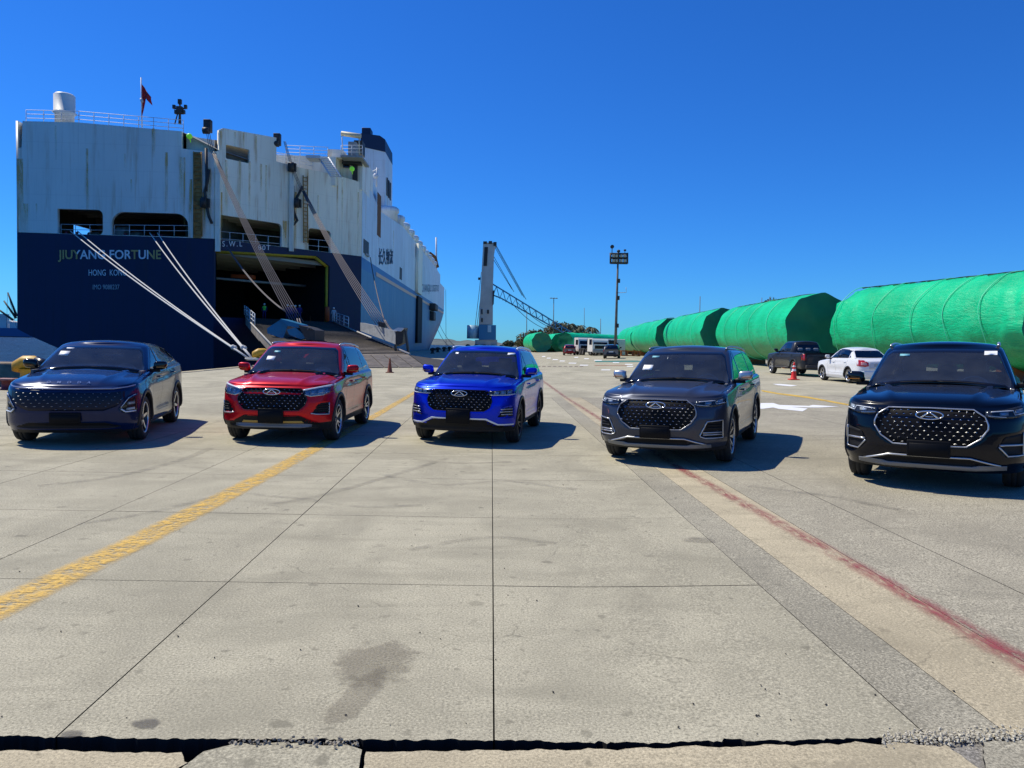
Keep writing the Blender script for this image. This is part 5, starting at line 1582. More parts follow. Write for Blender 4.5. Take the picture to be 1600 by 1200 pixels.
def mirrors(root, c, m_cap, z=None, m_arm=None):
    z = z or c.ztop(c.ws) + .145
    q = c.Y(c.ws + .50)
    for sg in (1, -1):
        mb = MB(); x0 = sg * (c.W / 2 + .075)
        bm = bmesh.new(); bmesh.ops.create_cube(bm, size=1)
        bmesh.ops.subdivide_edges(bm, edges=bm.edges[:], cuts=3, use_grid_fill=True)
        for v in bm.verts:
            x, y, zz = v.co
            s_ = 1 / max(1e-6, (abs(2 * x) ** 4 + abs(2 * y) ** 4 + abs(2 * zz) ** 4) ** .25) * .5 / max(abs(x), abs(y), abs(zz)) * max(abs(x), abs(y), abs(zz)) * 2
            v.co = Vector((x * s_ * .21, y * s_ * .125, zz * s_ * .15))
            v.co.z += .03 * v.co.x * sg; v.co.y += .25 * abs(v.co.x - sg * -.1) * .3
            if v.co.z < -.02: v.co.x -= sg * .015
        bm.verts.index_update()
        mb.add([(v.co.x + x0, v.co.y + q, v.co.z + z) for v in bm.verts], [[v.index for v in f.verts] for f in bm.faces], 0, True)
        bm.free()
        mi = empty('wing_mirror', parent=root)
        mb.build('mirror_cap', m_cap, mi)
        m = MB()
        m.bbox((sg * (c.W / 2 - .03), q + .01, z - .085), (.20, .07, .06), .012)
        m.bbox((x0, q + .055, z), (.19, .012, .11), .005)
        m.build('mirror_arm', M_PLASTIC, mi)
        m = MB(); m.box((x0 + sg * .02, q - .06, z - .028), (.15, .02, .01)); m.build('mirror_indicator', M_AMBER, mi)
def roof_rails(root, c, m, r=.016, h=.010):
    for sg in (1, -1):
        mb = MB(); pts = []
        q0, q1 = c.rf + .2, c.rr - .02
        for i in range(15):
            q = lerp(q0, q1, i / 14)
            x = sg * (c.wr - .022)
            z = c.roofz(q) + .002
            e = min(1, min(i, 14 - i) / 3)
            pts.append((x, c.Y(q), z + h * e))
        pts = [(pts[0][0], pts[0][1] - .05, pts[0][2] - .02)] + pts + [(pts[-1][0], pts[-1][1] + .05, pts[-1][2] - .03)]
        mb.tube(pts, r, 8)
        mb.build('roof_rail', m, root)
def sticker(root, c, x, z, w=.12, h=.07, m=None, off=.02, name='windscreen_sticker', sk=.0):
    c.patch([(x - w / 2, z - h / 2), (x + w / 2, z - h / 2 + sk)], [(x - w / 2, z + h / 2), (x + w / 2, z + h / 2 + sk)], 'front', off=off, skirt=.001, du=.06, nv=2).build(name, m or M_WHITEP, root)
def wipers(root, c):
    for x0, x1 in ((-.62, .02), (-.02, .60)):
        z0 = c.ztop(c.ws) + .045
        pts = []
        for i in range(8):
            x = lerp(x0, x1, i / 7)
            h, d = c.hit('front', x, z0 + .008 + c.crown * .75 * (1 - (x / .8) ** 2))
            pts.append(h - d * .03)
        mb = MB(); mb.tube(pts, .010, 5)
        mb.build('wiper', M_PLASTIC, root)
def plate(root, c, z0, z1, w=.205, m=None, x=0.):
    a = c.hit('front', x + w, (z0 + z1) / 2)[0].y; b = c.hit('front', x, (z0 + z1) / 2)[0].y
    y = min(a, b) - .03
    mb = MB(); mb.bbox((x, y, (z0 + z1) / 2), (2 * w, .03, z1 - z0), .012, 2)
    mb.bbox((x, y - .017, (z0 + z1) / 2 - .005), (2 * w - .05, .01, (z1 - z0) - .06), .004, 1)
    return mb.build('number_plate_holder', m or mat('plate_black', (.006, .0065, .008), .5, spec=.12), root)
def place_car(root, fx, fy, yaw, wb, scale=1.):
    "front axle midpoint on the ground at (fx, fy); yaw turns the tail to the left"
    a = R_(yaw)
    cx, cy = fx - math.sin(a) * wb / 2 * scale, fy + math.cos(a) * wb / 2 * scale
    g = (gz(cx + .8) - gz(cx - .8)) / 1.6
    up = Vector((-g, 0, 1)).normalized()
    f = Vector((-math.sin(a), math.cos(a), 0)); f = (f - up * f.dot(up)).normalized()
    r = f.cross(up)
    M = Matrix((r, f, up)).transposed().to_4x4()
    root.matrix_world = Matrix.Translation((cx, cy, gz(cx) + .001)) @ M @ Matrix.Scale(scale, 4)
# ------------------------------------------------------------------ bollards and small things on the quay
M_BOLY = mat('bollard_yellow', (.62, .34, .02), .5, var=.15, vscale=6)
def bollard(x, y, s_, m, label, group, black=True, name='mooring_bollard', rot=.5):
    r = empty(name, label, 'bollard', group, Matrix.Translation((x, y, 0)) @ Matrix.Rotation(rot, 4, 'Z') @ Matrix.Scale(s_, 4))
    mb = MB(); mb.lathe([(.50, 0), (.50, .07), (.36, .10), (.30, .3), (.29, .55), (.34, .72)], 18); mb.build('bollard_stem', m, r)
    mb = MB()
    vs = [(-.40, .0, .62), (-.36, 0, .80), (-.15, 0, .93), (.15, 0, .95), (.45, 0, .88), (.70, 0, .76)]
    mb.tube(vs, [.20, .27, .27, .25, .21, .15], 12); mb.build('bollard_head', m, r)
    if black:
        mb = MB(); mb.tube([(.22, 0, .93), (.50, 0, .86), (.72, 0, .76)], [.262, .228, .17], 12); mb.build('bollard_horn', mat('black_bollard_paint', (.012, .013, .015), .25), r)
    return r
bollard(-14.1, 23.0, .86, M_BOLY, 'yellow mooring bollard with a black horn behind the navy car', 'yellow bollards', rot=0)
bollard(-13.75, 44.7, .95, M_BOLY, 'yellow mooring bollard holding the white ropes behind the red car', 'yellow bollards', False)
q = G(12, 609)
r = empty('red_fire_hydrant_box', 'low dark red bollard at the quay edge by the left border of the photo', 'bollard', None, Matrix.Translation((q.x, q.y, 0)))
mb = MB(); mb.lathe([(.01, .30), (.20, .30), (.20, .27), (.17, .25), (.17, .05), (.22, .04), (.22, 0)], 16); mb.build('bollard_stem', mat('dark_red_paint', (.14, .02, .02), .6), r)
mb = MB(); mb.bbox((0, 0, .32), (.5, .34, .05), .02); mb.build('bollard_cap', mat('faded_red_paint', (.35, .18, .16), .7), r)
r.name = 'quay_bollard'
for i, (x, lab) in enumerate(((676, 'leftmost'), (684, 'second from the left'), (694, 'third from the left'), (702, 'fourth from the left'), (709, 'fifth from the left'), (716, 'rightmost'))):
    Y = 118 + i * 17
    bollard(PY(x, 545, Y).x, Y, .8, mat('black_iron', (.015, .015, .016), .6), 'small dark bollard past the ship bow, %s of the row' % lab, 'dark bollards along the far quay', False)
# floating boom beyond the quay edge
a, b_ = G(-30, 590, -2), G(30, 590, -2)
p0 = PY(-20, 583, 40); 
mb = MB(); mb.bbox((-28.6, 41, -1.0), (9, 1.6, 2.2), .12); tag(mb.build('floating_pontoon', mat('weathered_timber', (.26, .20, .13), .9, var=.4, vscale=2)), 'weathered tan pontoon floating in the water left of the navy car', 'pontoon')

# cones
def cone(px, py, h, label, white, col):
    q = G(px, py); r = empty('traffic_cone', label, 'traffic cone', 'traffic cones', Matrix.Translation(q))
    mb = MB(); mb.lathe([(.17 * h / .9, .04), (.16 * h / .9, .05), (.10 * h / .9, h * .45), (.045 * h / .9, h * .93), (.03, h), (.001, h)], 18); mb.build('cone_body', col, r)
    mb = MB(); mb.bbox((0, 0, .022), (.40 * h / .9 + .05, .40 * h / .9 + .05, .044), .012); mb.build('cone_base', col, r)
    if white:
        for z0, z1 in ((.50, .62), (.74, .82)):
            rr = lambda z: lerp(.17 * h / .9, .045 * h / .9, z / .93) + .004
            mb = MB(); mb.lathe([(rr(z0), z0 * h), (rr(z1), z1 * h)], 18); mb.build('reflective_band', mat('reflective_white', (.85, .8, .8), .4), r)
cone(609, 582.5, .82, 'brown and orange traffic cone standing at the foot of the ship ramp', False, mat('dirty_orange_plastic', (.22, .055, .02), .6, var=.4, vscale=12))
cone(1240, 593.5, .80, 'bright red traffic cone beside the dark pickup', True, mat('red_cone_plastic', (.70, .02, .01), .45))

# ------------------------------------------------------------------ harbour crane
crane = empty('harbour_crane', 'grey mobile harbour crane with a lattice boom lowered to the right', 'crane')
CY = 200
M_CRG = mat('crane_grey_paint', (.46, .48, .47), .5, var=.12, vscale=.5); M_CRB = mat('crane_blue_paint', (.03, .20, .40), .5); M_CRW = mat('crane_light_blue', (.38, .62, .75), .5, var=.1, vscale=.6)
def CP(px, py, dy=0.): return PY(px, py, CY + dy)
def prism_px(name, pts, m, parent, dy=0., th=2.):
    P = [CP(x, y, dy) for x, y in pts]; n = len(P); mb = MB(); B = [p + Vector((0, th, 0)) for p in P]
    mb.add(P + B, [tuple(range(n)), tuple(range(2 * n - 1, n - 1, -1))] + [(i, i + n, (i + 1) % n + n, (i + 1) % n) for i in range(n)]); return mb.build(name, m, parent)
tw = prism_px('tower', [(748, 507), (755, 379), (776, 379), (774, 385), (772, 396), (770.5, 440), (770, 507)], M_CRG, crane, 0, 3.2)
prism_px('tower_recess', [(755.5, 415.5), (757, 386), (762.5, 386), (760.8, 415.5)], mat('crane_shadow_steel', (.02, .022, .025), .7), crane, -.15, .3)
for i, (a, b_) in enumerate((((755, 377), (761, 381)), ((763.5, 376.5), (769, 381)), ((771, 378), (776, 384)))):
    prism_px('sheave_block', [(a[0], a[1]), (b_[0], a[1]), (b_[0], b_[1]), (a[0], b_[1])], M_DKSTEEL, crane, -.2, 3.4)
prism_px('tower_ladder_cage', [(770, 455), (772.5, 452), (771.5, 475), (769.8, 477)], M_DKSTEEL, crane, -.3, .6)
for (x0, y0, x1, y1) in ((752, 483, 754, 491), (752, 497, 754.5, 503), (761, 484, 764, 490)):
    prism_px('tower_hatch', [(x0, y0), (x1, y0), (x1, y1), (x0, y1)], M_DKSTEEL, crane, -.25, .3)
prism_px('tower_platform', [(747, 433.5), (751, 433.5), (751, 437), (747, 437)], M_DKSTEEL, crane, .5, 1)
mb = MB(); p = CP(738.5, 529); q = CP(738.5, 508); mb.cyl((p.x, p.y + 2, p.z), (p.x, p.y + 2, q.z), abs(CP(729, 520).x - CP(748, 520).x) / 2, 20); mb.build('counterweight', M_CRW, crane)
prism_px('slewing_house', [(748, 507), (775, 508), (775, 531), (748, 531)], M_CRB, crane, -.1, 5)
prism_px('house_panel', [(762, 508.5), (767.5, 508.5), (767.5, 519), (762, 519)], M_CRW, crane, -.3, .3)
prism_px('undercarriage', [(742, 531), (777, 531), (777, 546), (742, 546)], M_CRG, crane, .2, 6)
for x in (731, 744, 757, 770, 783):
    p = CP(x, 546); mb = MB(); mb.cyl((p.x, CY - .6, .8), (p.x, CY + .2, .8), .8, 16); mb.build('wheel', M_RUBBER if 'M_RUBBER' in globals() else mat('tyre_rubber', (.022,) * 3, .8), crane)
# lattice boom, square section
A0, A1 = CP(770.5, 444, 1), CP(771, 461, 1); B0, B1 = CP(893, 519, 1), CP(888, 524, 1)
boom = empty('boom', parent=crane)
mb = MB()
for dy in (0, 1.6):
    v = Vector((0, dy, 0)); mb.tube([A0 + v, A0.lerp(B0, .12) + v, B0 + v], .13, 5); mb.tube([A1 + v, A1.lerp(B1, .10) + v + Vector((0, 0, .3)), B1 + v], .13, 5)
mb.build('boom_chord', M_CRB, boom)
mb = MB()
for k in range(24):
    t, t2 = k / 24, (k + 1) / 24
    for dy in (0, 1.6):
        v = Vector((0, dy, 0))
        mb.tube([A0.lerp(B0, t) + v, A1.lerp(B1, t2) + v] if k % 2 else [A1.lerp(B1, t) + v, A0.lerp(B0, t2) + v], .07, 4)
    mb.tube([A0.lerp(B0, t), A0.lerp(B0, t) + Vector((0, 1.6, 0))], .07, 4); mb.tube([A1.lerp(B1, t), A1.lerp(B1, t) + Vector((0, 1.6, 0))], .07, 4)
mb.build('boom_lacing', M_CRB, boom)
M_CABLE = mat('crane_cable', (.03, .045, .06), .6)
for (x0, y0), (x1, y1), sag in (((774, 384), (819, 465), 0), ((772, 384), (816, 462), 0), ((771, 400), (803, 456), 0), ((775, 383), (822, 468), 0), ((769, 402), (800, 452), 0), ((800, 474), (868, 518), 1.5), ((806, 470), (872, 516), 1.2), ((752, 425), (742, 512), .4), ((755, 430), (745, 512), .3)):
    a, b_ = CP(x0, y0, .5), CP(x1, y1, .5); mb = MB(); mb.tube([a.lerp(b_, i / 10) - Vector((0, 0, sag * 4 * i / 10 * (1 - i / 10))) for i in range(11)], .07, 4); mb.build('cable', M_CABLE, crane)

# ------------------------------------------------------------------ lights and poles
M_POLE = mat('weathered_galvanised', (.13, .12, .11), .7, var=.3, vscale=2)
fm = empty('floodlight_mast', 'tall floodlight mast with a rack of lamps and a round loudspeaker on top', 'light mast')
FY = 92.
mb = MB(); base = PY(961, 560, FY); topm = PY(966, 392, FY); base.z = .45
mb.tube([base, base.lerp(topm, .5), topm], [.20, .15, .10], 10); mb.build('pole', M_POLE, fm)
# climbing pegs and cable boxes
for t in (.12, .30, .56, .72):
    p = base.lerp(topm, t); mb = MB(); mb.box((p.x + .12, p.y - .1, p.z), (.38, .3, .5)); mb.build('junction_box', M_DKSTEEL, fm)
def FP(px, py): return PY(px, py, FY)
mb = MB()
for y in (396.5, 403, 411): a, b_ = FP(953.8, y), FP(980.5, y + .4); mb.tube([a, b_], .13, 4)
for x in (954, 966.5, 980.3): mb.tube([FP(x, 395), FP(x, 412)], .12, 4)
mb.build('lamp_rack', M_DKSTEEL, fm)
for x in (958.5, 963, 970.5, 976):
    for y in (400, 407.5):
        p = FP(x, y); l = empty('floodlight', parent=fm); mb = MB(); mb.bbox((p.x, p.y - .1, p.z), (.34, .3, .40), .05); mb.build('lamp_housing', mat('lamp_housing_grey', (.16, .16, .15), .5), l)
        mb = MB(); mb.box((p.x, p.y - .27, p.z), (.26, .03, .30)); mb.build('lamp_lens', mat('clouded_lens', (.45, .42, .32), .3), l)
p = FP(956.5, 385.5); mb = MB(); mb.cyl((p.x, p.y - .12, p.z), (p.x, p.y + .12, p.z), .23, 18); mb.tube([p, p - Vector((0, 0, .8))], .05, 5); mb.build('loudspeaker', M_DKSTEEL, fm)
p = FP(976.5, 391); mb = MB(); mb.bbox((p.x, p.y, p.z), (.28, .3, .2), .05); mb.tube([p, p - Vector((0, 0, .5))], .04, 5); mb.build('camera_unit', M_DKSTEEL, fm)
p = FP(966.5, 394); mb = MB(); mb.sphere((p.x, p.y, p.z + .12), (.22, .22, .2), 10, 6); mb.build('beacon', M_DKSTEEL, fm)
mb = MB(); mb.tube([FP(963, 457.5), FP(978.5, 457), FP(978.2, 449)], .035, 4); mb.build('side_aerial', mat('thin_metal', (.3, .33, .36), .5), fm)
# distant poles
def lamp(px, py0, py1, Y, label, ring=True, r=.09):
    g_ = empty('street_lamp' if ring else 'radio_aerial', label, 'street lamp' if ring else 'aerial'); a, b_ = PY(px, py1, Y), PY(px + (.8 if ring else 0), py0, Y); a.z = -.3 if a.z > 0 else a.z
    mb = MB(); mb.tube([a, b_], [r * 1.4, r], 6); mb.build('pole', M_POLE, g_)
    if ring:
        mb = MB(); mb.tube([b_ + Vector((-.7, 0, 0)), b_ + Vector((.7, 0, 0))], .06, 5); mb.build('cross_arm', M_POLE, g_)
        for s_ in (-.62, 0, .62):
            mb = MB(); mb.lathe([(.02, .12), (.2, .10), (.34, -.02), (.30, -.08), (.02, -.08)], 12, M=Matrix.Translation(b_ + Vector((s_, 0, 0)))); mb.build('lamp_head', M_POLE, g_)
lamp(864.5, 466, 548, 175, 'tall slim street lamp with a cluster of round heads before the trees')
lamp(823, 486, 548, 210, 'thin grey pole standing behind the end of the crane boom', False, .10)
lamp(913, 481, 545, 240, 'thin aerial rising above the palm trees', False, .07); lamp(938.5, 498, 545, 230, 'short thin aerial between the palms and the floodlight mast', False, .09)
lamp(1094, 463, 500, 150, 'thin pole rising above the third green tube', False, .07)
lamp(1190.5, 465, 480, 160, 'thin pole on top of the rounded tree beyond the green tubes', False, .06)

# ------------------------------------------------------------------ trees
def leaf_mat(name, col):
    m, nt, b = new_mat(name); oi = nt.nodes.new('ShaderNodeNewGeometry')
    f = tex_noise(nt, .9, 3); c = ramp(nt, f, [(.3, tuple(x * .6 for x in col)), (.7, tuple(x * 1.35 for x in col))]); nt.links.new(c, b.inputs['Base Color']); b.inputs['Roughness'].default_value = .6
    return m
L_DRY = leaf_mat('dusty_foliage', (.095, .10, .040)); L_PALM = leaf_mat('palm_fronds', (.050, .062, .022)); L_DK = leaf_mat('dark_foliage', (.035, .055, .022))
M_BARK = mat('grey_bark', (.13, .10, .07), .9, var=.3, vscale=4)
def tree(x, y, z0, h, w, m, label, cat='tree', n=900, group=None, leaf=.42, flat=1.):
    r = empty('tree', label, cat, group, Matrix.Translation((x, y, z0)))
    mb = MB(); mb.tube([(0, 0, 0), (.1, 0, h * .35), (-.1, .1, h * .6)], [.3, .22, .12], 7)
    for k in range(6):
        a = k * 1.05; mb.tube([(0, 0, h * (.3 + .05 * k)), (math.cos(a) * w * .3, math.sin(a) * w * .3, h * (.55 + .05 * (k % 3)))], [.12, .05], 5)
    mb.build('trunk', M_BARK, r)
    rnd = random.Random(int(x * 10 + y)); mb = MB(); cl = [(rnd.gauss(0, w * .24), rnd.gauss(0, w * .24), h * (.66 + rnd.uniform(-.16, .18) * flat), rnd.uniform(.14, .26) * w) for _ in range(16)]
    for k in range(n):
        cx, cy, cz, cr = rnd.choice(cl); d = Vector((rnd.gauss(0, 1), rnd.gauss(0, 1), rnd.gauss(0, 1))).normalized() * cr * rnd.uniform(.55, 1.05); c = Vector((cx, cy, cz)) + d
        u = Vector((rnd.gauss(0, 1), rnd.gauss(0, 1), rnd.gauss(0, 1))).normalized(); v = u.cross(d.normalized()).normalized(); s_ = leaf * rnd.uniform(.6, 1.3)
        mb.add([c - u * s_, c + v * s_ * .5, c + u * s_, c - v * s_ * .5], [(0, 1, 2, 3)])
    mb.build('crown', m, r, kind='stuff')
    return r
def palm(x, y, z0, h, label, m=L_PALM, fr=2.6, n=34):
    r = empty('palm_tree', label, 'palm tree', 'palm trees behind the green tubes', Matrix.Translation((x, y, z0)))
    rnd = random.Random(int(x * 7)); mb = MB(); mb.tube([(0, 0, 0), (.15, 0, h * .5), (.05, 0, h)], [.28, .20, .17], 8); mb.build('trunk', M_BARK, r)
    for k in range(n):
        a = rnd.uniform(0, 6.28); el = rnd.uniform(-.5, 1.2); L = fr * rnd.uniform(.8, 1.1); mb = MB(); P = []
        for i in range(7):
            t = i / 6; P.append(Vector((math.cos(a) * L * t * math.cos(el * (1 - t * .4)), math.sin(a) * L * t * math.cos(el * (1 - t * .4)), h + L * (math.sin(el) * t - 1.0 * t * t))))
        mb.tube(P, [.035] * 7, 3)
        sd = Vector((-math.sin(a), math.cos(a), 0))
        for i in range(1, 26):
            t = i / 26; f = t * 6; j = int(f); p = P[j].lerp(P[min(6, j + 1)], f - j); ll = .85 * math.sin(math.pi * min(1, t * .85 + .15)) ** .7
            for s_ in (-1, 1):
                tip = p + sd * s_ * ll * .75 + (P[min(6, j + 1)] - P[j]).normalized() * ll * .45 - Vector((0, 0, ll * .45))
                mb.add([p, p + (P[min(6, j + 1)] - P[j]).normalized() * .16, tip], [(0, 1, 2)])
        mb.build('frond', m, r)
for i, (px, pyt, Y, lab, fr) in enumerate(((891, 503, 235, 'first and tallest palm tree from the left, behind the end of the crane boom', 3.0), (907, 506, 238, 'second palm tree from the left behind the green tubes', 2.9), (925, 508, 236, 'rightmost palm tree behind the white trucks', 3.0), (916, 517, 232, 'short palm tree low between the second and the rightmost palm', 2.2), (899, 513, 230, 'low palm tree between the two left tall palms', 2.4))):
    q = PY(px, pyt, Y); palm(q.x, Y, 0, q.z - fr * .35, lab, fr=fr)
for px, pyt, Y, w, m, lab in ((875, 501, 215, 7.5, L_DRY, 'large dusty tree under the end of the crane boom'), (838, 517, 240, 6.5, L_DRY, 'round olive tree behind the left green tube end'), (827, 527, 225, 7, L_DRY, 'dry brown shrubby tree right of the blue car roof'), (796, 537, 300, 5, L_DK, 'small far tree just above the blue car roof'), (1192, 470, 160, 7.5, L_DK, 'rounded tree top showing above the second green tube'), (863, 515, 212, 4.5, L_DRY, 'smaller dusty tree left of the large one by the boom end'), (905, 520, 250, 6, L_DK, 'dark tree behind the palms'), (814, 534, 260, 4, L_DRY, 'low dry bush at the left end of the trees')):
    q = PY(px, pyt, Y); tree(q.x, Y, 0, max(3, q.z / .92), w, m, lab, n=2600 if w > 6 else 1500, leaf=.42)

# ------------------------------------------------------------------ green wrapped tower sections
m, nt, b = new_mat('green_tarpaulin')
tcn = nt.nodes.new('ShaderNodeTexCoord'); O_ = tcn.outputs['Object']
w1 = tex_noise(nt, 1.6, 5, .65, O_, (.5, 1.5, 1.5), 1.2); w2 = tex_noise(nt, 5.0, 4, .7, O_, (.4, 1.4, 1.4), 1.5); w3 = tex_noise(nt, .5, 3, .5, O_)
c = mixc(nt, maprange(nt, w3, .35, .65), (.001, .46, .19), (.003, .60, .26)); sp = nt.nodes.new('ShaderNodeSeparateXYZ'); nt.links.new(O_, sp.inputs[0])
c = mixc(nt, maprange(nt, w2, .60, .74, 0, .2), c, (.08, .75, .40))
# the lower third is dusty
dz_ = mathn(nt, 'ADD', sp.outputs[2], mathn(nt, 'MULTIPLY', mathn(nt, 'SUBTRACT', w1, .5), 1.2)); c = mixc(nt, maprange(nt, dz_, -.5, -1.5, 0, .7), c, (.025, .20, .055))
nt.links.new(c, b.inputs['Base Color']); b.inputs['Roughness'].default_value = .42; b.inputs['Specular IOR Level'].default_value = .28
bump(nt, b, mathn(nt, 'ADD', w1, mathn(nt, 'MULTIPLY', w2, .5)), .8, .10)
M_TARP = m
M_TARPE = mat('shaded_green_tarpaulin_end', (.003, .17, .085), .5, var=.2, vscale=.8, bmp=.5)  # same green sheet, with the shade on the tube ends put into its colour
M_STRAP = mat('net_cord', (.002, .06, .03), .7); M_TAPE = mat('pale_tie_strap', (.12, .75, .42), .5)
M_CRADLE = mat('orange_cradle_steel', (.32, .10, .02), .7, var=.3, vscale=2)
def tube_section(ax, ay, bx, by, zb, D, label, straps=0, end_poly=True, cords=0, seed=1, wr=1., nlen=60, bunch=0, group='green wrapped tower sections', taper=0.):
    "horizontal wrapped cylinder; a = near end centre, b = far end centre"
    A, B = Vector((ax, ay, 0)), Vector((bx, by, 0)); L = (B - A).length; ang = math.atan2((B - A).y, (B - A).x)
    r = empty('wrapped_tower_section', label, 'tower section', group, Matrix.Translation((ax, ay, zb + D / 2)) @ Matrix.Rotation(ang, 4, 'Z'))
    N = 64; R0 = D / 2; mb = MB(); V = []
    def rad(t, k):
        a = 2 * math.pi * k / N; e = min(t, 1 - t) * L
        R = (R0 - taper * t) + .035 * wr * mnoise.noise((t * L * .7 + seed, math.cos(a) * 2, math.sin(a) * 2)) + .05 * wr * mnoise.noise((t * L * 2.2 + seed * 3, math.cos(a) * 3, math.sin(a) * 3)) * (.3 + 1.2 * math.exp(-e / 1.5))
        if end_poly:  # sheet pulled tight over the end flange: nine-sided
            s9 = (a + seed * .23) % (2 * math.pi / 9) - math.pi / 9
            R *= lerp(1, 1.03 * math.cos(math.pi / 9) / math.cos(s9), math.exp(-(t * L) / 1.3))
        if bunch: R -= .35 * math.exp(-((1 - t) * L / .7)) * (1 + .8 * mnoise.noise((math.cos(a) * 4, math.sin(a) * 4, seed)))
        return R, a
    for i in range(nlen + 1):
        t = (i / nlen) ** 1.15
        for k in range(N):
            R, a = rad(t, k); V.append((t * L, R * math.cos(a), R * math.sin(a)))
    F = [(i * N + k, i * N + (k + 1) % N, (i + 1) * N + (k + 1) % N, (i + 1) * N + k) for i in range(nlen) for k in range(N)]
    mb.v = V; mb.f = F; mb.m = [0] * len(F); mb.smooth = [True] * len(F)
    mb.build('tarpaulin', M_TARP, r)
    for t, nm in ((0, 'end_cover'), (1, 'end_cover')):
        mb = MB(); ring = [V[(0 if t == 0 else nlen) * N + k] for k in range(N)]; K = 6; vs = []
        for j in range(K):
            for k in range(N):
                x, y, z = ring[k]; f = 1 - j / K; vs.append((x + (.12 if t == 0 else -.12) * (1 - f) + .10 * mnoise.noise((y * f * .9, z * f * .9, seed)), y * f, z * f))
        vs.append((V[0][0] + .1 if t == 0 else L - .1, 0, 0))
        fs = [(j * N + k, j * N + (k + 1) % N, (j + 1) * N + (k + 1) % N, (j + 1) * N + k) for j in range(K - 1) for k in range(N)] + [((K - 1) * N + k, (K - 1) * N + (k + 1) % N, K * N) for k in range(N)]
        mb.add(vs, fs, 0, True); mb.build(nm, M_TARPE, r)
    for s_ in range(straps):
        t = (s_ + .6 + .25 * math.sin(s_ * 5.1 + seed)) / straps; mb = MB(); P = []
        for k in range(0, 49):
            a = 2 * math.pi * k / 48; P.append((t * L + .18 * math.sin(a * 2 + s_) + .1 * math.sin(5 * a), (R0 + .06) * math.cos(a), (R0 + .06) * math.sin(a)))
        mb.tube(P, .022, 4, cap=False); mb.build('tie_strap', M_TAPE, r)
    for s_ in range(cords):
        t0 = (s_ + .2) / cords * 1.5 - .5; mb = MB(); P = []
        for k in range(30):
            u = k / 29; t = t0 + u * .55
            if not 0.03 < t < .98: continue
            a = R_(lerp(205, 70, u)); P.append((t * L, (R0 + .045) * math.cos(a), (R0 + .05) * math.sin(a)))
        if len(P) > 3: mb.tube(P, .028, 3, cap=False); mb.build('net_cord', M_STRAP, r)
    for t in (.14, .86):
        mb = MB(); pts = [(R0 * 1.0 * math.cos(a), R0 * 1.0 * math.sin(a)) for a in [R_(x) for x in range(235, 306, 10)]]
        pts = pts + [(R0 * .62, -R0 - zb * .55), (-R0 * .62, -R0 - zb * .55)]
        mb.prism(pts, t * L - .25, t * L + .25, 'X'); mb.build('cradle', M_CRADLE, r)
        mb = MB(); mb.box((t * L, 0, -R0 - zb + .28), (.7, R0 * 1.5, .16)); mb.build('cradle_beam', M_DKSTEEL, r)
ZB = 1.02
def xl_(px, Y, up=0): return PY(px, 510, Y).x
R2 = 2.4
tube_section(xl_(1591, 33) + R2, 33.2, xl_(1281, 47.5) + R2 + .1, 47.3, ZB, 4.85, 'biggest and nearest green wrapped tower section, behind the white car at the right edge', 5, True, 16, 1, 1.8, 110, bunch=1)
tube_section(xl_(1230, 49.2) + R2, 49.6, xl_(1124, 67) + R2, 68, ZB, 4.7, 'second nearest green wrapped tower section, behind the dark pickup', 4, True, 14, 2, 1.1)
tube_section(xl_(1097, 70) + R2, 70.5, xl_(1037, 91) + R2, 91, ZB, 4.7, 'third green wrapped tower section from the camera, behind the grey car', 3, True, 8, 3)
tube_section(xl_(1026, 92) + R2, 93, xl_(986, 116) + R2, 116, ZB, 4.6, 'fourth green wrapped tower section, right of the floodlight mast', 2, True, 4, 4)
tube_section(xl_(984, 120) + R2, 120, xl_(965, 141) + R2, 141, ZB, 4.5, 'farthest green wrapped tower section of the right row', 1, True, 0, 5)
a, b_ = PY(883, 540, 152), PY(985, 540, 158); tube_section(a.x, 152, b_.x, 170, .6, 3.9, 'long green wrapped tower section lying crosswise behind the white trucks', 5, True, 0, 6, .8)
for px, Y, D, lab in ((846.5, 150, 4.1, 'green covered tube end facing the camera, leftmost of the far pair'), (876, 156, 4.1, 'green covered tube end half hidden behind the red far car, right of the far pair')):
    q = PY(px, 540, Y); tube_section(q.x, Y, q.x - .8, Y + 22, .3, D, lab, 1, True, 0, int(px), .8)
def mirror_pl(p): return [(-x, z) for x, z in reversed(p)]
def sym(half): return mirror_pl(half)[:-1 if half[0][0] < 1e-6 else None] + half
def both(c, bot, top, name, m, root, **k):
    for s_ in (1, -1):
        b, t = (bot, top) if s_ > 0 else (mirror_pl(bot), mirror_pl(top))
        c.patch(b, t, 'front', **k).build(name, m, root)
def bars(c, xs0, xs1, zs, r, m, name, root, dz=0, off=.02):
    for s_ in (1, -1):
        for z in zs:
            c.line([(s_ * xs0, z), (s_ * (xs0 + xs1) / 2, z + dz * .5), (s_ * xs1, z + dz)], off=off, round_=r).build(name, m, root)
def headlamp(c, root, bot, top, drl=None, lenses=(), bez=None):
    for s_ in (1, -1):
        b, t = (bot, top) if s_ > 0 else (mirror_pl(bot), mirror_pl(top))
        h = c.patch(b, t, 'front', off=.004, skirt=.02, du=.04).build('headlight', bez or M_LAMPIN, root)
        for L in lenses:
            lb, lt, m = L
            if s_ < 0: lb, lt = mirror_pl(lb), mirror_pl(lt)
            c.patch(lb, lt, 'front', off=.012, skirt=.01, du=.04, nv=3).build('lamp_unit', m, h)
        if drl:
            for d in drl: c.line([(s_ * x, z) for x, z in d[0]], off=.016, round_=d[1]).build('light_strip', M_DRL, h)
        c.patch(b, t, 'front', off=.026, skirt=.02, du=.04).build('lamp_cover', M_LENS, h)

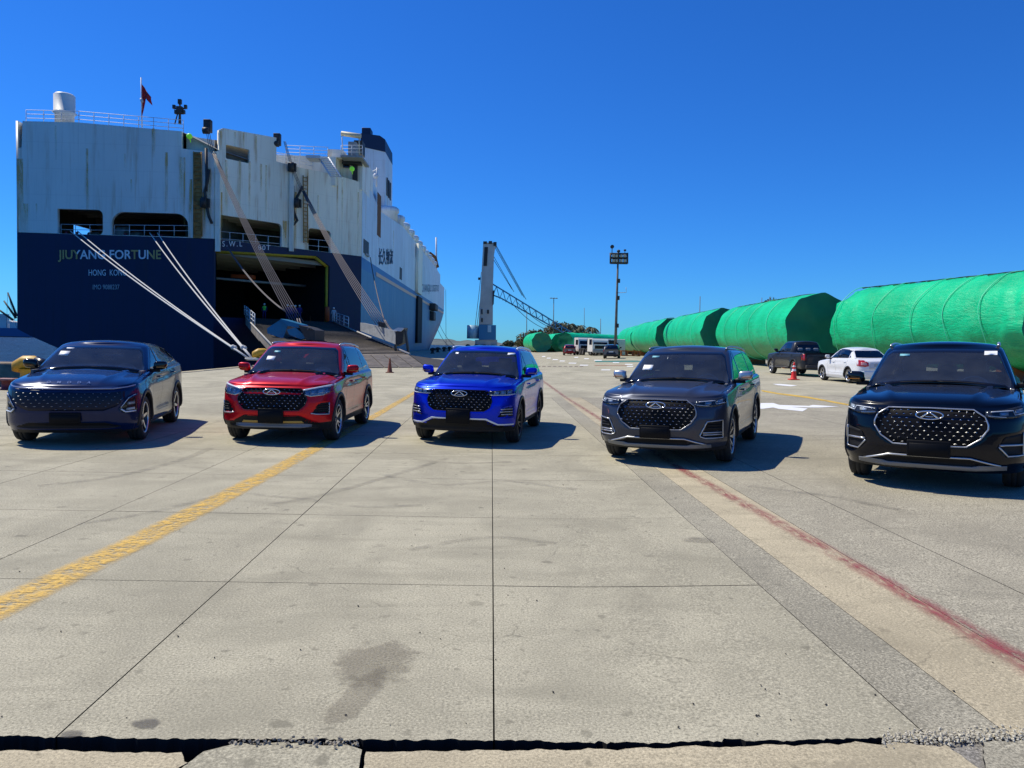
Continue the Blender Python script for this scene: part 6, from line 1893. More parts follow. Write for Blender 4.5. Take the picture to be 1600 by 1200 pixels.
def suv_red():
    root = empty('parked_car', 'red sport utility car with dark studded grille, second from the left in the front row', 'car', 'new cars lined up on the quay')
    pm = paint('red_paint', (.52, .003, .012), .4)
    gb = sym([(0, .565), (.44, .575), (.53, .66), (.56, .745)]); gt = sym([(0, .925), (.45, .92), (.52, .86), (.56, .75)])
    ib = [(.615, .525), (.70, .505), (.87, .50)]; it = [(.615, .53), (.74, .69), (.87, .70)]
    lb = sym([(0, .30), (.5, .30), (.72, .29)]); lt = sym([(0, .485), (.44, .485), (.66, .375), (.72, .37)])
    c = Car(L=4.40, W=1.83, H=1.70, wb=2.63, fo=.86, zf=.955, zc=1.07, belt=1.09, ws=1.10, rf=1.93, rr=3.85, rb=4.28, ridge=.028,
            dent=[(gb, gt, .03), (ib, it, .05), (lb, lt, .05)])
    c.body(); emit_body(root, c, pm, .37)
    c.patch(gb, gt, off=.004, skirt=.02).build('grille', M_GRILLE, root)
    outline_ring(c, gb, gt, .009, M_GLOSSBLK, 'grille_surround', root)
    studs(c, gb, gt, 8, .088, .019, M_CHROME, root, skip=lambda x, z: abs(x) < .17 and z > .80)
    emblem(root, c, .865, off=.045)
    plate(root, c, .365, .60)
    both(c, ib, it, 'air_intake', M_PLASTIC, root, off=.003)
    outline_ring(c, [(.62, .525), (.70, .508), (.865, .50)], [(.865, .695)], .011, M_SILVER, 'intake_trim', root, mirror=True, closed=False)
    bars(c, .72, .865, (.56, .60, .64), .010, M_CLAD, 'intake_bar', root)
    headlamp(c, root, [(.50, .835), (.60, .795), (.79, .815), (.90, .87)], [(.50, .90), (.72, .945), (.90, .985)],
             drl=[([(.49, .895), (.72, .94), (.89, .975)], .017), ([(.52, .83), (.61, .803), (.79, .822)], .008)],
             lenses=[([(.60, .835), (.68, .835)], [(.60, .89), (.68, .90)], M_BULB), ([(.70, .84), (.80, .85)], [(.70, .905), (.80, .925)], M_BULB)])
    c.patch(lb, lt, off=.004, skirt=.02).build('lower_grille', M_PLASTIC, root)
    c.patch(sym([(0, .275), (.45, .275), (.62, .30)]), sym([(0, .345), (.45, .35), (.62, .34)]), off=.014, skirt=.03).build('skid_plate', mat('dull_silver', (.20, .205, .21), .5, .4), root)
    c.patch(sym([(0, .355), (.5, .355)]), sym([(0, .392), (.47, .396), (.5, .36)]), off=.02, skirt=.02).build('skid_plate_accent', mat('ochre_trim', (.45, .27, .05), .4), root)
    mirrors(root, c, pm); roof_rails(root, c, M_SILVER); wipers(root, c)
    sticker(root, c, -.50, 1.37, .15, .075); sticker(root, c, -.43, 1.49, .11, .035, M_TEAL)
    add_wheels(root, c, (5, .20, 1, .022, .016), M_ALLOY, M_DARKALLOY)
    return root, c
def suv_blue():
    root = empty('parked_car', 'bright blue sport utility car with white lower lip, middle of the front row', 'car', 'new cars lined up on the quay')
    pm = paint('bright_blue_paint', (.001, .026, .58), .7)
    gb = sym([(0, .59), (.43, .60), (.52, .66), (.555, .76)]); gt = sym([(0, .945), (.46, .94), (.525, .88), (.555, .77)])
    ib = [(.66, .50), (.87, .515)]; it = [(.66, .52), (.76, .66), (.87, .68)]
    lb = sym([(0, .28), (.5, .28), (.74, .27)]); lt = sym([(0, .45), (.44, .45), (.62, .36), (.74, .355)])
    c = Car(L=4.50, W=1.84, H=1.70, wb=2.67, fo=.89, zf=.985, zc=1.09, belt=1.10, ws=1.13, rf=1.98, rr=3.95, rb=4.38, ridge=.022,
            dent=[(gb, gt, .03), (ib, it, .05), (lb, lt, .05)])
    c.body(); emit_body(root, c, pm, .34)
    c.patch(gb, gt, off=.004, skirt=.02).build('grille', M_GRILLE, root)
    outline_ring(c, gb, gt, .008, M_GLOSSBLK, 'grille_surround', root)
    studs(c, gb, gt, 8, .088, .020, M_CHROME, root, skip=lambda x, z: abs(x) < .17 and z > .83)
    emblem(root, c, .885, off=.045)
    plate(root, c, .385, .635)
    both(c, ib, it, 'air_intake', M_PLASTIC, root, off=.003)
    bars(c, .70, .87, (.545, .59, .635), .011, M_SILVER, 'intake_bar', root)
    headlamp(c, root, [(.50, .865), (.80, .865), (.90, .88)], [(.50, .935), (.72, .95), (.90, .975)],
             drl=[([(.51, .872), (.80, .873), (.89, .885)], .009)], bez=mat('dark_lamp_bezel', (.05, .055, .06), .2, .5),
             lenses=[([(.58, .885), (.66, .885)], [(.58, .925), (.66, .93)], M_BULB), ([(.68, .885), (.76, .885)], [(.68, .932), (.76, .938)], M_BULB), ([(.78, .89), (.85, .895)], [(.78, .94), (.85, .95)], M_BULB)])
    c.patch(lb, lt, off=.004, skirt=.02).build('lower_grille', M_PLASTIC, root)
    c.patch(sym([(0, .453), (.46, .453), (.65, .362), (.885, .36)]), sym([(0, .48), (.47, .48), (.66, .386), (.885, .385)]), off=.022, skirt=.02).build('lower_lip', mat('white_trim', (.75, .77, .80), .25, coat=1), root)
    mirrors(root, c, pm); roof_rails(root, c, mat('white_rail', (.75, .77, .80), .3, .2), .022); wipers(root, c)
    sticker(root, c, .56, 1.545, .13, .035, name='roof_sticker'); sticker(root, c, -.49, 1.535, .06, .03)
    add_wheels(root, c, (5, .20, 1, .02, .014), M_DARKALLOY, M_PLASTIC)
    return root, c
def suv_big(colour):
    dark = colour == 'black'
    if dark:
        root = empty('parked_car', 'black sport utility car with chrome framed studded grille, cut off by the right edge', 'car', 'new cars lined up on the quay')
        pm = paint('black_paint', (.0015, .003, .008), .0, .2)
    else:
        root = empty('parked_car', 'dark grey sport utility car with multi spoke wheels between the blue and the black car', 'car', 'new cars lined up on the quay')
        pm = paint('grey_paint', (.055, .062, .085), .55)
    gb = sym([(0, .535), (.36, .54), (.49, .63), (.56, .74)]); gt = sym([(0, .95), (.42, .945), (.53, .87), (.56, .79)])
    if dark: ib = [(.66, .53), (.745, .44), (.89, .45)]; it = [(.66, .565), (.72, .66), (.89, .70)]
    else: ib = [(.61, .45), (.67, .425), (.88, .425)]; it = [(.61, .47), (.70, .655), (.88, .67)]
    lb = sym([(0, .31), (.5, .30), (.62, .29)]); lt = sym([(0, .40), (.40, .40), (.62, .30)])
    c = Car(L=4.72, W=1.86, H=1.705, wb=2.71, fo=.93, zf=.975, zc=1.09, belt=1.11, ws=1.17, rf=2.03, rr=4.25, rb=4.62, ridge=.02, r=.37, arch=.425,
            dent=[(gb, gt, .03), (ib, it, .045), (lb, lt, .04)])
    c.body(); emit_body(root, c, pm, .30, clad_m=pm if dark else None)
    c.patch(gb, gt, off=.004, skirt=.02).build('grille', M_GRILLE, root)
    outline_ring(c, gb, gt, .009, mat('grille_frame_grey', (.30, .31, .33), .3, .7) if not dark else M_SILVER, 'grille_surround', root, off=.012)
    studs(c, gb, gt, 9, .082, .019, M_CHROME, root, skip=lambda x, z: abs(x) < .17 and z > .82)
    emblem(root, c, .875, off=.045)
    plate(root, c, .41, .595, .215)
    both(c, ib, it, 'air_intake', M_PLASTIC, root, off=.003)
    if dark:
        outline_ring(c, [(.66, .55), (.745, .445), (.885, .45)], [(.885, .70)], .009, M_SILVER, 'intake_trim', root, mirror=True, closed=False, off=.014)
        bars(c, .67, .875, (.565,), .013, M_SILVER, 'intake_bar', root, off=.02)
    else:
        outline_ring(c, ib, it, .009, M_SILVER, 'intake_trim', root, mirror=True, off=.012)
        bars(c, .64, .87, (.47, .50), .010, M_SILVER, 'intake_bar', root)
        bars(c, .70, .87, (.56, .60), .008, M_CLAD, 'intake_bar', root)
    headlamp(c, root, [(.53, .88), (.62, .86), (.82, .865), (.905, .90)], [(.53, .935), (.70, .95), (.905, 1.0)],
             drl=[([(.58, .925), (.78, .94), (.80, .895), (.89, .91)], .007), ([(.56, .885), (.72, .872)], .006)], bez=mat('dark_lamp_bezel', (.05, .055, .06), .2, .5),
             lenses=[([(.66, .89), (.74, .89)], [(.66, .92), (.74, .925)], M_BULB), ([(.80, .91), (.87, .92)], [(.80, .945), (.87, .96)], M_BULB)])
    c.patch(lb, lt, off=.004, skirt=.02).build('lower_grille', M_PLASTIC, root)
    c.line([(-.68, .335), (-.40, .412), (.40, .412), (.68, .335)], off=.02, round_=.012).build('lower_grille_trim', M_SILVER, root)
    c.patch(sym([(0, .265), (.45, .265), (.74, .285)]), sym([(0, .315), (.42, .315), (.48, .33), (.74, .335)]), off=.025, skirt=.04).build('skid_plate', mat('dull_silver', (.20, .205, .21), .5, .4), root)
    mirrors(root, c, M_SILVER if not dark else M_GLOSSBLK); roof_rails(root, c, M_SILVER if dark else mat('grey_rail', (.28, .29, .31), .35, .7), .02); wipers(root, c)
    if dark:
        sticker(root, c, .55, 1.545, .14, .05, name='roof_sticker'); sticker(root, c, -.43, 1.52, .12, .03, M_TEAL)
        add_wheels(root, c, (10, .06, 1, .012, .009), M_ALLOY, M_DARKALLOY)
    else:
        sticker(root, c, -.52, 1.35, .16, .08); sticker(root, c, -.45, 1.52, .12, .03, M_TEAL)
        add_wheels(root, c, (10, .07, 1, .011, .008), M_ALLOY, M_DARKALLOY)
    return root, c
def suv_coupe():
    root = empty('parked_car', 'navy blue coupe-roofed crossover with wide frameless grille, leftmost of the front row', 'car', 'new cars lined up on the quay')
    pm = paint('navy_paint', (.0025, .014, .065), .15, .25)
    gb = sym([(0, .54), (.50, .54), (.66, .60), (.76, .70)]); gt = sym([(0, .845), (.5, .85), (.70, .865), (.76, .86)])
    ib = [(.70, .56), (.76, .50), (.89, .515)]; it = [(.70, .565), (.80, .74), (.89, .79)]
    lb = sym([(0, .27), (.5, .27), (.70, .28)]); lt = sym([(0, .36), (.5, .36), (.70, .30)])
    c = Car(L=4.40, W=1.83, H=1.60, wb=2.63, fo=.88, clr=.20, zf=.885, zc=1.05, belt=1.08, ws=1.10, rf=1.98, rr=3.72, rb=4.26, ridge=.012, roofdrop=.19, hoodflat=.85,
            nose=[(.20, .14), (.32, .05), (.50, .0), (.70, .0), (.84, .02), (.875, .05), (.90, .13)], crown=.085, beltrise=.10,
            dent=[(lb, lt, .04), (ib, it, .02)])
    c.body(); emit_body(root, c, pm, .24)
    c.patch(gb, gt, off=.002, skirt=.02).build('grille', mat('grille_navy', (.002, .007, .025), .35, spec=.25), root)
    studs(c, gb, gt, 7, .115, .013, M_SILVER, root, off=.008, curve=-.02, shape='bar')
    c.line([(-.89, .925), (-.78, .89), (-.62, .872), (0, .868), (.62, .872), (.78, .89), (.89, .925)], off=.008, round_=.010).build('light_strip', mat('dim_light_guide', (.30, .33, .45), .2, .5), root)
    tm = text_mesh('OMODA', .07, .008, True, 3.3)
    t = bpy.data.objects.new('bonnet_letters', tm); COL.objects.link(t); t.parent = root; tm.materials.append(M_CHROME)
    h, _ = c.hit('top', 0, c.Y(.17)); t.location = h + Vector((0, -.0, .012)); t.rotation_euler = (R_(38), 0, 0)
    plate(root, c, .36, .52, .21)
    headlamp(c, root, ib, it, drl=[([(.72, .585), (.81, .73), (.875, .775)], .006), ([(.72, .56), (.77, .515), (.88, .52)], .012)], bez=mat('dark_lamp_bezel', (.05, .055, .06), .2, .5),
             lenses=[([(.78, .54), (.87, .545)], [(.78, .57), (.87, .58)], M_DRL), ([(.79, .62), (.87, .63)], [(.79, .66), (.87, .67)], M_BULB)])
    c.patch(lb, lt, off=.004, skirt=.02).build('lower_grille', M_PLASTIC, root)
    mirrors(root, c, M_GLOSSBLK); wipers(root, c)
    sticker(root, c, -.52, 1.36, .15, .075); sticker(root, c, -.47, 1.445, .12, .02, M_WHITEP)
    add_wheels(root, c, (5, .0, 1, .034, .026), M_ALLOY, M_DARKALLOY)
    return root, c
HERO = []
for fn, fx, fy, yaw, sc in ((suv_coupe, -6.62, 12.2, 12.8, 1.02), (suv_red, -3.52, 12.85, -1, 1.0), (suv_blue, -.36, 13.2, -11, 1.0),
                            (lambda: suv_big('grey'), 2.75, 11.1, -26.5, 1.0), (lambda: suv_big('black'), 5.59, 9.06, -35, 1.02)):
    root, c = fn()
    place_car(root, fx, fy, yaw, c.wb, sc)
    HERO.append(root)
# ------------------------------------------------------------------ other vehicles
def simple_lights(c, root, q_side, z0, z1, w, m=M_REDLENS, name='tail_light', axis='back', inner=.5):
    for s_ in (1, -1):
        b, t = [(inner, z0), (w, z0)], [(inner, z1), (w, z1)]
        if s_ < 0: b, t = mirror_pl(b), mirror_pl(t)
        c.patch(b, t, axis, off=.012, skirt=.02, du=.05).build(name, m, root)
def white_sedan():
    root = empty('parked_car', 'white four door sedan with a dark tinted rear window, seen from behind at the right', 'car', 'cars parked beyond the front row')
    pm = paint('white_paint', (.72, .73, .74), .0, .3)
    c = Car(L=4.31, W=1.71, H=1.50, wb=2.48, fo=.83, clr=.17, r=.305, arch=.355, zf=.80, zc=.94, belt=.97, beltrise=.04, ws=1.02, rf=1.85, rr=3.05, rb=3.72, wr=.55, wbelt=.76, nc=.5, crown=.05, roofdrop=.14, ridge=.008,
            tail=[(.17, .10), (.35, .02), (.6, .0), (.85, .02), (1.0, .07), (1.05, .12)])
    c.ztop_old = c.ztop
    c.body()
    for k in (0,):
        pass
    emit_body(root, c, pm, .0)
    # taillights wrap the corners
    for s_ in (1, -1):
        b, t = [(.47, .72), (.60, .69), (.84, .72)], [(.47, .84), (.60, .96), (.84, .98)]
        if s_ < 0: b, t = mirror_pl(b), mirror_pl(t)
        l = c.patch(b, t, 'back', off=.010, skirt=.02, du=.04).build('tail_light', M_REDLENS, root)
        b, t = [(.55, .76), (.74, .76)], [(.55, .86), (.74, .88)]
        if s_ < 0: b, t = mirror_pl(b), mirror_pl(t)
        c.patch(b, t, 'back', off=.018, skirt=.02).build('lamp_insert', mat('pink_lens', (.6, .3, .3), .2), l)
    c.patch([(-.26, .70), (.26, .70)], [(-.26, .83), (.26, .83)], 'back', off=.012, skirt=.02).build('number_plate', mat('grey_plate', (.35, .36, .37), .4), root)
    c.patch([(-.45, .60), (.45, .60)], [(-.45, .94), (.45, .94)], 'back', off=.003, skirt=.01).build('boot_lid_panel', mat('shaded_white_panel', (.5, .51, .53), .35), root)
    c.patch([(-.80, .24), (.80, .24)], [(-.80, .52), (.80, .52)], 'back', off=.006, skirt=.02).build('rear_bumper', pm, root)
    both(c, [(.45, .62), (.80, .66)], [(.45, .72), (.80, .82)], 'headlight', M_LENS, root, off=.01)
    mirrors(root, c, pm); add_wheels(root, c, (5, .0, 0, .042, .035), M_ALLOY, M_DARKALLOY)
    return root, c
def pickup():
    root = empty('pickup_truck', 'dark grey double cab pickup truck parked behind the red cone', 'pickup truck', 'cars parked beyond the front row')
    pm = paint('charcoal_paint', (.030, .031, .034), .3)
    c = Car(L=5.30, W=1.85, H=1.80, wb=3.08, fo=.95, clr=.34, r=.385, arch=.44, zf=1.03, zc=1.16, belt=1.17, beltrise=.0, ws=1.30, rf=2.05, rr=3.45, rb=3.62, wr=.60, wbelt=.80, nc=.45, crown=.05, roofdrop=.05, ridge=.01,
            tail=[(.34, .02), (.6, .0), (1.15, .0), (1.2, .02)], bed=True,
            windows=[([(1.72, 0), (2.42, 0)], [(1.72, .01), (2.22, .95), (2.42, 1)]), ([(2.50, 0), (3.22, 0)], [(2.50, 1), (3.14, 1), (3.22, .6)])])
    c.body()
    V, F, NT = c.lower   # open load bed behind the cab
    c.lower = (V, [f for f in F if not (f[1] == 'cap' and sum(V[i][1] for i in f[0]) / 4 > 3.75 and sum(V[i][0] for i in f[0]) / 4 < .78 and sum(V[i][1] for i in f[0]) / 4 < c.L - .12)], NT)
    emit_body(root, c, pm, .40)
    mb = MB(); y0, y1 = c.Y(3.75), c.Y(c.L - .10)
    mb.box((0, (y0 + y1) / 2, .75), (1.56, y1 - y0, .03)); mb.box((.78, (y0 + y1) / 2, .95), (.03, y1 - y0, .42)); mb.box((-.78, (y0 + y1) / 2, .95), (.03, y1 - y0, .42)); mb.box((0, y1, .95), (1.56, .04, .42)); mb.box((0, y0, .95), (1.56, .04, .42)); mb.build('load_bed', M_PLASTIC, root)
    z0, z1 = 1.26, 1.60
    c.patch([(-.62, z0), (.62, z0)], [(-.62, z0 + .001), (-.52, z1), (.52, z1), (.62, z0 + .001)], 'back', off=.012, skirt=.02, border=.03, nv=6).build('rear_window', [M_TINT, M_GLOSSBLK], root)
    for s_ in (1, -1):
        b, t = [(.74, .80), (.91, .80)], [(.74, 1.10), (.91, 1.10)]
        if s_ < 0: b, t = mirror_pl(b), mirror_pl(t)
        c.patch(b, t, 'back', off=.012, skirt=.02).build('tail_light', M_REDLENS, root)
    mb = MB(); mb.bbox((0, c.Y(c.L) + .04, .48), (1.6, .16, .16), .03); mb.build('rear_bumper', M_DKSTEEL, root)
    mb = MB(); mb.bbox((0, c.Y(c.L) + .01, .95), (.22, .03, .08), .01); mb.build('tailgate_handle', M_PLASTIC, root)
    for sg in (1, -1):
        mb = MB(); mb.tube([(sg * .93, c.Y(1.6), .40), (sg * .93, c.Y(3.5), .40)], .05, 6); mb.build('side_step', M_DKSTEEL, root)
    mirrors(root, c, pm); add_wheels(root, c, (6, .0, 0, .05, .045), M_ALLOY, M_DARKALLOY)
    return root, c
r_, c_ = white_sedan(); place_car(r_, 15.70, 32.7, 179, c_.wb)
r_, c_ = pickup(); place_car(r_, 16.35, 40.3, 179, c_.wb)
def far_suv(col, label, px, py, Y, yaw, sc=1.):
    root = empty('parked_car', label, 'car', 'cars parked beyond the front row')
    pm = paint('far_car_paint', col, .2)
    c = Car(L=4.3, W=1.8, H=1.62, wb=2.6, fo=.85, hi=False); c.body(); emit_body(root, c, pm, .3)
    for s_ in (1, -1):
        b, t = [(.55, .85), (.86, .85)], [(.55, 1.0), (.86, 1.0)]
        if s_ < 0: b, t = mirror_pl(b), mirror_pl(t)
        c.patch(b, t, 'back', off=.012, skirt=.02).build('tail_light', M_REDLENS, root)
    c.patch([(-.26, .72), (.26, .72)], [(-.26, .84), (.26, .84)], 'back', off=.012, skirt=.02).build('number_plate', M_WHITEP, root)
    mirrors(root, c, pm); add_wheels(root, c, (5, .0, 1, .034, .026), M_ALLOY, M_DARKALLOY)
    q = PY(px, py, Y); place_car(root, q.x, Y, yaw, c.wb, sc)
far_suv((.25, .010, .015), 'small red car far away before the green tubes', 889, 552, 112, 176)
far_suv((.010, .018, .032), 'dark blue car parked far away left of the floodlight mast', 957, 560, 86, 168)
# white truck tractors
def truck_cab(px, Y, yaw, label, w=2.4, h=2.6):
    q = PY(px, 545, Y); r = empty('truck_cab', label, 'truck', 'white trucks by the green tubes', Matrix.Translation((q.x, Y, gz(q.x))) @ Matrix.Rotation(R_(yaw), 4, 'Z'))
    W_ = mat('truck_white_paint', (.74, .74, .72), .4)
    mb = MB(); pr = [(-1.1, .55), (-1.12, 1.5), (-.92, h - .25), (-.7, h), (.95, h), (1.0, .55)]; mb.prism([(y, z) for y, z in pr], -w / 2, w / 2, 'X'); mb.build('cab_shell', W_, r)
    mb = MB(); mb.add([(-w / 2 + .15, -1.135, 1.62), (w / 2 - .15, -1.135, 1.62), (w / 2 - .25, -.955, h - .42), (-w / 2 + .25, -.955, h - .42)], [(0, 1, 2, 3)]); mb.build('windscreen', M_GLOSSBLK, r)
    for s_ in (1, -1):
        mb = MB(); mb.box((s_ * (w / 2 + .01), -.3, 1.9), (.03, 1.0, .75)); mb.build('side_window', M_GLOSSBLK, r)
        mb = MB(); mb.bbox((s_ * (w / 2 + .18), -1.1, 1.9), (.14, .12, .75), .03); mb.build('wing_mirror', M_PLASTIC, r)
        mb = MB(); mb.box((s_ * .85, -1.15, .82), (.45, .06, .22)); mb.build('headlight', M_LENS, r)
    mb = MB(); mb.bbox((0, -1.15, .62), (w + .02, .25, .42), .05); mb.build('bumper', mat('truck_bumper_grey', (.3, .3, .3), .5), r)
    mb = MB(); mb.box((0, -1.14, 1.2), (w - .7, .05, .45)); mb.build('grille', M_PLASTIC, r)
    mb = MB(); mb.box((0, 2.2, .75), (.9, 5.5, .3)); mb.box((0, 1.3, 1.4), (w - .2, .25, 2.0)); mb.build('chassis', M_DKSTEEL, r)
    for y in (-.1, 3.2, 4.4):
        for s_ in (1, -1):
            wb_ = empty('wheel', parent=r); wb_.location = (s_ * (w / 2 - .18), y, .5)
            mb = MB(); mb.lathe([(.3, -.15), (.46, -.15), (.5, -.1), (.5, .1), (.46, .15), (.3, .15)], 20, axis='X', closed=True); mb.build('tyre', M_RUBBER, wb_)
            mb = MB(); mb.cyl((-.1, 0, 0), (.1, 0, 0), .3, 16); mb.build('rim', M_SILVER, wb_)
truck_cab(912, 112, 12, 'white truck cab, left one of the pair by the green tubes'); truck_cab(934, 104, 12, 'white truck cab, right one of the pair with a dark load bed beside it', 2.4, 2.4)
q = PY(949, 545, 108)
mb = MB(); mb.bbox((q.x, 110, 1.6), (2.1, 5, 2.2), .05); tag(mb.build('black_trailer', mat('black_canvas', (.012, .012, .013), .7)), 'black boxy trailer between the white trucks and the mast', 'trailer')
q = PY(948, 536, 113)
mb = MB(); mb.bbox((q.x + .6, 113, 1.7), (4.2, 2.2, 2.5), .1); tag(mb.build('white_container', mat('container_white', (.72, .70, .66), .5, var=.1)), 'white container behind the black trailer by the mast', 'container')
q = PY(984, 560, 88)
mb = MB()
for z in (.25, .8): mb.box((q.x, 88, gz(q.x) + z), (2.3, 1.2, .12))
for x in (-1.1, -.4, .4, 1.1): mb.box((q.x + x, 88, gz(q.x) + .5), (.12, 1.1, .6))
tag(mb.build('steel_cradle', M_CRADLE), 'orange steel cradle on the ground just right of the floodlight mast', 'cradle')

# ------------------------------------------------------------------ people on the ramp
M_SKIN = mat('skin', (.32, .17, .11), .6)
def person(pos, h, yaw, cloth, hatcol, label, arm=0., vest=None, group=None):
    r = empty('person', label, 'person', group, Matrix.Translation(pos) @ Matrix.Rotation(R_(yaw), 4, 'Z'))
    s_ = h / 1.78
    J = {'pel': (0, 0, .95), 'bel': (0, 0, 1.12), 'che': (0, .0, 1.36), 'nec': (0, 0, 1.50), 'hea': (0, -.02, 1.60), 'top': (0, -.01, 1.72),
         'hl': (.10, 0, .90), 'kl': (.12, -.03, .50), 'al': (.12, .02, .10), 'tl': (.13, -.16, .04), 'hr': (-.10, 0, .90), 'kr': (-.13, -.01, .50), 'ar': (-.14, .05, .10), 'tr': (-.15, -.12, .04),
         'sl': (.20, 0, 1.42), 'el': (.27, .02, 1.15), 'wl': (.27, -.10, .92), 'fl': (.27, -.14, .82), 'sr': (-.20, 0, 1.42), 'er': (-.27, .03, 1.15), 'wr': (-.26, -.08 - arm, .92 + arm), 'fr': (-.25, -.12 - arm, .84 + arm)}
    K = list(J); E_ = [('pel', 'bel'), ('bel', 'che'), ('che', 'nec'), ('nec', 'hea'), ('hea', 'top'), ('pel', 'hl'), ('hl', 'kl'), ('kl', 'al'), ('al', 'tl'), ('pel', 'hr'), ('hr', 'kr'), ('kr', 'ar'), ('ar', 'tr'), ('che', 'sl'), ('sl', 'el'), ('el', 'wl'), ('wl', 'fl'), ('che', 'sr'), ('sr', 'er'), ('er', 'wr'), ('wr', 'fr')]
    Rr = dict(pel=.15, bel=.14, che=.16, nec=.055, hea=.095, top=.075, hl=.095, kl=.062, al=.045, tl=.04, hr=.095, kr=.062, ar=.045, tr=.04, sl=.07, el=.048, wl=.035, fl=.035, sr=.07, er=.048, wr=.035, fr=.035)
    me = bpy.data.meshes.new('body'); me.from_pydata([tuple(c * s_ for c in J[k]) for k in K], [(K.index(a), K.index(b)) for a, b in E_], [])
    o = bpy.data.objects.new('body', me); COL.objects.link(o)
    md = o.modifiers.new('skin', 'SKIN')
    for i, k in enumerate(K): me.skin_vertices[0].data[i].radius = (Rr[k] * s_ * (1.15 if k in ('che', 'bel', 'pel') else 1), Rr[k] * s_ * .82)
    me.skin_vertices[0].data[0].use_root = True
    sb = o.modifiers.new('sub', 'SUBSURF'); sb.levels = 1
    m2 = bpy.data.meshes.new_from_object(o.evaluated_get(bpy.context.evaluated_depsgraph_get())); bpy.data.objects.remove(o)
    m2.materials.append(cloth); m2.materials.append(M_SKIN); m2.materials.append(mat('work_boots', (.02, .018, .016), .7))
    if vest: m2.materials.append(vest)
    for p in m2.polygons:
        p.use_smooth = True; z = p.center.z / s_; x = abs(p.center.x / s_)
        p.material_index = 1 if (z > 1.47 or (x > .22 and z < .93 + arm)) else (2 if z < .12 else (3 if vest and 1.02 < z < 1.47 and x < .22 else 0))
    b = bpy.data.objects.new('body', m2); COL.objects.link(b); b.parent = r
    mb = MB(); mb.sphere((0, -.015 * s_, 1.69 * s_), (.125 * s_, .145 * s_, .10 * s_), 12, 8); mb.box((0, -.14 * s_, 1.665 * s_), (.16 * s_, .10 * s_, .015)); mb.build('safety_helmet', hatcol, r)
    mb = MB()
    for sx in (-.035, .035): mb.sphere((sx * s_, -.105 * s_, 1.62 * s_), .012, 6, 4)
    mb.sphere((0, -.115 * s_, 1.585 * s_), (.014, .022, .02), 6, 4); mb.build('face', mat('face_features', (.10, .05, .04), .6), r)
M_NAVYC = mat('navy_coverall', (.012, .016, .16), .8); M_WHC = mat('white_coverall', (.50, .53, .55), .8); M_HVIS = mat('high_vis_green', (.18, .75, .06), .7); M_HATW = mat('white_helmet', (.75, .75, .75), .4); M_HATB = mat('blue_helmet', (.04, .15, .5), .4)
def on_ramp(px, Y):
    "point on the ramp or car deck under a sight line at distance Y"
    q = PY(px, 490, Y); d = (HR - HL); n = out_n(E_Q); s_ = (q - HL).dot(n)
    ax = (EL - HL); k = max(0, s_ / Vector((ax.x, ax.y, 0)).dot(n)); return Vector((q.x, Y, lerp(3.95, .8, k) + .04))
person(on_ramp(413, 85.5), 1.75, 10, M_NAVYC, M_HATW, 'worker in a bright green vest standing left in the ship doorway', vest=M_HVIS)
for px, Y, yaw, lab in ((449, 86.5, -10, 'worker in navy coveralls and white helmet, leftmost of the group in the doorway'), (455, 84.5, 30, 'worker in navy coveralls, second from left in the doorway group'), (461.5, 85.2, -30, 'worker in navy coveralls, third in the doorway group'), (468, 87.0, 5, 'worker in navy coveralls, rightmost of the doorway group')):
    person(on_ramp(px, Y), 1.74, yaw, M_NAVYC, M_HATW, lab, group='workers in navy coveralls')
person(on_ramp(521.5, 88.6), 1.78, 0, M_WHC, M_HATW, 'person in a white coverall standing at the right edge of the ramp', arm=.1)
q = on_ramp(511, 89.5); mb = MB(); mb.lathe([(.01, 0), (.30, 0), (.30, 1.6), (.24, 1.75), (.01, 1.75)], 16, M=Matrix.Translation(q)); tag(mb.build('orange_drum', mat('orange_cover', (.42, .07, .015), .6)), 'tall orange covered post just left of the person in white', 'post')
q = on_ramp(485, 92); mb = MB(); mb.lathe([(.28, 0), (.28, .05), (.12, .06), (.03, .85), (.005, .85)], 12, M=Matrix.Translation(Vector((q.x, 92, 3.9)))); tag(mb.build('traffic_cone', mat('dirty_orange_plastic', (.22, .055, .02))), 'small orange cone inside the dark car deck of the ship', 'traffic cone', 'traffic cones')

# ------------------------------------------------------------------ boats and port at far left
trawler = empty('fishing_boat', 'long blue hulled fishing boat with two dark derrick arms at the left edge', 'boat')
BY = 650.
def BP(px, py, dy=0): return PY(px, py, BY + dy)
mb = MB(); a, b_ = BP(-30, 512), BP(46, 513.5); zz = -2.2
mb.add([(a.x, BY, a.z), (b_.x, BY, b_.z + .3), (b_.x - 1.2, BY, zz), (a.x, BY, zz), (a.x, BY + 12, a.z), (b_.x - 1, BY + 12, b_.z + .3), (b_.x - 2, BY + 12, zz), (a.x, BY + 12, zz)], [(0, 1, 2, 3), (4, 7, 6, 5), (0, 4, 5, 1), (1, 5, 6, 2)])
mb.build('hull', mat('boat_blue', (.02, .09, .24), .5), trawler)
mb = MB(); mb.box(((a.x + b_.x) / 2, BY - .05, -2.0), (b_.x - a.x, .1, .7)); mb.build('boot_top', mat('boat_black', (.01, .012, .016), .6), trawler)
for px0, px1, py0, py1 in ((-14, 8, 490, 513), (12, 24, 503, 513)):
    p, q = BP(px0, py0, 2), BP(px1, py1, 2); mb = MB(); mb.box(((p.x + q.x) / 2, BY + 6, (p.z + q.z) / 2), (q.x - p.x, 3, p.z - q.z)); mb.build('wheelhouse', mat('boat_white', (.6, .62, .62), .5), trawler)
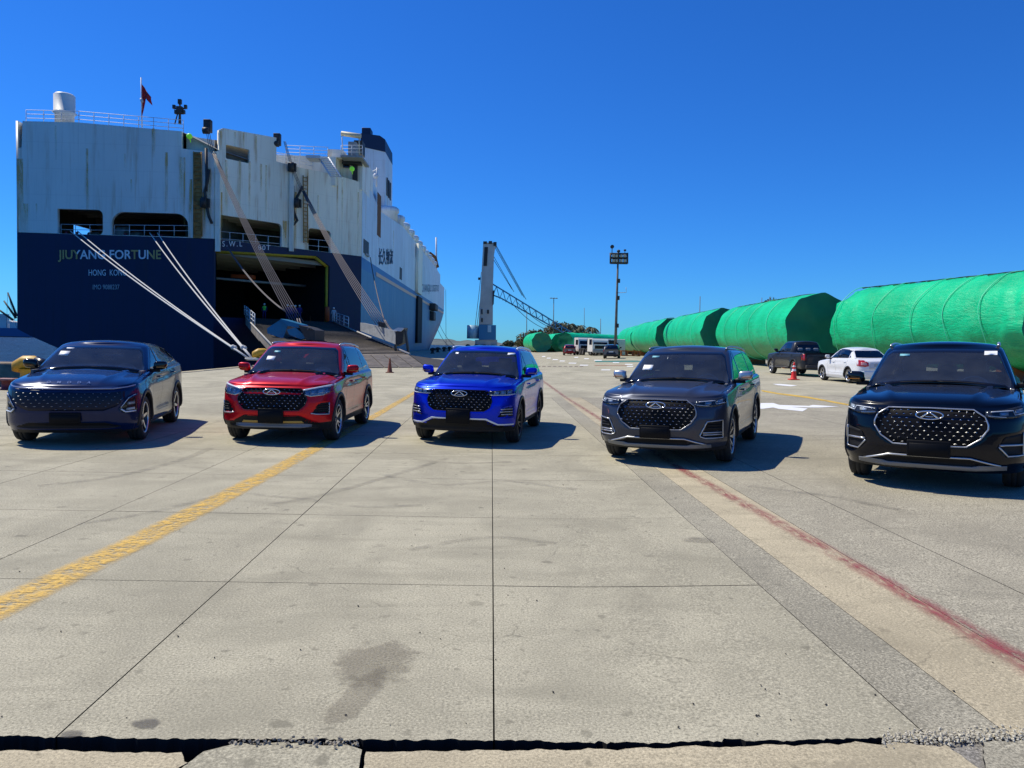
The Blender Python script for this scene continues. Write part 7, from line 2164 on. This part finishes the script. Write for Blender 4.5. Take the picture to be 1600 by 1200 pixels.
for (x0, y0), (x1, y1) in (((26, 494), (12, 457)), ((25, 497), (6, 470)), ((20, 500), (-10, 478))):
    mb = MB(); mb.tube([BP(x0, y0, 1), BP(x1, y1, 1)], [1.1, .6], 5); mb.build('derrick_arm', M_DKSTEEL, trawler)
mb = MB(); mb.tube([BP(12, 457, 1), BP(10, 512, 1)], .15, 4); mb.tube([BP(12, 457, 1), BP(26, 512, 1)], .15, 4); mb.build('stay_wire', M_CABLE, trawler)
names = ['leftmost', 'second', 'third', 'fourth', 'rightmost']
for k, (px, Y) in enumerate(((-2, 760), (4, 800), (11, 780), (17, 820), (23, 770))):
    r = empty('moored_boat', 'white moored boat in the far marina, %s of five' % names[k], 'boat', 'small boats in the far marina'); q = PY(px, 510, Y)
    k3 = 3.2; B_ = lambda x, y, z: (q.x + x * k3, Y + y * k3, -2.2 + z * k3)
    mb = MB(); mb.add([B_(-4, 0, 0), B_(4, 0, 0), B_(5, 0, 1.5), B_(-4.4, 0, 1.5), B_(-4, 3, 0), B_(4, 3, 0), B_(5, 3, 1.5), B_(-4.4, 3, 1.5)], [(0, 1, 2, 3), (4, 7, 6, 5), (3, 2, 6, 7), (1, 5, 6, 2), (0, 3, 7, 4)]); mb.build('hull', MATS['boat_white'], r)
    mb = MB(); mb.box(B_(-.5, 1.5, 2.5), (4.5 * k3, 2.4 * k3, 2 * k3)); mb.box(B_(-.8, 1.5, 3.9), (2.6 * k3, 2 * k3, .8 * k3)); mb.build('cabin', MATS['boat_white'], r)
    mb = MB(); mb.box(B_(-.5, .28, 2.8), (3.9 * k3, .05, .6 * k3)); mb.build('cabin_window', M_GLOSSBLK, r)
    mb = MB(); mb.tube([B_(0, 1.5, 3), B_(0, 1.5, 6 + k % 3)], .25, 5); mb.build('mast', M_RAIL, r)
mb = MB(); ridge(mb, [(-1100, 1020, 8), (-800, 1000, 16), (-680, 1000, 14), (-560, 1010, 6)], 40); tag(mb.build('marina_shore', mat('shore_scrub', (.16, .16, .13), .95, var=.5, vscale=.15)), kind='structure')
for k in range(4):
    x = [-655, -640, -624, -608][k]; mb = MB(); hh = 12 + (k * 7 % 5); mb.box((x, 955, hh / 2), (11, 12, hh + 4)); mb.prism([(x - 6, hh + 2), (x + 6, hh + 2), (x, hh + 4)], 948, 962, 'Y'); mb.build('shore_building', mat('shore_wall_%d' % (k % 3), [(.6, .58, .52), (.45, .36, .28), (.5, .5, .5)][k % 3], .8), label='far low %s building on the marina shore, %s of four' % (['cream', 'tan', 'grey', 'cream'][k], ['leftmost', 'second from left', 'third from left', 'rightmost'][k]), category='building', group='far buildings on the marina shore')
